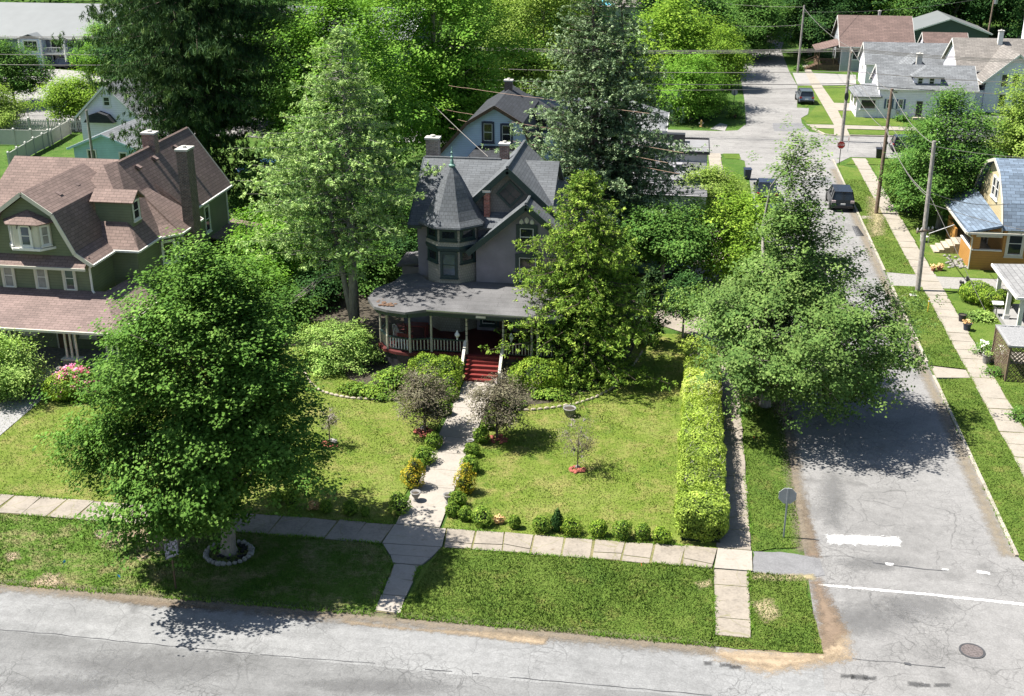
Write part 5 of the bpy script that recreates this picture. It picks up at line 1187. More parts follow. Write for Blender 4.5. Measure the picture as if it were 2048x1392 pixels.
def stop_sign(p, z, ang, label, postm):
    t = thing('stop_sign', label, 'sign', (p.x,p.y,0), 0, 'stop signs'); m = MB(); m.box(-.03,-.03,-.1,.03,.03,z+.36); m.build('post', postm, t)
    U = Matrix.Translation((0,0,z)) @ upright(ang)
    m = MB(); m.M = U @ Matrix.Translation((0,0,.035)); m.prism(octo(.36), 0, .012); m.k = 1; m.prism(octo(.335), .0125, .016); m.k = 2; m.prism(octo(.36), -.006, -.0005); pl = m.build('plate', ['sign_white','sign_red','sign_back'], t)
    text('STOP', .26, 'sign_white', pl, U @ Matrix.Translation((0,0,.054)))
    return t
stop_sign(G(1567,1075), 1.82, 90, 'stop sign seen from its grey back beside the hedge sidewalk', 'sign_back')
stop_sign(G(1678,330), 1.80, -90, 'red stop sign facing us at the crossing', 'dark_metal')
stop_sign(G(1467,216), 1.7, 90, 'far stop sign seen from behind above a bush', 'dark_metal')
p = G(352,1178); t = thing('parking_sign', 'small pale sign reading NO on a dark post beside the front road', 'sign', (p.x,p.y,0))
m = MB(); m.box(-.025,-.025,-.1,.025,.025,1.8); m.build('post', 'brown_wood', t)
U = Matrix.Translation((0,0,1.70)) @ upright(-38)
m = MB(); m.M = U @ Matrix.Translation((0,0,.03)); m.box(-.25,-.34,0,.25,.34,.012); m.k = 1; m.box(-.255,-.345,-.004,.255,.345,-.0005); pl = m.build('plate', ['lavender_sign','dark_metal'], t)
m = MB(); m.M = U @ Matrix.Translation((0,0,.0425)); 
for a in ((-.235,-.325,-.222,.325),(.222,-.325,.235,.325),(-.222,-.325,.222,-.312),(-.222,.312,.222,.325)): m.box(a[0],a[1],0,a[2],a[3],.002)
m.build('border', 'sign_ink', pl)
text('NO', .27, 'sign_ink', pl, U @ Matrix.Translation((0,.17,.045))); text('THRU', .165, 'sign_ink', pl, U @ Matrix.Translation((0,-.03,.045))); text('TRUCKS', .125, 'sign_ink', pl, U @ Matrix.Translation((0,-.2,.045)))
p = G(1470,178); t = thing('diamond_sign', 'grey back of a diamond sign on two posts by the far side street', 'sign', (p.x,p.y,0))
for s in (-.36,.36): m = MB(); m.box(s-.03,-.03,-.1,s+.03,.03,2.4); m.build('post', 'dark_metal', t)
m = MB(); m.M = Matrix.Translation((0,-.045,2.15)) @ upright(-90) @ Matrix.Rotation(PI/4,4,'Z'); m.box(-.44,-.44,0,.44,.44,.015); m.build('plate', 'sign_back', t)
m = MB(); m.box(-.36,-.044,2.3,.36,-.03,2.36); m.box(-.36,-.044,1.95,.36,-.03,2.0); m.build('brace', 'metal', t)
p = G(1402,253); t = thing('fire_hydrant', 'yellow orange fire hydrant on the grass by the cross street', 'hydrant', (p.x,p.y,0))
m = MB(); m.lathe([(.17,0),(.17,.06),(.11,.08),(.11,.42),(.15,.44),(.15,.48),(.12,.56),(.06,.62),(.05,.68),(.0,.69)], 0, 0, 12); m.build('barrel', 'hydrant_paint', t, True)
for s in (-1,1): m = MB(); m.M = Matrix.Translation((s*.1,0,.34)) @ Matrix.Rotation(s*PI/2,4,'Y'); m.lathe([(.06,0),(.06,.08),(.075,.08),(.075,.12),(.03,.13)], 0, 0, 8); m.build('nozzle', 'cap_stone', t)
def bin_(p, rz, mat, label):
    t = thing('trash_bin', label, 'bin', (p.x,p.y,0), rz, 'wheeled bins'); m = MB(); m.add([(-.22,-.24,.08),(.22,-.24,.08),(.22,.24,.08),(-.22,.24,.08),(-.28,-.31,.85),(.28,-.31,.85),(.28,.31,.85),(-.28,.31,.85)], [(3,2,1,0),(4,5,6,7),(0,1,5,4),(1,2,6,5),(2,3,7,6),(3,0,4,7)]); m.build('body', mat, t)
    m = MB(); m.slab([(-.31,-.36,.88),(.31,-.36,.88),(.31,.2,.96),(-.31,.2,.96)], .04); m.slab([(-.31,.2,.96),(.31,.2,.96),(.31,.36,.9),(-.31,.36,.9)], .04); m.build('lid', mat, t)
    for s in (-1,1): m = MB(); m.M = Matrix.Translation((s*.2,.26,.1)) @ Matrix.Rotation(PI/2,4,'Y'); m.lathe([(.1,-.03),(.1,.03)], 0, 0, 10); m.build('wheel', 'tyre', t)
bin_(G(1494,358), .2, 'bin_blue', 'dark blue wheeled bin at the kerb of the side street'); bin_(G(1757,316), -.1, 'black_plastic', 'black wheeled bin beside the brown utility pole')
p = G(1771,307); t = thing('lamp_post_box', 'small dark mailbox on a thin post by the cross street', 'mailbox', (p.x,p.y,0)); m = MB(); m.box(-.03,-.03,0,.03,.03,.9); m.build('post', 'dark_metal', t); m = MB(); m.extr([(-.09,.9),(.09,.9),(.09,1.05),(.05,1.12),(-.05,1.12),(-.09,1.05)], 'y', -.2, .2); m.build('box', 'dark_metal', t)
p = G(1855,625); t = thing('marker_post', 'slim yellow marker post in the grass by the far sidewalk', 'post', (p.x,p.y,.05)); m = MB(); m.lathe([(.035,0),(.035,.8),(.02,.84),(.0,.85)], 0, 0, 8); m.build('shaft', 'yellow_paint', t); m = MB(); m.lathe([(.038,.62),(.038,.72)], 0, 0, 8); m.build('band', 'sign_white', t)
p = G(1686,300); t = thing('marker_stake', 'thin white and red stake on the grass corner under the stop sign', 'stake', (p.x+.35,p.y-.6,0)); m = MB(); m.beam((0,0,0),(0,0,1.3),.05,.03); m.build('shaft', 'sign_white', t); m = MB(); m.beam((0,0,1.0),(0,0,1.32),.055,.036); m.build('band', 'sign_red', t)
def manhole(p, r, label, rim):
    t = thing('manhole_cover', label, 'manhole', (p.x,p.y,0), .4); m = MB(); m.lathe([(r*1.05,-.01),(r*1.05,.016),(r*.9,.017),(r*.9,.004),(.01,.004)], 0, 0, 28); m.build('ring', rim, t)
    m = MB(); m.lathe([(r*.88,.006),(r*.88,.014),(.01,.014)], 0, 0, 28)
    for i in range(7): 
        for j in range(7):
            x = (i-3)*r*.25; y = (j-3)*r*.25
            if x*x+y*y < (r*.8)**2: m.box(x-.02,y-.02,.014,x+.02,y+.02,.022)
    m.build('lid', 'iron' if rim == 'tar' else 'stone', t)
manhole(G(1944,1302), .40, 'round iron manhole cover in the road at the junction', 'tar'); manhole(G(208,1068), .30, 'pale round utility cover in the worn grass verge', 'walk_grey')
p = G(1826,592); t = thing('meter_lid', 'small white utility lid in the grass near the leaning pole', 'utility lid', (p.x,p.y,.05)); m = MB(); m.box(-.2,-.2,0,.2,.2,.03); m.k = 1; m.box(-.14,-.14,.03,.14,.14,.038); m.build('lid', ['cap_stone','walk_grey'], t)
for x, y, c_, lb in ((128,1136,'flag_blue','bright blue utility flag in the worn verge'),(242,1164,'flag_blue','small blue utility flag near the road edge'),(1283,1142,'flag_orange','orange utility flag in the front verge'),(1509,884,'flag_orange','orange red utility flag on the strip beside the hedge sidewalk'),(1515,887,'yellow_paint','yellow utility flag next to the orange red one'),(1160,1257,'yellow_paint','tiny yellow flag near the front road')):
    p = G(x, y); t = thing('utility_flag', lb, 'flag', (p.x,p.y,0), RNG.uniform(0,3)); m = MB(); m.tube([(0,0,0),(0,0,.28)], .006, 4); m.build('wire', 'metal', t); m = MB(); m.slab([(0,0,.28),(.12,.02,.29),(.12,0,.2),(0,0,.18)], .004); m.build('pennant', c_, t)

# ------------------------------------------------------------------ cars
def car(loc, rz, label, paintm, cat='car', L=4.2, Wd=1.72, hh=1.5, name='parked_car', tail='tail_red', suv=True, grp='parked cars'):
    """nose along +y"""
    t = thing(name, label, cat, loc, rz, grp); hl = L/2; w = Wd/2; b = .33; sh = hh*.58
    prof = [(-hl,.42,.86),(-hl+.05,.62,.93),(-hl+.10,sh,.95),(-hl*.2,sh+.02,1.0),(hl*.38,sh-.02,.99),(hl*.8,sh-.1,.93),(hl-.06,.62,.86),(hl,.45,.80)]
    m = MB(); vs = []; fs = []
    for y, z, k in prof:
        vs += [(-w*k,y,b),(-w*k*1.0,y,z*.72),(-w*k*.93,y,z),(w*k*.93,y,z),(w*k,y,z*.72),(w*k,y,b)]
    n = len(prof)
    for i in range(n-1):
        for j in range(6): fs.append((i*6+j,(i+1)*6+j,(i+1)*6+(j+1)%6,i*6+(j+1)%6))
    fs += [tuple(range(6)), tuple(range((n-1)*6+5,(n-1)*6-1,-1))]
    m.add(vs, [f[::-1] for f in fs]); m.build('body', paintm, t, bevel=.05)
    rf0, rf1 = (-hl*.86, hl*.10) if suv else (-hl*.42, hl*.14)
    yb, yf = (-hl+.13, hl*.44) if suv else (-hl*.78, hl*.46)
    m = MB(); zt = hh-.04
    g = [(-w*.9,yb,sh-.03),(w*.9,yb,sh-.03),(w*.9,yf,sh-.03),(-w*.9,yf,sh-.03),(-w*.72,rf0,zt),(w*.72,rf0,zt),(w*.72,rf1,zt),(-w*.72,rf1,zt)]
    m.add(g, [(3,2,1,0),(4,5,6,7),(0,1,5,4),(1,2,6,5),(2,3,7,6),(3,0,4,7)]); m.build('window', 'glass', t)
    m = MB(); m.slab([(-w*.74,rf0-.06,zt),(w*.74,rf0-.06,zt),(w*.74,rf1+.03,zt+.03),(-w*.74,rf1+.03,zt+.03)], .05)
    for s in (-1,1):
        m.beam((s*w*.9,yb,sh),(s*w*.73,rf0,zt),.07,.06); m.beam((s*w*.9,yf,sh),(s*w*.73,rf1,zt),.06,.06); m.beam((s*w*.905,0,sh),(s*w*.735,-.05,zt),.05,.07)
        if suv: m.beam((s*w*.9,-hl*.5,sh),(s*w*.735,-hl*.5,zt),.05,.12)
    m.build('roof', paintm, t)
    for s in (-1,1):
        m = MB(); m.box(s*w*.62,-hl-.0,sh*.78,s*w*.93,-hl+.16,sh*.97); m.build('tail_light', tail, t)
        m = MB(); m.box(s*w*.55,hl-.2,.56,s*w*.84,hl+.0,.70); m.build('headlight', 'tail_clear', t)
        m = MB(); m.box(s*w*.98,hl*.30,sh-.02,s*w*1.14,hl*.36,sh+.13); m.build('mirror', paintm, t)
        for y in (-hl*.62,hl*.60):
            m = MB(); m.M = Matrix.Translation((s*(w-.085),y,.34)) @ Matrix.Rotation(PI/2,4,'Y'); m.lathe([(.2,-.12),(.335,-.1),(.34,0),(.335,.1),(.2,.12)], 0, 0, 16); wl = m.build('wheel', 'tyre', t)
            m = MB(); m.M = Matrix.Translation((s*(w-.085),y,.34)) @ Matrix.Rotation(PI/2,4,'Y'); m.lathe([(.19,-.115),(.19,.115)], 0, 0, 12); m.build('rim', 'metal', wl)
    m = MB(); m.box(-w*.86,-hl-.05,.32,w*.86,-hl+.08,.5); m.build('bumper', 'black_plastic', t)
    m = MB(); m.box(-.17,-hl-.02,sh*.62,.17,-hl+.02,sh*.62+.11); m.build('number_plate', 'sign_white', t)
    return t
p = G(1688,424); car((12.15,p.y+2.05,0), 0, 'black SUV parked facing away on the side street', 'car_black', 'SUV', 4.3, 1.78, 1.58, tail='tail_clear')
p = G(1611,209); car((p.x,p.y+1.9,0), .04, 'silver blue SUV parked beyond the crossing', 'car_silver', 'SUV', 4.1, 1.72, 1.5)
p = G(1818,306); car((p.x+.6,p.y+.8,0), -PI/2, 'dark navy car parked beside the white garage on the cross street', 'car_navy', 'car', 4.3, 1.75, 1.45)
p = G(1525,405); car((6.6,p.y+2,0), 0, 'dark car at the left kerb behind the thin tree, the farther one', 'car_navy', 'car', 4.2, 1.7, 1.4, suv=False)
p = G(1525,460); car((6.6,p.y+1.6,0), 0, 'dark SUV at the left kerb behind the thin tree, the nearer one', 'car_navy', 'SUV', 4.2, 1.7, 1.5)
p = G(1310,552); car((p.x,p.y+.4,0), -PI/2+.05, 'old teal van parked in the shade on the side driveway', 'car_teal', 'van', 4.6, 1.75, 1.65, suv=True)
p = G(520,352); car((p.x,p.y,0), PI/2, 'blue car glimpsed between the spruce and the fir', 'car_blue', 'car', 4.0, 1.7, 1.4)
p = G(55,150); car((p.x,p.y,0), PI/2, 'white car in the parking lot behind the small tree', 'car_white', 'car', 4.0, 1.7, 1.35, suv=False); p = G(125,136); car((p.x,p.y,0), PI/2-.1, 'dark car in front of the apartment entrance', 'car_navy', 'car', 4.0, 1.7, 1.35, suv=False)
# ------------------------------------------------------------------ vegetation
foliage('leaf_maple', [(0.030,0.068,0.012),(0.052,0.108,0.018),(0.082,0.150,0.028),(0.135,0.205,0.050)], .22)
foliage('leaf_bright', [(0.045,0.105,0.014),(0.085,0.175,0.022),(0.130,0.230,0.034),(0.20,0.30,0.06)], .34)
foliage('leaf_yellow', [(0.060,0.115,0.014),(0.105,0.180,0.020),(0.155,0.235,0.030),(0.23,0.30,0.045)], .34)
foliage('leaf_willow', [(0.075,0.115,0.022),(0.115,0.175,0.032),(0.165,0.225,0.048),(0.22,0.27,0.075)], .34)
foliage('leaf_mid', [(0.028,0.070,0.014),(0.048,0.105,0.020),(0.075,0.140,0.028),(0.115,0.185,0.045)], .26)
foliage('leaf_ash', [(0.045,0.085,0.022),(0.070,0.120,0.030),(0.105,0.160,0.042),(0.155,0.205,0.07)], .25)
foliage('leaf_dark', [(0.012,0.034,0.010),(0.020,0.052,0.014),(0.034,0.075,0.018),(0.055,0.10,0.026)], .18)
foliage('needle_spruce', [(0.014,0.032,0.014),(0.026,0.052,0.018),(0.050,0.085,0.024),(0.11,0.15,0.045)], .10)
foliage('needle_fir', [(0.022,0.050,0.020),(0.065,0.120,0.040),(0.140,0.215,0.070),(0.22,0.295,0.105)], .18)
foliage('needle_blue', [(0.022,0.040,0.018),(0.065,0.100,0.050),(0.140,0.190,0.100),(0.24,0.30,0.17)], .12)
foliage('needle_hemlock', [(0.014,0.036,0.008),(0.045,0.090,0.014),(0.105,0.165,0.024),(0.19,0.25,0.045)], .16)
foliage('leaf_box', [(0.040,0.080,0.014),(0.070,0.125,0.018),(0.120,0.180,0.026),(0.19,0.24,0.04)], .18)
foliage('leaf_yew', [(0.045,0.085,0.014),(0.090,0.150,0.018),(0.150,0.215,0.026),(0.22,0.27,0.04)], .18)
foliage('leaf_hedge', [(0.085,0.125,0.024),(0.155,0.215,0.034),(0.225,0.285,0.050),(0.31,0.34,0.10)], .26)
foliage('leaf_golden', [(0.075,0.100,0.012),(0.17,0.17,0.018),(0.30,0.235,0.024),(0.42,0.27,0.03)], .2)
foliage('leaf_plum', [(0.032,0.026,0.020),(0.062,0.055,0.036),(0.098,0.092,0.058),(0.15,0.145,0.095)], .15)
foliage('leaf_red', [(0.045,0.012,0.020),(0.080,0.020,0.032),(0.12,0.035,0.05),(0.16,0.06,0.07)], .2)
foliage('leaf_dry', [(0.20,0.13,0.06),(0.36,0.22,0.10),(0.48,0.33,0.18),(0.30,0.26,0.09)], .1)
foliage('leaf_shrub', [(0.075,0.135,0.030),(0.145,0.220,0.052),(0.215,0.295,0.080),(0.29,0.36,0.13)], .3)
foliage('petal_pink', [(0.42,0.09,0.20),(0.58,0.16,0.30),(0.68,0.27,0.40),(0.74,0.42,0.52)], .3)
foliage('petal_white', [(0.7,0.7,0.68),(0.75,0.75,0.72)], .2)
foliage('leaf_grass', [(0.055,0.110,0.016),(0.085,0.160,0.022),(0.13,0.20,0.035),(0.22,0.23,0.075)], .3)
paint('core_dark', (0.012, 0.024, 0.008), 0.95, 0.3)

def rdir(n, rng): return nrm(rng.normal(size=(n,3)))
def clump_leaves(cent, per, spread, L, rng, up=0.8, outc=None, flat=0.65):
    """leaves scattered round clump centres, blades facing up and outward"""
    n = len(cent)*per
    c = np.repeat(cent, per, axis=0); off = rng.normal(size=(n,3))*spread; off[:,2] *= flat
    p = c+off
    nn = rdir(n, rng)*0.6; nn[:,2] += up*1.25; nn[:,0] -= .25
    if outc is not None: nn += nrm(p-outc)*0.55
    d = rdir(n, rng); d[:,2] -= 0.35; nn = nrm(nn); d = d-nn*np.sum(d*nn,1,keepdims=True)
    ll = L*rng.uniform(.7,1.35,n)
    r = np.clip(np.repeat(rng.uniform(0.1,.7,len(cent)), per)+rng.normal(size=n)*.16, 0, 1)
    return leafquads(p, d, nn, ll, ll*rng.uniform(.6,.9,n), .2), r

class Crown:
    def __init__(s, prof, h0, h1, rng, lob=.22, off=(0,0), sq=(1,1), cen=(0,0)):
        s.cen = cen; s.p = prof; s.h0 = h0; s.h1 = h1; s.off = off; s.sq = sq; s.lob = lob
        s.ph = rng.uniform(0, 6.28, (6,)); s.k = rng.integers(2, 6, (3,))
    def r(s, t, a):
        r = np.interp(t, [q[0] for q in s.p], [q[1] for q in s.p])
        w = np.sin(s.k[0]*a+s.ph[0]+5*t)+.7*np.sin(s.k[1]*a+s.ph[1]-9*t)+.6*np.sin(s.k[2]*a+s.ph[2]+14*t)
        return r*(1+s.lob*w/1.6)
    def pt(s, t, a, f):
        r = s.r(t, a)*f
        return np.stack([s.cen[0]+s.off[0]*t+np.cos(a)*r*s.sq[0], s.cen[1]+s.off[1]*t+np.sin(a)*r*s.sq[1], s.h0+t*(s.h1-s.h0)], -1)
def limbs(m, base_h, cen, trunk_top, r0, rng, droop=0.1, off=(0,0), mid=.45):
    for c in cen:
        z0 = min(max(base_h, c[2]*rng.uniform(.35,.75)), trunk_top); f = z0/max(trunk_top,.1)
        p0 = Vector((off[0]*f*.6, off[1]*f*.6, z0)); p1 = Vector(c); q = p0.lerp(p1, mid)+Vector((rng.normal()*.15, rng.normal()*.15, (p1-p0).length*droop))
        rr = r0*(.16+.22*rng.random())
        m.tube([p0, p0.lerp(q,.55)+Vector((0,0,.05)), q, p1], [rr, rr*.75, rr*.5, rr*.15], 5, False)
def tree(name, label, base, h, prof, mat, n_b, per_b, per_c, L, seed, h0=None, trunk_r=.2, barkm='bark_grey', lob=.22, off=(0,0), sq=(1,1), spread=.28, bough=.75, inner=.35, up=.8, nl=26, group='trees', cat='tree', twigs=0, rz=0.0, drop=0.0, cen=(0,0), zmin=.25):
    """broadleaf tree: boughs spread over the crown, clumps round every bough, leaves round every clump"""
    rng = np.random.default_rng(seed); h0 = h*.18 if h0 is None else h0
    t = thing(name, label, cat, (base[0],base[1],base[2] if len(base) > 2 else 0), rz, group)
    cr = Crown(prof, h0, h, rng, lob, off, sq, cen); L = L*.74; per_c = int(per_c*1.55)
    tt = rng.random(n_b*3); keep = rng.random(n_b*3) < np.interp(tt,[q[0] for q in prof],[q[1] for q in prof])/max(q[1] for q in prof); tt = tt[keep][:n_b]
    a = rng.uniform(0, 2*PI, len(tt)); f = np.where(rng.random(len(tt)) < inner, rng.uniform(.25,.8,len(tt)), rng.uniform(.80,1.12,len(tt)))
    bc = cr.pt(tt, a, f)
    axis = np.array([0,0,h0+(h-h0)*.35])
    # clumps hang in flat layers round each bough, drawn out away from the trunk
    k = len(bc)*per_b; c = np.repeat(bc, per_b, axis=0); out = c-axis; out[:,2] *= .35; out = nrm(out)
    s = rng.normal(size=(k,3))*bough*np.array([.66,.66,.30]); s += out*(rng.uniform(-.75,.55,k)*bough)[:,None]
    cl = c+s; cl[:,2] -= drop*np.abs(rng.normal(size=k)); cl[:,2] = np.maximum(cl[:,2], zmin+.5*rng.random(k))
    co, r = clump_leaves(cl, per_c, spread, L, rng, up, np.array([off[0]*.5,off[1]*.5,h*.45]))
    cards('crown', co, None, r, mat, t)
    m = MB(); tz = h0+(h-h0)*.62
    m.tube([(0,0,-.1),(0,0,.25),(off[0]*.1,off[1]*.1,h0),(off[0]*.35,off[1]*.35,(h0+tz)/2),(off[0]*.6,off[1]*.6,tz)], [trunk_r*1.5,trunk_r*1.05,trunk_r*.85,trunk_r*.6,trunk_r*.25], 9)
    idx = rng.choice(len(bc), min(nl, len(bc)), replace=False)
    limbs(m, h0*.9, bc[idx], tz, trunk_r, rng, .1, off)
    if twigs:
        m.k = 1
        for i in range(twigs):
            q = rng.integers(len(bc)); p = Vector(bc[q]); o_ = Vector((p.x-off[0]*.4, p.y-off[1]*.4, .25*abs(rng.normal()))).normalized()
            p = p-o_*.6*min(1,bough*1.2)
            for j in range(5):
                dd = (o_+Vector(rng.normal(size=3)*.5)).normalized(); e = p+dd*rng.uniform(.5,1.3)*min(1,bough*1.2); md = p.lerp(e,.5)+Vector((0,0,.08)); m.tube([p,md,e],[.018,.012,.005],4,False)
    m.build('trunk', [barkm,'twig_dead'], t, True)
    return t
def conifer(name, label, base, h, prof, mat, n_br, seed, h0=1.0, droop=.2, hang=.5, L=.38, W=.09, step=.22, side=.55, trunk_r=.22, barkm='bark_brown', curl=.15, per=3, lean=(0,0), bare=0.0, group='trees', cat='tree', dens=1.0, dead=None, lob=.2, tipb=.3, parent=None, tr=True, sq=(1,1), onesided=None, thick=.12, tuft=.40):
    """conifer: boughs leave the trunk in loose whorls, sprays of needles along every side twig"""
    rng = np.random.default_rng(seed)
    t = parent or thing(name, label, cat, (base[0],base[1],base[2] if len(base) > 2 else 0), 0, group)
    m = MB(); top = Vector((lean[0],lean[1],h))
    if tr: m.tube([Vector((0,0,-.1)), top*.3*1.0+Vector((0,0,0)), top*.6, top*.85, top], [trunk_r*1.25, trunk_r*.9, trunk_r*.6, trunk_r*.3, trunk_r*.06], 9)
    P = []; D = []; N = []; R = []; S = []
    tz = np.sort(rng.random(n_br))**.9
    for i, tt in enumerate(tz):
        a = i*2.399+rng.normal()*.5; r = np.interp(tt,[q[0] for q in prof],[q[1] for q in prof])*(1+lob*rng.normal()*.8)
        if r < .08: continue
        if onesided is not None: r *= 1+onesided[1]*math.cos(a-onesided[0])
        z = h0+tt*(h-h0); f = z/h; o = np.array([lean[0]*f, lean[1]*f, z]); u = np.array([math.cos(a)*sq[0], math.sin(a)*sq[1], 0])
        n = max(4, int(r/step)); s = np.linspace(.0,1,n); dr = droop*rng.uniform(.6,1.4)
        zz = -dr*r*s**1.1*(1) + curl*r*s**2.5
        ax = o+u[None]*(r*s)[:,None]; ax[:,2] += zz; ax[:,:2] += (np.cumsum(rng.normal(size=(n,2)),0)*.03*r)
        m.tube([Vector(ax[0]),Vector(ax[n//2]),Vector(ax[-1])],[max(.015,trunk_r*.2*(1-tt*.7)),.02,.006],4,False)
        sv = np.array([-u[1],u[0],0])
        for j in range(n):
            if s[j] < bare and rng.random() > .12: continue
            wl = side*r*.45*(1-.75*s[j])*rng.uniform(.7,1.2)+.12
            for sd in (-1,1):
                nt_ = max(1, int(round(dens*wl/tuft))); k = nt_*per
                q = np.repeat((np.arange(nt_)+rng.uniform(.35,1.0,nt_))/nt_, per)
                d0 = nrm((u*.55+sv*sd*.9)[None]+np.repeat(rng.normal(size=(nt_,3))*.25, per, axis=0))
                p = ax[j][None]+d0*(q*wl)[:,None]; p[:,2] -= droop*.4*wl*q; p += np.repeat(rng.normal(size=(nt_,3))*thick*np.array([1,1,.6]), per, axis=0)+rng.normal(size=(k,3))*tuft*.15
                dd = d0*(1-hang*.9)+rng.normal(size=(k,3))*.55; dd[:,2] -= hang*1.1; dd[:,2] += (1-hang)*.15
                P.append(p); D.append(dd); nn = rng.normal(size=(k,3))*.5; nn[:,2] += 1.0-hang*.4; N.append(nn)
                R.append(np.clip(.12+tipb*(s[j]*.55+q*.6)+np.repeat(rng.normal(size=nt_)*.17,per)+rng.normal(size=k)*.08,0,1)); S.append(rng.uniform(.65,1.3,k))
    P = np.concatenate(P); D = nrm(np.concatenate(D)); N = nrm(np.concatenate(N)); R = np.concatenate(R); S = np.concatenate(S)
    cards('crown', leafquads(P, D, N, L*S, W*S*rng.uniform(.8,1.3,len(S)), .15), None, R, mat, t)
    if tr: m.build('trunk', barkm, t, True)
    if dead:
        z0, z1, cnt, ln, az = dead; m = MB()
        for i in range(cnt):
            z = rng.uniform(z0,z1); a = az+rng.normal()*.9; f = z/h; o = Vector((lean[0]*f,lean[1]*f,z)); u = Vector((math.cos(a),math.sin(a),0)); l = ln*rng.uniform(.5,1.15)
            pts = [o, o+u*l*.5+Vector((0,0,-.05*l)), o+u*l+Vector((0,0,-.42*l))]; m.tube(pts,[.035,.024,.008],5,False)
            for j in range(9):
                q = Vector(pts[1]).lerp(pts[2], rng.random()); e = q+Vector(rng.normal(size=3)*.35)+u*.4+Vector((0,0,-.3)); m.tube([q,q.lerp(e,.5)+Vector((0,0,.04)),e],[.013,.009,.004],4,False)
        m.build('dead_branch', 'twig_dead', t)
    return t
def shell_leaves(rng, c, rad, n, L, power=2.0, zmin=.0, lump=.12, seed=0):
    """small leaves over the surface of a clipped body; power > 2 makes it boxier"""
    d = rdir(n, rng); k = (np.abs(d[:,0])**power+np.abs(d[:,1])**power+np.abs(d[:,2])**power)**(-1/power)
    w = np.array([mnoise.noise(Vector(q*2.3)+Vector((seed*1.7,seed*.9,seed*2.3))) for q in d])
    k = k*(1+lump*w*1.5)*rng.uniform(.86,1.03,n)
    p = d*k[:,None]*np.array(rad); nn = nrm(d/np.array(rad))+rng.normal(size=(n,3))*.45
    keep = p[:,2]+c[2] > zmin; p = p[keep]; nn = nrm(nn[keep]); n = len(p)
    dd = rng.normal(size=(n,3)); dd[:,2] += .5; dd = dd-nn*np.sum(dd*nn,1,keepdims=True); ll = L*rng.uniform(.65,1.4,n)
    r = np.clip(.42+w[keep]*.5+rng.normal(size=n)*.2, 0, 1)
    return leafquads(p+np.array(c), dd, nn, ll, ll*.55, .2), r
def shrub(name, label, base, rad, mat, n, L, seed, cz=None, power=2.2, lump=.14, group='shrubs', cat='shrub', bodies=None, core=True, rz=0):
    rng = np.random.default_rng(seed); t = thing(name, label, cat, (base[0],base[1],base[2] if len(base) > 2 else 0), rz, group)
    bodies = bodies or [((0,0,rad[2] if cz is None else cz), rad)]; tot = sum(b[1][0]*b[1][1]+b[1][0]*b[1][2] for b in bodies); CO = []; R = []
    m = MB()
    for i, (c, r) in enumerate(bodies):
        co, rr = shell_leaves(rng, c, r, int(n*(r[0]*r[1]+r[0]*r[2])/tot), L, power, .02, lump, seed+i); CO.append(co); R.append(rr)
        m.lump(c, [q*.66 for q in r], seed+i, 12, .1)
    cards('foliage', np.concatenate(CO), None, np.concatenate(R), mat, t)
    if core: m.build('stems', 'core_dark', t)
    return t
def loose(name, label, base, r, h, mat, n, per, L, seed, group='shrubs', cat='shrub', flat=.6, stemm='bark_brown', h0=.15, spread=.14):
    """loose leafy bush with stems"""
    rng = np.random.default_rng(seed); t = thing(name, label, cat, (base[0],base[1],base[2] if len(base) > 2 else 0), 0, group)
    d = rdir(n, rng); d[:,2] = np.abs(d[:,2]); w = np.array([mnoise.noise(Vector(q*2.1)+Vector((seed*1.3,0,seed))) for q in d])
    rr = r if isinstance(r, (tuple, list)) else (r, r)
    c = d*np.array([rr[0],rr[1],h-h0])*(rng.uniform(.35,1,n)**.5*(1+.35*w))[:,None]+np.array([0,0,h0])
    co, q = clump_leaves(c, per, spread, L, rng, .8, np.array([0,0,h*.2]), flat); cards('foliage', co, None, q, mat, t)
    m = MB()
    for i in range(min(14, n)): p = Vector(c[i]); m.tube([(0,0,-.02),p*.5+Vector((0,0,.08)),p],[.03,.02,.006],5,False)
    m.build('stems', stemm, t); return t

# ---- the big trees
tree('maple_tree', 'large dark green maple in a ring of rocks on the front verge', G(458,1105), 11.9, [(0,1.5),(.07,3.1),(.28,3.75),(.57,2.85),(.85,1.6),(1,.3)], 'leaf_maple', 270, 14, 27, .18, 3, h0=1.9, trunk_r=.28, barkm='bark_pale', off=(1.5,.2), cen=(-1.45,.1), lob=.20, spread=.21, bough=.85, nl=40, zmin=1.35)
t = conifer('spruce_tree', 'huge dark Norway spruce with drooping branches behind the green house', G(420,425), 27, [(0,2.4),(.1,3.6),(.22,4.8),(.42,6.4),(.6,6.9),(.8,4.4),(1,.2)], 'needle_spruce', 330, 5, h0=1.0, droop=.22, hang=.85, L=.42, W=.06, step=.34, side=.7, trunk_r=.5, curl=.12, per=9, bare=.12, thick=.22, tuft=.5)
t = conifer('fir_tree', 'tall sparse fir with two grey trunks at the left of the grey house', G(711,668), HT(711,668,62), [(0,2.2),(.12,3.6),(.3,4.2),(.5,3.7),(.72,2.4),(.9,1.1),(1,.2)], 'needle_fir', 230, 9, h0=3.9, droop=.10, hang=.22, L=.20, W=.06, step=.26, side=.62, trunk_r=.25, barkm='bark_grey', curl=.10, per=11, bare=.30, lean=(.0,.4), dead=(3.2,6.2,9,2.9,PI*1.02), lob=.3, tipb=.75, onesided=(PI*.95,.22), thick=.13)
conifer('', '', (0,0,0), 13.2, [(0,1.2),(.2,2.8),(.5,2.6),(.8,1.2),(1,.2)], 'needle_fir', 70, 19, h0=4.4, droop=.1, hang=.22, L=.20, W=.06, step=.26, side=.62, trunk_r=.16, barkm='bark_grey', curl=.1, per=11, bare=.32, lean=(-2.3,.9), lob=.3, tipb=.75, parent=t, onesided=(PI,.35), thick=.13)
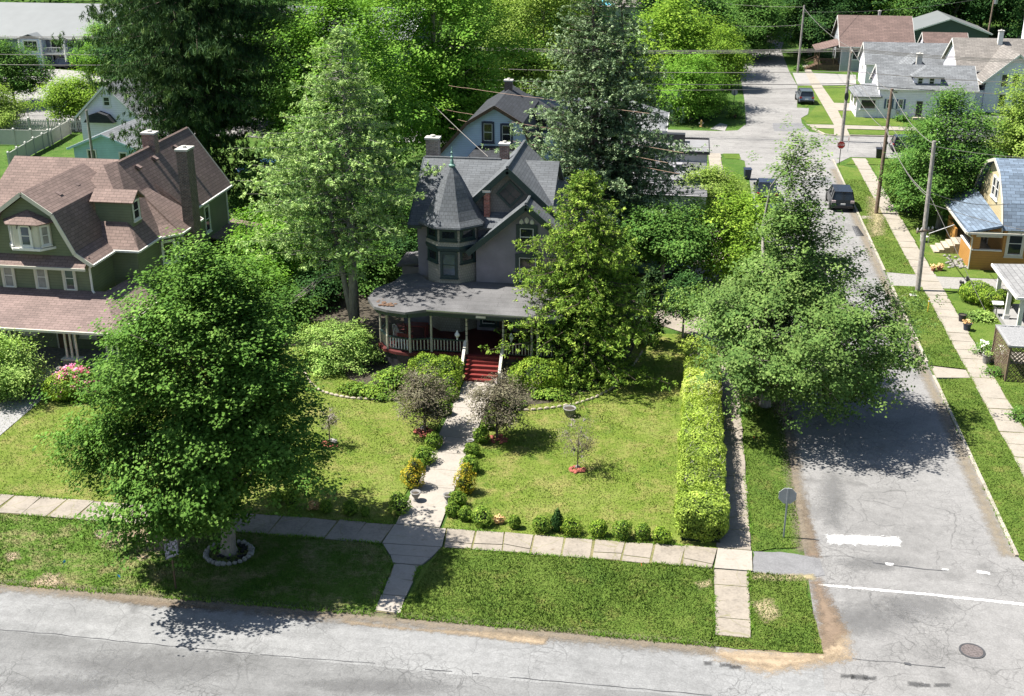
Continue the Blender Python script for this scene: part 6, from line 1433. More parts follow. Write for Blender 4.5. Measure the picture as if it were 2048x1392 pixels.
t = conifer('blue_spruce_tree', 'tall blue green spruce with split top behind the yellow green hemlock', G(1196,560), 18.6, [(0,3.2),(.15,4.2),(.38,4.3),(.6,3.2),(.82,1.8),(1,.25)], 'needle_blue', 300, 21, h0=1.6, droop=.06, hang=.10, L=.19, W=.07, step=.26, side=.6, trunk_r=.30, barkm='bark_brown', curl=.12, per=10, bare=.15, lean=(-.9,.8), lob=.32, tipb=.5, thick=.17)
t = conifer('blue_spruce_tree', 'right hand blue green spruce with reddish trunk over the pale shop roof', G(1262,548), 17.6, [(0,2.4),(.15,3.2),(.4,3.1),(.6,2.4),(.82,1.5),(1,.25)], 'needle_blue', 210, 23, h0=2.0, droop=.06, hang=.10, L=.19, W=.07, step=.26, side=.6, trunk_r=.28, barkm='bark_brown', curl=.12, per=10, bare=.22, lean=(-1.3,.8), lob=.34, tipb=.5, thick=.17)
conifer('hemlock_tree', 'dense yellow green hemlock in front of the right end of the grey house porch', G(1176,742), 10.4, [(0,2.8),(.12,3.5),(.35,3.3),(.6,2.6),(.82,1.6),(1,.3)], 'needle_hemlock', 340, 31, h0=.35, droop=.24, hang=.34, L=.16, W=.055, step=.22, side=.62, trunk_r=.22, curl=.16, per=10, bare=.15, lean=(-.5,.4), lob=.2, tipb=.62, thick=.12)
tree('street_tree', 'thin topped street tree with dead lower twigs overhanging the side street', G(1530,812), 13.3, [(0,2.2),(.12,3.9),(.30,4.4),(.46,2.7),(.58,.8),(.82,.45),(1,.2)], 'leaf_ash', 260, 12, 22, .17, 41, h0=1.5, trunk_r=.24, barkm='bark_grey', cen=(1.5,-1.0), off=(-1.3,.6), lob=.30, spread=.21, bough=.85, inner=.3, nl=60, twigs=110)
tree('maple_tree', 'bright green maple spreading behind the fir, the lighter left one', G(690,430), 16.8, [(0,2.5),(.2,4.6),(.5,5.2),(.8,3.4),(1,.6)], 'leaf_bright', 260, 8, 20, .27, 51, h0=1.8, trunk_r=.35, lob=.2, spread=.38, bough=1.1)
tree('maple_tree', 'big bright green maple behind the grey house, the taller right one', G(872,330), 22.0, [(0,3.0),(.2,5.6),(.5,6.4),(.8,4.6),(1,.8)], 'leaf_bright', 320, 8, 20, .30, 52, h0=2.0, trunk_r=.4, lob=.2, spread=.42, bough=1.25)
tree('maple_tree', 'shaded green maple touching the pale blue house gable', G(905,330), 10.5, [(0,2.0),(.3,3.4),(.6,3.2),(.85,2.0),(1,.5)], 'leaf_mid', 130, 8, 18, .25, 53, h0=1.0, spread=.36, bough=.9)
tree('willow_tree', 'pale yellow green willow behind the blue green spruce', G(1085,215), 15.5, [(0,3.6),(.3,4.9),(.6,4.6),(.85,3.0),(1,.6)], 'leaf_willow', 230, 8, 18, .30, 54, h0=1.0, spread=.5, bough=1.2, drop=.4)
tree('yellow_maple_tree', 'yellow green small maple between the shop and the street tree', G(1447,575), 6.4, [(0,1.7),(.25,2.7),(.55,2.9),(.8,1.9),(1,.3)], 'leaf_yellow', 130, 8, 18, .20, 55, h0=.9, trunk_r=.14, spread=.27, bough=.65)
tree('olive_shrub_tree', 'olive green rounded shrub tree beside the ribbed metal roof', G(1412,425), 3.4, [(0,1.6),(.3,2.4),(.65,2.1),(.9,1.1),(1,.3)], 'leaf_willow', 90, 8, 18, .20, 56, h0=.4, trunk_r=.12, spread=.28, bough=.6, twigs=30)
tree('shade_tree', 'dark leafy tree shading the teal van on the side driveway', G(1322,590), 5.7, [(0,1.8),(.25,2.5),(.6,2.3),(.85,1.3),(1,.3)], 'leaf_mid', 120, 8, 18, .20, 57, h0=2.6, trunk_r=.16, spread=.3, bough=.75)
tree('small_tree', 'young dark tree on a thin trunk beside the side driveway', G(1365,675), 3.6, [(0,.6),(.4,.9),(.8,.6),(1,.2)], 'leaf_dark', 45, 6, 14, .14, 58, h0=1.3, trunk_r=.06, spread=.18, bough=.3)
tree('maple_tree', 'green maple beside the orange house, shading the far sidewalk', G(1876,458), 9.7, [(0,1.6),(.2,2.9),(.5,3.1),(.8,2.0),(1,.4)], 'leaf_mid', 190, 8, 18, .21, 61, h0=1.6, trunk_r=.2, spread=.3, bough=.75)
tree('small_tree', 'bushy tree in front of the white barn garage', G(1815,425), 4.6, [(0,1.2),(.3,1.9),(.7,1.6),(1,.3)], 'leaf_mid', 80, 8, 18, .19, 62, h0=.4, trunk_r=.1, spread=.26, bough=.5)
tree('small_tree', 'leafy small tree under the maple beside the orange house', G(1850,412), 5.2, [(0,1.5),(.3,2.2),(.7,1.8),(1,.3)], 'leaf_mid', 90, 8, 18, .19, 63, h0=.3, trunk_r=.1, spread=.28, bough=.55)
tree('maple_tree', 'yellow tinged tree at the right edge behind the orange house', G(2050,400), 10.0, [(0,1.8),(.25,3.0),(.55,2.9),(.85,1.7),(1,.4)], 'leaf_willow', 170, 8, 18, .24, 64, h0=1.0, trunk_r=.2, spread=.32, bough=.8)
tree('small_tree', 'round leafy tree in the parking lot by the picket fence', G(157,250), 4.9, [(0,2.0),(.3,2.9),(.65,2.5),(1,.6)], 'leaf_yellow', 110, 8, 16, .24, 71, h0=1.2, trunk_r=.12, spread=.36, bough=.7, group='parking lot trees')
tree('small_tree', 'leafy tree at the left edge before the apartment entrance', G(30,210), 7.0, [(0,2.2),(.3,3.5),(.65,3.0),(1,.6)], 'leaf_mid', 120, 8, 16, .26, 72, h0=1.6, trunk_r=.14, spread=.38, bough=.8, group='parking lot trees')
tree('small_tree', 'dull green tree at the far left edge above the cream fence', G(5,255), 3.9, [(0,1.6),(.3,2.3),(.65,1.9),(1,.5)], 'leaf_willow', 70, 8, 14, .22, 73, h0=.5, trunk_r=.1, spread=.34, bough=.6, twigs=20, group='parking lot trees')
tree('small_tree', 'bright small tree against the apartment balconies', G(205,170), 7.6, [(0,1.6),(.35,2.6),(.7,2.0),(1,.4)], 'leaf_bright', 90, 8, 16, .26, 74, h0=1.2, trunk_r=.13, spread=.36, bough=.75, group='parking lot trees')
loose('flowering_bush', 'pale orange flowering bush beside the apartment entrance', G(140,130), 1.5, 1.7, 'leaf_dry', 40, 14, .2, 75)
# understory left of the fir
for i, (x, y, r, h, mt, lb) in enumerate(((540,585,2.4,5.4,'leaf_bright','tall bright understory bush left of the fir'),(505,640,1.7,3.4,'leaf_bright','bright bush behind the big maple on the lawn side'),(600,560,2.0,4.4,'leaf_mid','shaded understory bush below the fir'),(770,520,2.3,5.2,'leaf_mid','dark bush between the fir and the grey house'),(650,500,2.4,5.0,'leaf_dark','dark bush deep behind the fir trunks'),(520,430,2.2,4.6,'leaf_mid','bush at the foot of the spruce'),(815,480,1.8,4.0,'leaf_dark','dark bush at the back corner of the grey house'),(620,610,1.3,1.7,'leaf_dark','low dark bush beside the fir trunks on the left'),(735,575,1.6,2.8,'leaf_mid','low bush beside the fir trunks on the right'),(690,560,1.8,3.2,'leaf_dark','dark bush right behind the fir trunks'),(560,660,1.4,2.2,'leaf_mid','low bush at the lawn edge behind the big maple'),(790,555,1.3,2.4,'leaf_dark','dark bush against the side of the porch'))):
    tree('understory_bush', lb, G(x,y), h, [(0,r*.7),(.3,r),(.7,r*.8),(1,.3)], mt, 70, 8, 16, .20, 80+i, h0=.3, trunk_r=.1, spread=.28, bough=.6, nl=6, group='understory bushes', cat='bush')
tree('purple_plum_bush', 'dark red leaved bush beside the green house', G(478,560), 2.7, [(0,.9),(.4,1.3),(.8,.9),(1,.3)], 'leaf_red', 40, 7, 14, .17, 91, h0=.4, trunk_r=.07, spread=.25, bough=.4, nl=8, cat='bush')
conifer('arborvitae', 'narrow dark arborvitae at the right end of the porch', G(1300,690), 4.2, [(0,.75),(.4,.75),(.8,.4),(1,.1)], 'needle_spruce', 120, 93, h0=.15, droop=-.5, hang=.0, L=.24, W=.1, step=.2, side=.5, trunk_r=.08, per=3, bare=.1)

# ---- background trees: five built, the rest copied
proto = []
for i, (mt, pr_, n_) in enumerate((('leaf_dark',[(0,3.2),(.3,4.6),(.65,4.0),(1,.8)],150),('leaf_mid',[(0,3.0),(.3,4.4),(.65,3.8),(1,.8)],150),('leaf_bright',[(0,2.8),(.3,4.2),(.65,3.8),(1,.7)],150),('leaf_yellow',[(0,2.6),(.35,3.9),(.7,3.2),(1,.7)],130),('leaf_dark',[(0,2.0),(.3,3.0),(.65,3.4),(1,.8)],120))):
    proto.append(dict(mt=mt, pr=pr_, n=n_, obj=None))
DESC = ['dark green', 'mid green', 'bright green', 'yellow green', 'dark tall narrow']
bgt = [ # x, y of the foot, kind, scale, where
 (1390,150,1,1.05,'spreading over the far side street from its left'),(1440,178,3,.62,'by the diamond sign'),(1340,215,3,1.05,'behind the pale shop roof'),(1280,190,1,.85,'left of the shop roof behind the spruce'),(1380,240,2,.70,'above the hydrant'),(1500,120,1,.95,'left of the far side street'),(1450,90,0,1.1,'at the far end of the side street on its left'),
 (1560,75,0,1.15,'closing the far end of the side street'),(1618,110,0,1.0,'beside the far utility pole'),(1650,60,0,1.25,'behind the brown roofed house on its left'),(1740,40,0,1.2,'behind the middle of the brown roof'),(1800,45,2,1.15,'sunlit above the white garage roof'),(1850,60,1,1.15,'above the green garage'),(1905,70,0,1.2,'between the green garage and the far pole'),(1960,60,0,1.15,'left of the tall narrow white building'),(2040,80,0,1.3,'right of the tall narrow white building'),(2005,30,0,1.3,'behind the tall narrow white building'),(1690,20,0,1.3,'farthest back above the brown roof'),(1600,30,0,1.3,'farthest back over the side street'),(1880,20,0,1.35,'farthest back at the top right'),
 (1130,120,0,1.15,'left of the grey shingle roof at the top'),(1060,90,0,1.25,'at the top above the willow'),(990,110,0,1.2,'at the top above the tall bright maple'),(1180,40,0,1.2,'behind the grey shingle roof on its left'),(1330,60,0,1.2,'right of the grey shingle roof'),(1400,60,0,1.25,'behind the spreading tree at the top'),(1260,10,0,1.3,'farthest back behind the grey shingle roof'),(900,60,0,1.2,'behind the apartment roof on its right'),(780,15,0,1.25,'behind the white apartment roof'),(660,-5,4,1.2,'behind the white roof right of the spruce'),(560,-5,0,1.2,'behind the spruce top on the right'),(420,-10,0,1.2,'behind the spruce top'),(300,-12,0,1.2,'behind the apartment ridge on the right'),(180,-14,0,1.15,'behind the apartment ridge in the middle'),(60,-16,0,1.15,'behind the apartment ridge on the left'),(960,175,1,1.0,'behind the chimney of the pale blue house'),(1010,205,1,.8,'touching the pale blue house roof'),(330,240,0,1.0,'behind the spruce on the left'),(560,250,0,1.1,'behind the spruce on the right'),(470,190,0,1.2,'deep behind the spruce'),(620,260,1,1.0,'deep between the spruce and the bright maples'),(1545,30,1,1.2,'far behind the end of the side street')]
for i, (x, y, k, sc, where) in enumerate(bgt):
    b = G(x, y); P_ = proto[k]; lb = f'{DESC[k]} tree {where}'
    if P_['obj'] is None:
        P_['obj'] = o = tree('background_tree', lb, b, 11.0, P_['pr'], P_['mt'], P_['n'], 8, 14, .36, 100+k, h0=1.2 if k < 4 else 4.0, trunk_r=.28, spread=.5, bough=1.1, nl=14, group='trees in the background')
    else:
        o = copy_tree(P_['obj']); o['label'] = lb; o.location = (b.x, b.y, 0)
    o.scale = (sc, sc, sc*random.uniform(.92,1.1)); o.rotation_euler.z = random.uniform(0, 6.28)
# understory mass that reads as one dark wood behind everything
rng = np.random.default_rng(5); CE = []
for i in range(420):
    x = rng.uniform(-190,120); y = rng.uniform(205,262); CE.append((x,y,rng.uniform(1,10)))
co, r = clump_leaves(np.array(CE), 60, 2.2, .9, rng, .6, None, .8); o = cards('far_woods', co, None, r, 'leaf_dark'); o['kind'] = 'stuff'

# ---- beds, shrubs and hedges in front
b = G(672,728); loose('large_shrub', 'big pale green layered shrub at the left of the porch', b, (2.25,1.9), 2.6, 'leaf_shrub', 420, 36, .10, 111, flat=.3, spread=.2)
yl = G(872,778); shrub('clipped_yew', 'clipped lumpy yew left of the red steps', yl, (1.2,1.0,.8), 'leaf_yew', 9000, .10, 112, bodies=[((-.55,.75,.75),(1.0,.85,.78)),((.45,.65,.8),(.85,.8,.72)),((-.15,-.15,.55),(.85,.7,.62)),((.75,-.25,.5),(.55,.55,.52))], group='clipped yews')
yr = G(1072,782); shrub('clipped_yew', 'clipped round yew right of the red steps', yr, (1.2,1.0,.8), 'leaf_yew', 8000, .10, 113, bodies=[((.15,.35,.75),(1.25,.95,.82)),((-1.0,.75,.55),(.5,.45,.5)),((-.9,.25,.5),(.55,.5,.45))], group='clipped yews')
b = G(790,778); loose('juniper_bush', 'feathery dark juniper left of the clipped yew', b, (1.05,.85), 1.15, 'leaf_box', 200, 14, .13, 114, flat=.4)
for i, (x, y, rx_, ry_, h, lb) in enumerate(((715,785,1.0,.5,.45,'low leafy ground cover along the left bed edge'),(760,795,.9,.45,.42,'low leafy ground cover in front of the juniper'),(1100,795,1.0,.5,.45,'low leafy ground cover along the right bed edge'),(1150,775,.8,.5,.5,'leafy clump beside the stone edging on the right'),(1020,812,.7,.3,.3,'low strip of leaves along the right edging near the plum'),(640,720,.9,.6,.5,'low shrub at the left tip of the planting bed'),(1395,715,1.3,.9,1.1,'leafy bush at the far end of the long hedge'))):
    loose('ground_cover', lb, G(x,y), (rx_,ry_), h, 'leaf_box' if i != 6 else 'leaf_hedge', 110, 13, .11, 120+i, flat=.4, group='bed plants')
# long clipped hedge along the side
t = thing('clipped_hedge', 'long tall clipped yellow green hedge beside the side sidewalk', 'hedge', (1.45,48,0)); rng = np.random.default_rng(131); CO = []; R = []; m = MB()
secs = [(-7.3,1.0,1.05,.86),(-5.3,1.5,1.0,.84),(-3.0,1.35,.98,.80),(-1.0,1.2,.98,.80),(1.0,1.25,.96,.80),(2.8,1.0,.90,.66),(4.5,1.15,.96,.80),(6.2,1.1,.9,.74),(8.0,1.1,.85,.7)]
for i, (y, ry_, rx_, rz2) in enumerate(secs):
    co, r = shell_leaves(rng, (.02*rng.normal(),y,rz2), (rx_*.92,ry_*1.08,rz2*.98), 11500, .10, 5.0, .03, .13, 200+i); CO.append(co); R.append(np.clip(r+rng.normal()*.12,0,1))
    m.box(-rx_*.70,y-ry_*.78,.02,rx_*.70,y+ry_*.78,rz2*1.55)
cards('foliage', np.concatenate(CO), None, np.concatenate(R), 'leaf_hedge', t); m.k = 1
for i in range(260):
    y = rng.uniform(-8,9); x = rng.uniform(-.8,.8); z = 1.45+rng.uniform(0,.2); m.tube([(x,y,z),(x+rng.normal()*.12,y+rng.normal()*.12,z+.16)],[.008,.004],4,False)
m.build('stems', ['core_dark','twig_dead'], t)
# box balls and small shrubs in rows
def ball(x, y, r, h, lb, mat='leaf_box', power=2.2, n=850, name='boxwood', seed=0, grp='small shrubs in rows', lump=.2):
    b = G(x, y); k = random.uniform(.9,1.12); r *= k; h *= random.uniform(.92,1.15); bd = [((0,0,h*.40),(r,r,h*.42)),((r*.1,0,h*.70),(r*.58,r*.58,h*.36))] if power < 2 else [((0,0,h*.46),(r,r*.92,h*.48)),((r*random.uniform(-.3,.3),r*random.uniform(-.3,.3),h*.72),(r*.55,r*.55,h*.30))]
    return shrub(name, lb, b, (r,r,h/2), mat, int(n*1.6), .075, seed, power=max(power,2), lump=lump, group=grp, bodies=bd)
row = [(905,1032,.30,.62,'boxwood beside the right urn at the path corner'),(931,1040,.30,.58,'boxwood just right of the path corner in the front row'),(965,1050,.38,.72,'round boxwood left of the dry orange shrub'),(1029,1056,.22,.52,'small boxwood right of the dry orange shrub'),(1083,1064,.38,.72,'round boxwood left of the dark cone'),(1143,1068,.37,.70,'round boxwood right of the dark cone'),(1196,1072,.36,.66,'round boxwood in the front row below the right sapling'),(1244,1076,.38,.74,'large round boxwood third from the hedge'),(1284,1078,.27,.60,'narrow boxwood second from the hedge'),(1323,1084,.36,.62,'yellowish boxwood nearest the hedge')]
for i, (x, y, r, h, lb) in enumerate(row): ball(x, y, r, h, lb, 'leaf_yew' if i in (5,6,9) else 'leaf_box', seed=300+i)
ball(1113,1062,.27,1.0,'dark cone shaped shrub in the front row','leaf_dark',1.5,900,'cone_shrub',311)
ball(998,1046,.24,.38,'dry orange brown shrub in the front row','leaf_dry',2,300,'dry_shrub',312,lump=.3)
ball(628,1018,.26,.36,'dry pale shrub in the left front row','leaf_dry',2,300,'dry_shrub',313,lump=.3)
for i, (x, y, r, h, lb) in enumerate(((585,1012,.33,.75,'dark boxwood at the edge of the maple crown'),(653,1024,.24,.55,'small boxwood left of the maple shadow row'),(701,1028,.26,.52,'boxwood in the middle of the left front row'),(731,1032,.18,.45,'thin boxwood in the left front row'),(800,1026,.42,.90,'tall boxwood at the left corner of the path'),(555,1003,.25,.5,'boxwood half under the maple crown'))): ball(x, y, r, h, lb, 'leaf_box', seed=320+i)
for i, (x, y, r, h, mt, lb) in enumerate(((828,975,.50,1.15,'leaf_golden','golden false cypress left of the path'),(850,925,.46,.72,'leaf_box','boxwood left of the path behind the golden one'),(868,897,.42,.70,'leaf_box','boxwood left of the path nearest the plum tree'),(838,940,.30,.5,'leaf_box','low boxwood beside the left golden shrub'),(930,985,.44,1.15,'leaf_golden','golden false cypress right of the path'),(940,945,.38,.72,'leaf_box','boxwood right of the path behind the golden one'),(944,912,.36,.66,'leaf_box','boxwood right of the path, middle of three'),(962,885,.38,.68,'leaf_box','boxwood right of the path nearest the plum tree'),(975,858,.26,.5,'leaf_box','small boxwood under the right plum tree'),(915,1012,.38,.70,'leaf_box','boxwood right of the path below the golden one'),(890,830,.34,.6,'leaf_box','dark boxwood left of the path near the steps'),(905,800,.34,.6,'leaf_box','dark boxwood at the foot of the left yew'))): ball(x, y, r, h, lb, mt, 1.7 if mt == 'leaf_golden' else 2.2, 1100, 'golden_cypress' if mt == 'leaf_golden' else 'boxwood', 340+i)
# purple plums and saplings
for x, y, h, off, sd, lb in ((850,866,3.0,(0,.1),401,'purple leaved plum tree left of the front path'),(994,878,3.15,(.1,.1),402,'purple leaved plum tree right of the front path')):
    tree('plum_tree', lb, G(x,y), h, [(0,.75),(.3,1.15),(.65,1.0),(.9,.5),(1,.2)], 'leaf_plum', 90, 7, 10, .11, sd, h0=1.0, trunk_r=.06, barkm='bark_brown', spread=.14, bough=.34, nl=14, twigs=8, group='plum trees', off=off)
for x, y, h, r, n_, sd, lb in ((660,889,1.75,.45,24,403,'tiny sapling on the left front lawn'),(1155,939,2.35,.85,70,404,'bare twiggy sapling on the right front lawn')):
    tree('sapling', lb, G(x,y), h, [(0,r*.6),(.35,r),(.75,r*.9),(1,r*.4)], 'leaf_plum' if n_ > 20 else 'leaf_shrub', n_, 3, 6, .075, sd, h0=.85, trunk_r=.03, barkm='bark_brown', spread=.10, bough=.22, nl=14, twigs=14 if n_ > 20 else 6, group='saplings')
def mulch(x, y, r, lb, mat='mulch_red'):
    b = G(x, y); t = thing('mulch_ring', lb, 'mulch', (b.x,b.y,.0), 0, 'mulch rings'); m = MB(); rg = np.random.default_rng(int(x))
    for i in range(34): a = rg.uniform(0,6.28); q = r*rg.random()**.5; m.lump((q*math.cos(a),q*math.sin(a),.05),(.09,.07,.05),i,6)
    m.build('chips', mat, t)
mulch(848,866,.46,'red mulch under the left plum tree'); mulch(994,879,.50,'red mulch under the right plum tree'); mulch(660,890,.42,'red mulch round the tiny sapling'); mulch(1156,941,.34,'red mulch round the twiggy sapling'); mulch(458,1108,.72,'black mulch inside the rock ring of the maple','mulch_black')
for x, y, s, lb in ((666,886,.17,'pale stone beside the tiny sapling'),(846,860,.12,'pale stone in the mulch of the left plum'),(1155,938,.09,'pale stone in the mulch of the twiggy sapling')):
    b = G(x,y); m = MB(); m.org = Vector((b.x,b.y,0)); m.lump((b.x,b.y,.1),(s*1.4,s,.1),int(x)); o = m.build('garden_stone', 'rock_pale'); tag(o, lb, 'stone', 'garden stones')
c0 = G(458,1108)
for i in range(26):
    a = 2*PI*i/26; s = RNG.uniform(.8,1.25); m = MB(); p = Vector((c0.x+.86*math.cos(a),c0.y+.80*math.sin(a),0)); m.org = p; m.lump((p.x,p.y,.07),(.11*s,.10*s,.10*s),i+40); o = m.build('rock', 'rock_pale'); tag(o, 'one of the pale rocks in the ring round the maple trunk', 'rock', 'rocks in the ring round the maple trunk')
def edging(pts, lb, seed):
    P = [G(*p) for p in pts]; t = thing('stone_edging', lb, 'edging', P[0][:]); m = MB(t); rg = np.random.default_rng(seed)
    for a, b in zip(P[:-1], P[1:]):
        n = max(1, int((b-a).length/.30))
        for i in range(n):
            p = a.lerp(b,(i+.5)/n); u = (b-a).normalized(); w_ = Vector((-u.y,u.x,0)); m.M = Matrix(((u.x,w_.x,0,p.x),(u.y,w_.y,0,p.y),(0,0,1,.06),(0,0,0,1))); m.lump((0,0,0),(.15,.065,.065+.03*rg.random()),seed+i,8,.12)
    m.build('stones', 'sandstone', t)
edging([(608,744),(622,768),(640,783),(668,792),(700,798),(740,800),(800,802)], 'low stone edging curving round the left planting bed', 500)
edging([(1000,822),(1060,822),(1100,818),(1150,810),(1190,797),(1225,778),(1250,752),(1270,728),(1285,704)], 'low stone edging curving round the right planting bed', 520)
def urn(x, y, s, lb, mat='stone'):
    b = G(x,y); t = thing('garden_urn', lb, 'urn', (b.x,b.y,.02), 0, 'garden urns'); m = MB(); s *= .82; m.lathe([(.13*s,0),(.14*s,.05*s),(.07*s,.09*s),(.09*s,.14*s),(.17*s,.26*s),(.20*s,.38*s),(.24*s,.40*s),(.24*s,.43*s),(.19*s,.43*s),(.17*s,.36*s),(.01,.36*s)], 0, 0, 14); m.build('bowl', mat, t, True)
    m = MB(); m.lathe([(.165*s,.365*s),(.1*s,.39*s),(.01,.4*s)], 0, 0, 10); m.build('soil', 'soil', t)
urn(832,1002,1.15,'grey urn at the left foot of the front path'); urn(897,1007,1.15,'grey urn at the right foot of the front path'); urn(883,890,1.0,'grey urn left of the path near the plum'); urn(941,893,.9,'grey urn right of the path half hidden by boxwood')
b = G(1139,832); t = thing('lawn_planter', 'large round grey planter in front of the stone edging', 'planter', (b.x,b.y,.0)); m = MB(); m.lathe([(.16,0),(.19,.08),(.24,.16),(.23,.19),(.27,.21),(.29,.38),(.32,.40),(.32,.44),(.27,.44),(.25,.39),(.01,.39)], 0, 0, 18); m.build('bowl', 'stone', t, True)
m = MB(); m.lathe([(.25,.395),(.12,.42),(.01,.43)], 0, 0, 10); m.build('soil', 'soil', t)
p = G(914,722); t = thing('path_lantern', 'small dark lantern beside the left handrail of the red steps', 'lantern', (p.x-.1,p.y-.2,0)); m = MB(); m.lathe([(.02,0),(.02,.9),(.06,.92),(.08,1.1),(.12,1.12),(.02,1.26),(.0,1.3)], 0, 0, 6); m.build('body', 'dark_metal', t)
# green house front garden
b = G(128,798); shrub('round_shrub', 'bright yellow green round shrub beside the grey path of the green house', b, (.95,.8,.62), 'leaf_yew', 4200, .09, 601, lump=.14)
b = G(158,792); t = loose('rhododendron', 'pink flowering rhododendron at the green house porch', b, (1.05,.8), 1.55, 'leaf_box', 110, 12, .15, 602, spread=.16)
rg = np.random.default_rng(3); dd = rdir(70, rg); dd[:,2] = np.abs(dd[:,2])*.9+.15; cc = dd*np.array([1.05,.85,1.4])+np.array([-.1,-.05,.12]); co, r = clump_leaves(cc, 24, .075, .10, rg, .7); cards('blossom', co, None, r, 'petal_pink', t)
tree('leafy_bush', 'leafy bush at the left edge before the stone pier', G(15,790), 3.1, [(0,1.3),(.3,1.7),(.7,1.3),(1,.3)], 'leaf_shrub', 80, 8, 16, .14, 603, h0=.2, trunk_r=.07, spread=.22, bough=.5, nl=10, cat='bush')
b = G(25,775); loose('dark_bush', 'dark low bush under the leafy bush at the left edge', (b.x,b.y-.6), (1.2,.7), 1.0, 'leaf_dark', 110, 13, .12, 604)
for x, y, z, lb, rz_2 in ((50,784,.62,'grey stone lion beside the green house steps on the left',-1.2),(117,772,.55,'pale rounded stone statue beside the pink rhododendron',-1.6)):
    b = G(x, y); t = thing('stone_statue', lb, 'statue', (b.x,b.y,0), rz_2, 'stone statues'); m = MB(); m.box(-.22,-.3,0,.22,.3,z*.55); m.build('plinth', 'stone', t)
    m = MB(); zz = z*.55; m.lump((0,-.1,zz+.2),(.17,.26,.2),3,10,.08); m.lump((0,.1,zz+.33),(.13,.14,.26),4,10,.08); m.lump((0,.17,zz+.62),(.15,.15,.15),5,10,.14); m.lump((0,.29,zz+.58),(.07,.09,.06),6,8,.05)
    for s in (-1,1): m.tube([(s*.09,.2,zz+.36),(s*.09,.25,zz+.1),(s*.09,.3,zz+.02)],[.05,.04,.045],6); m.lump((s*.1,.14,zz+.75),(.035,.03,.04),7,6,.05)
    m.build('figure', 'stone', t, True)
b = G(70,312); loose('young_shrub', 'round shrub in front of the side fence of the far lawn', (-59.9,96.8), .7, 1.2, 'leaf_mid', 40, 12, .15, 605); b = G(210,330); loose('tall_weed', 'bright tall weed beside the window of the aqua cottage', PY(208,318,91)[:2]+(0,) if False else (-47.6,89.5), .5, 2.0, 'leaf_yellow', 30, 10, .2, 606)
loose('path_light_plant', 'small dark solar lamp plant by the grey path', G(92,792), .15, .3, 'leaf_dark', 10, 8, .08, 607)
# east gardens
b = G(1972,612); shrub('golden_shrub', 'wide golden green clipped shrub beside the grey porch', (b.x,b.y,.05), (1.5,1.2,.7), 'leaf_yew', 7000, .10, 620, bodies=[((-.5,.6,.62),(1.0,.9,.62)),((.35,-.4,.6),(1.05,.85,.6))])
loose('garden_plant', 'grey green mound by the garden path across the street', G(1938,640), .4, .45, 'leaf_ash', 34, 12, .09, 621, group='garden plants'); loose('garden_plant', 'light green leafy hosta patch by the garden path', G(1965,640), .6, .5, 'leaf_shrub', 44, 12, .13, 622, group='garden plants')
t = loose('flower_bush', 'white flowering bush at the foot of the lattice arbour', G(1966,710), .55, .75, 'leaf_mid', 40, 12, .09, 623, group='garden plants'); rg = np.random.default_rng(9); cc = rdir(16, rg)*np.array([.5,.5,.3])+np.array([0,0,.55]); co, r = clump_leaves(cc, 14, .05, .07, rg); cards('blossom', co, None, r, 'petal_white', t)
t = loose('flower_bush', 'white flowering bush inside the lattice arbour', G(2003,722), .6, .7, 'leaf_mid', 40, 12, .09, 624, group='garden plants'); co, r = clump_leaves(cc, 14, .05, .07, rg); cards('blossom', co, None, r, 'petal_white', t)
loose('garden_plant', 'dark leafy plant at the near corner of the lattice arbour', G(1985,752), .4, .55, 'leaf_mid', 30, 12, .09, 625, group='garden plants'); loose('garden_plant', 'leafy plant at the right edge below the arbour', G(2040,840), .5, .6, 'leaf_mid', 34, 12, .1, 626, group='garden plants'); loose('garden_plant', 'leafy bush at the right edge beside the porch post', G(2045,690), .6, 1.1, 'leaf_mid', 40, 12, .1, 627, group='garden plants')
def pot(x, y, r, h, mat, lb, plant=None):
    b = G(x,y); t = thing('plant_pot', lb, 'pot', (b.x,b.y,.05), 0, 'plant pots'); m = MB(); m.lathe([(r*.75,0),(r,h*.92),(r*1.1,h*.92),(r*1.1,h),(r*.92,h),(r*.9,h*.9),(.01,h*.9)], 0, 0, 16); m.build('bowl', mat, t)
    m = MB(); m.lathe([(r*.9,h*.905),(.01,h*.95)], 0, 0, 10); m.build('soil', 'soil', t)
    if plant:
        rg = np.random.default_rng(int(x)); co, q = clump_leaves(rdir(12,rg)*np.array([r,r,.1])+np.array([0,0,h+.06]), 8, .05, .08, rg); cards('plant', co, None, q, plant, t)
pot(1923,644,.22,.42,'black_plastic','tall black pot on the grass, the farther one'); pot(1933,662,.23,.42,'bin_blue','dark blue pot at the garden path, the nearer one','leaf_dry'); pot(1972,728,.24,.5,'stone','grey pot beside the arbour','leaf_shrub'); pot(1866,543,.16,.22,'clay','clay pot near the orange house, left of two','leaf_dry'); pot(1879,542,.2,.26,'clay','clay pot near the orange house, right of two','leaf_dry')
for x, y, s, lb in ((1920,588,.9,'dark twisted stump sculpture, the left shorter one'),(1932,590,1.25,'dark twisted stump sculpture, the right taller one')):
    b = G(x,y); t = thing('stump_sculpture', lb, 'sculpture', (b.x,b.y,.05), 0, 'stump sculptures'); m = MB(); m.lump((0,0,.25*s),(.18*s,.16*s,.28*s),int(x),10,.35); m.lump((.05,0,.6*s),(.12*s,.12*s,.22*s),int(x)+1,10,.4); m.lump((-.08,0,.8*s),(.07*s,.08*s,.14*s),int(x)+2,8,.4); m.build('body', 'dark_door', t)
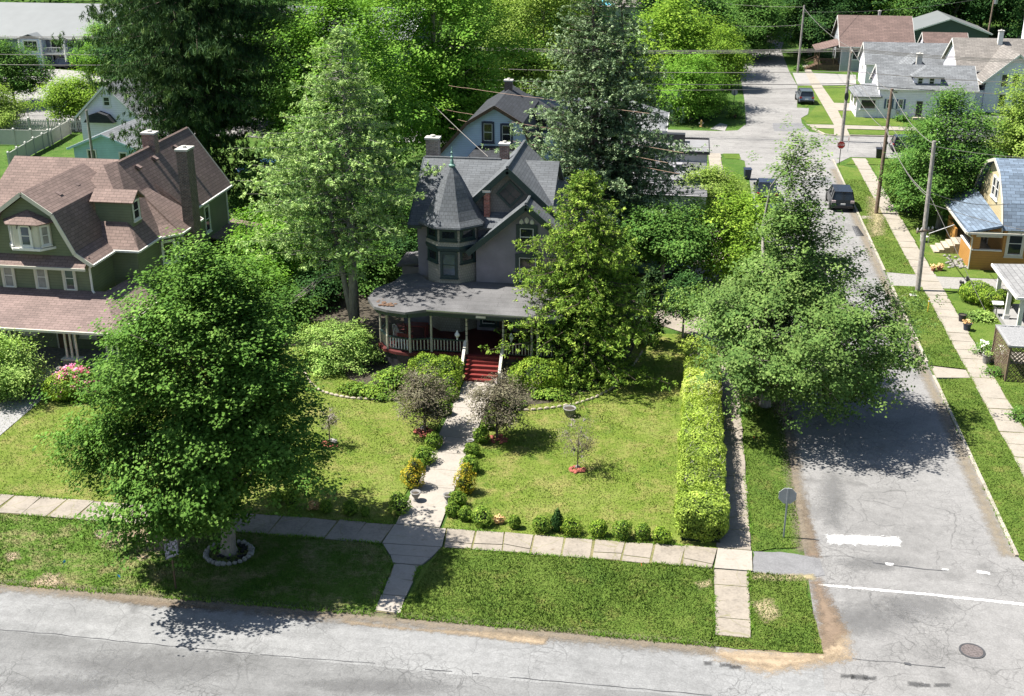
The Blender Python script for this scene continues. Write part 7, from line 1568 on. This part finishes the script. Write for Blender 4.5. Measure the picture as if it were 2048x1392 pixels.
b = G(1990,640); t = thing('bird_feeder', 'white tray bird feeder among the plants by the grey porch', 'feeder', (b.x,b.y,.05)); m = MB(); m.tube([(0,0,0),(0,0,.9)],.025,6); m.build('post', 'dark_metal', t); m = MB(); m.slab([(-.3,-.2,.98),(.3,-.2,.98),(.3,.05,1.1),(-.3,.05,1.1)],.02); m.slab([(-.3,.3,.98),(.3,.3,.98),(.3,.05,1.1),(-.3,.05,1.1)],.02); m.box(-.25,-.15,.9,.25,.25,.93); m.build('roof', 'white_trim', t)
t = thing('garden_rocks', 'pale rock edging beside the orange house steps', 'rocks', (18.2,78.2,.05)); m = MB(); rg = np.random.default_rng(8)
for i in range(40): m.lump((rg.normal()*.28,rg.uniform(-1.9,.9),.05),(.12,.1,.08),i,7)
m.build('stones', 'rock_pale', t)
p = G(1906,500); t = thing('plastic_chair', 'white garden chair on the grass by the orange house steps', 'chair', (16.95,82.3,.05), .5); m = MB(); m.box(-.22,-.2,.36,.22,.22,.4); m.build('seat', 'white_trim', t); m = MB(); m.slab([(-.22,.2,.4),(.22,.2,.4),(.2,.3,.85),(-.2,.3,.85)],.03); m.build('backrest', 'white_trim', t)
for a in (-.19,.19):
    for c_ in (-.17,.18): m = MB(); m.box(a-.02,c_-.02,0,a+.02,c_+.02,.36); m.build('leg', 'white_trim', t)
t = thing('market_umbrella', 'light blue sunshade beside the grey shingle roof at the top', 'sunshade', tuple(PY(1208,24,G(1240,62).y-4)[:2])+(0,)); m = MB(); m.tube([(0,0,0),(0,0,5.2)],.05,6); m.build('pole', 'metal', t); m = MB(); m.lathe([(1.9,4.6),(1.0,5.0),(.05,5.35)], 0, 0, 8); m.build('canopy', 'awning_blue', t)
for x, y, r, h, lb, mt in ((1470,235,.9,1.5,'round bush at the corner under the far stop sign','leaf_mid'),(1440,225,1.0,2.2,'yellow green bush at the far corner','leaf_yellow'),(1670,130,.7,1.0,'round bright bush before the brown roofed house','leaf_bright'),(1645,138,.7,1.0,'darker bush beside the brown stairs','leaf_mid'),(1803,242,.5,.5,'low bush below the white cottage wall','leaf_mid'),(1800,300,.8,1.2,'small bush in front of the navy car','leaf_mid'),(1597,140,.5,.5,'small plant at the foot of the far pole','leaf_mid'),(1380,240,2.2,2.0,'dark bush behind the hydrant','leaf_dark'),(1340,245,2.0,2.0,'dark bush beside the pale shop roof','leaf_dark')):
    loose('street_bush', lb, G(x,y), r, h, mt, 70, 12, .16, int(x), group='bushes along the streets', cat='bush', spread=.2)

# ---- grass blades over the nearer lawns
def inpoly(x, y, P):
    c = np.zeros(len(x), bool); n = len(P)
    for i in range(n):
        x0, y0 = P[i]; x1, y1 = P[(i+1)%n]
        c ^= ((y0 > y) != (y1 > y)) & (x < (x1-x0)*(y-y0)/(y1-y0+1e-12)+x0)
    return c
def blades(P, dens, seed, z=.012, hmul=1.0, tone=0.0):
    rg = np.random.default_rng(seed); P = [tuple(p[:2]) for p in P]; xs = [p[0] for p in P]; ys = [p[1] for p in P]
    n = int((max(xs)-min(xs))*(max(ys)-min(ys))*dens); x = rg.uniform(min(xs),max(xs),n); y = rg.uniform(min(ys),max(ys),n); k = inpoly(x,y,P)
    x = x[k]; y = y[k]; n = len(x)
    w = np.sin(x*1.1+seed)*np.sin(y*1.3+seed*2)+.6*np.sin(x*3.1+y*1.7)+.5*np.sin(x*.5-y*.8)
    hh = rg.uniform(.03,.075,n)*hmul*(1+.25*w); a = rg.uniform(0,6.28,n); ww = rg.uniform(.012,.026,n); ln = rg.normal(size=(n,2))*.04
    co = np.empty((n,3,3), np.float32); co[:,0] = np.stack([x-np.cos(a)*ww,y-np.sin(a)*ww,np.full(n,z)],-1); co[:,1] = np.stack([x+np.cos(a)*ww,y+np.sin(a)*ww,np.full(n,z)],-1); co[:,2] = np.stack([x+ln[:,0],y+ln[:,1],z+hh],-1)
    return co.reshape(-1,3), np.clip(.38+tone+.12*w+rg.normal(size=n)*.2,0,1)
CO = []; R = []
for i, (P, dn, hm, tn) in enumerate((([(-9.0,33.3),(1.9,33.25),(1.95,38.1),(-8.4,38.0)],620,1.25,-.06),([(-28,33.2),(-9.8,33.3),(-10.0,36.7),(-10.7,38.0),(-28,37.9)],420,1.1,-.05),([(1.9,33.3),(5.45,33.4),(5.2,38.05),(3.15,38.05),(3.15,33.9),(1.9,33.9)],620,1.3,-.08),([(3.4,39.5),(5.3,40.1),(5.3,58),(3.4,58)],420,1.1,-.08),([(-10.7,39.4),(-10.7,53),(-27,53),(-27,39.4)],200,.9,.25),([(-8.6,39.4),(.4,39.4),(.4,58),(-8.6,58)],230,.9,.25),([(-44,39.4),(-27,39.4),(-25,53),(-44,53)],150,.9,.1),([(13.36,40.5),(15.1,40.5),(15.1,57.8),(13.36,57.4)],340,1.1,-.1),([(16.4,40.5),(24,40.5),(24,60),(16.4,60)],200,1.1,-.1),([(13.36,59.3),(15.1,59.1),(15.1,72.2),(13.36,72.2)],260,1.1,-.1),([(13.36,75),(15.1,75),(15.1,100),(13.36,100)],180,1.2,-.1))):
    co, r = blades(P, dn, 700+i, .05 if P[0][0] > 10 else .012, hm, tn); CO.append(co); R.append(r)
for mt, ids in (('lawn_rich',(0,2,3,7,8,9,10)),('lawn_worn',(1,)),('lawn_front',(4,5,6))):
    o = cards('grass', np.concatenate([CO[i] for i in ids]), None, np.concatenate([R[i] for i in ids]), mt, tri=True); o['kind'] = 'stuff'
# fringe of taller weeds along edges of walks and kerbs
CO = []; R = []
def fringe(a, b, n, seed, wd=.05, hm=1.0, z=.02):
    rg = np.random.default_rng(seed); a = Vector((*a,0)); b = Vector((*b,0)); L = (b-a).length; s = rg.random(n); k = np.sin(s*L*1.9+seed)+np.sin(s*L*.7+seed*3); s = s[k > -.6]
    P = np.array([list(a.lerp(b,q)) for q in s]); P[:,:2] += rg.normal(size=(len(s),2))*wd; m_ = len(s); hh = rg.uniform(.05,.12,m_)*hm; an = rg.uniform(0,6.28,m_); ww = .022
    co = np.empty((m_,3,3), np.float32); co[:,0] = np.stack([P[:,0]-np.cos(an)*ww,P[:,1]-np.sin(an)*ww,np.full(m_,z)],-1); co[:,1] = np.stack([P[:,0]+np.cos(an)*ww,P[:,1]+np.sin(an)*ww,np.full(m_,z)],-1); co[:,2] = np.stack([P[:,0]+rg.normal(size=m_)*.06,P[:,1]+rg.normal(size=m_)*.06,z+hh],-1)
    CO.append(co.reshape(-1,3)); R.append(np.clip(.4+rg.normal(size=m_)*.2,0,1))
for i, (a, b, n) in enumerate((((-44,37.9),(-10.75,37.98),2200),((-44,39.44),(-10.6,39.44),2200),((-8.3,38.03),(1.9,38.08),900),((-8.45,39.42),(2.05,39.53),900),((13.28,40.6),(13.28,57.5),1100),((15.13,40),(15.13,72),2200),((16.36,38),(16.36,60),1600),((16.36,62),(16.36,72),700),((3.38,39.5),(3.40,60),1400),((1.92,33.8),(1.92,38),350),((3.18,33.8),(3.2,38),350),((-9.9,33.5),(-9.95,36.7),260),((-8.95,33.5),(-8.9,36.7),260),((15.1,75),(15.1,100),1000),((16.4,75),(16.3,100),1000),((13.3,60),(13.3,100),1200),((-28,33.2),(-9.9,33.35),1100),((-9,33.35),(1.9,33.3),900))): fringe(a, b, n, 800+i, .05)
o = cards('weeds', np.concatenate(CO), None, np.concatenate(R), 'leaf_grass', tri=True); o['kind'] = 'stuff'

# ------------------------------------------------------------------ real size: the survey above is in units of 1.125 m
for o in list(bpy.context.scene.objects):
    if o.parent is None:
        o.location = o.location*1.125
        if o.type not in {'CAMERA', 'LIGHT'}: o.scale = o.scale*1.125
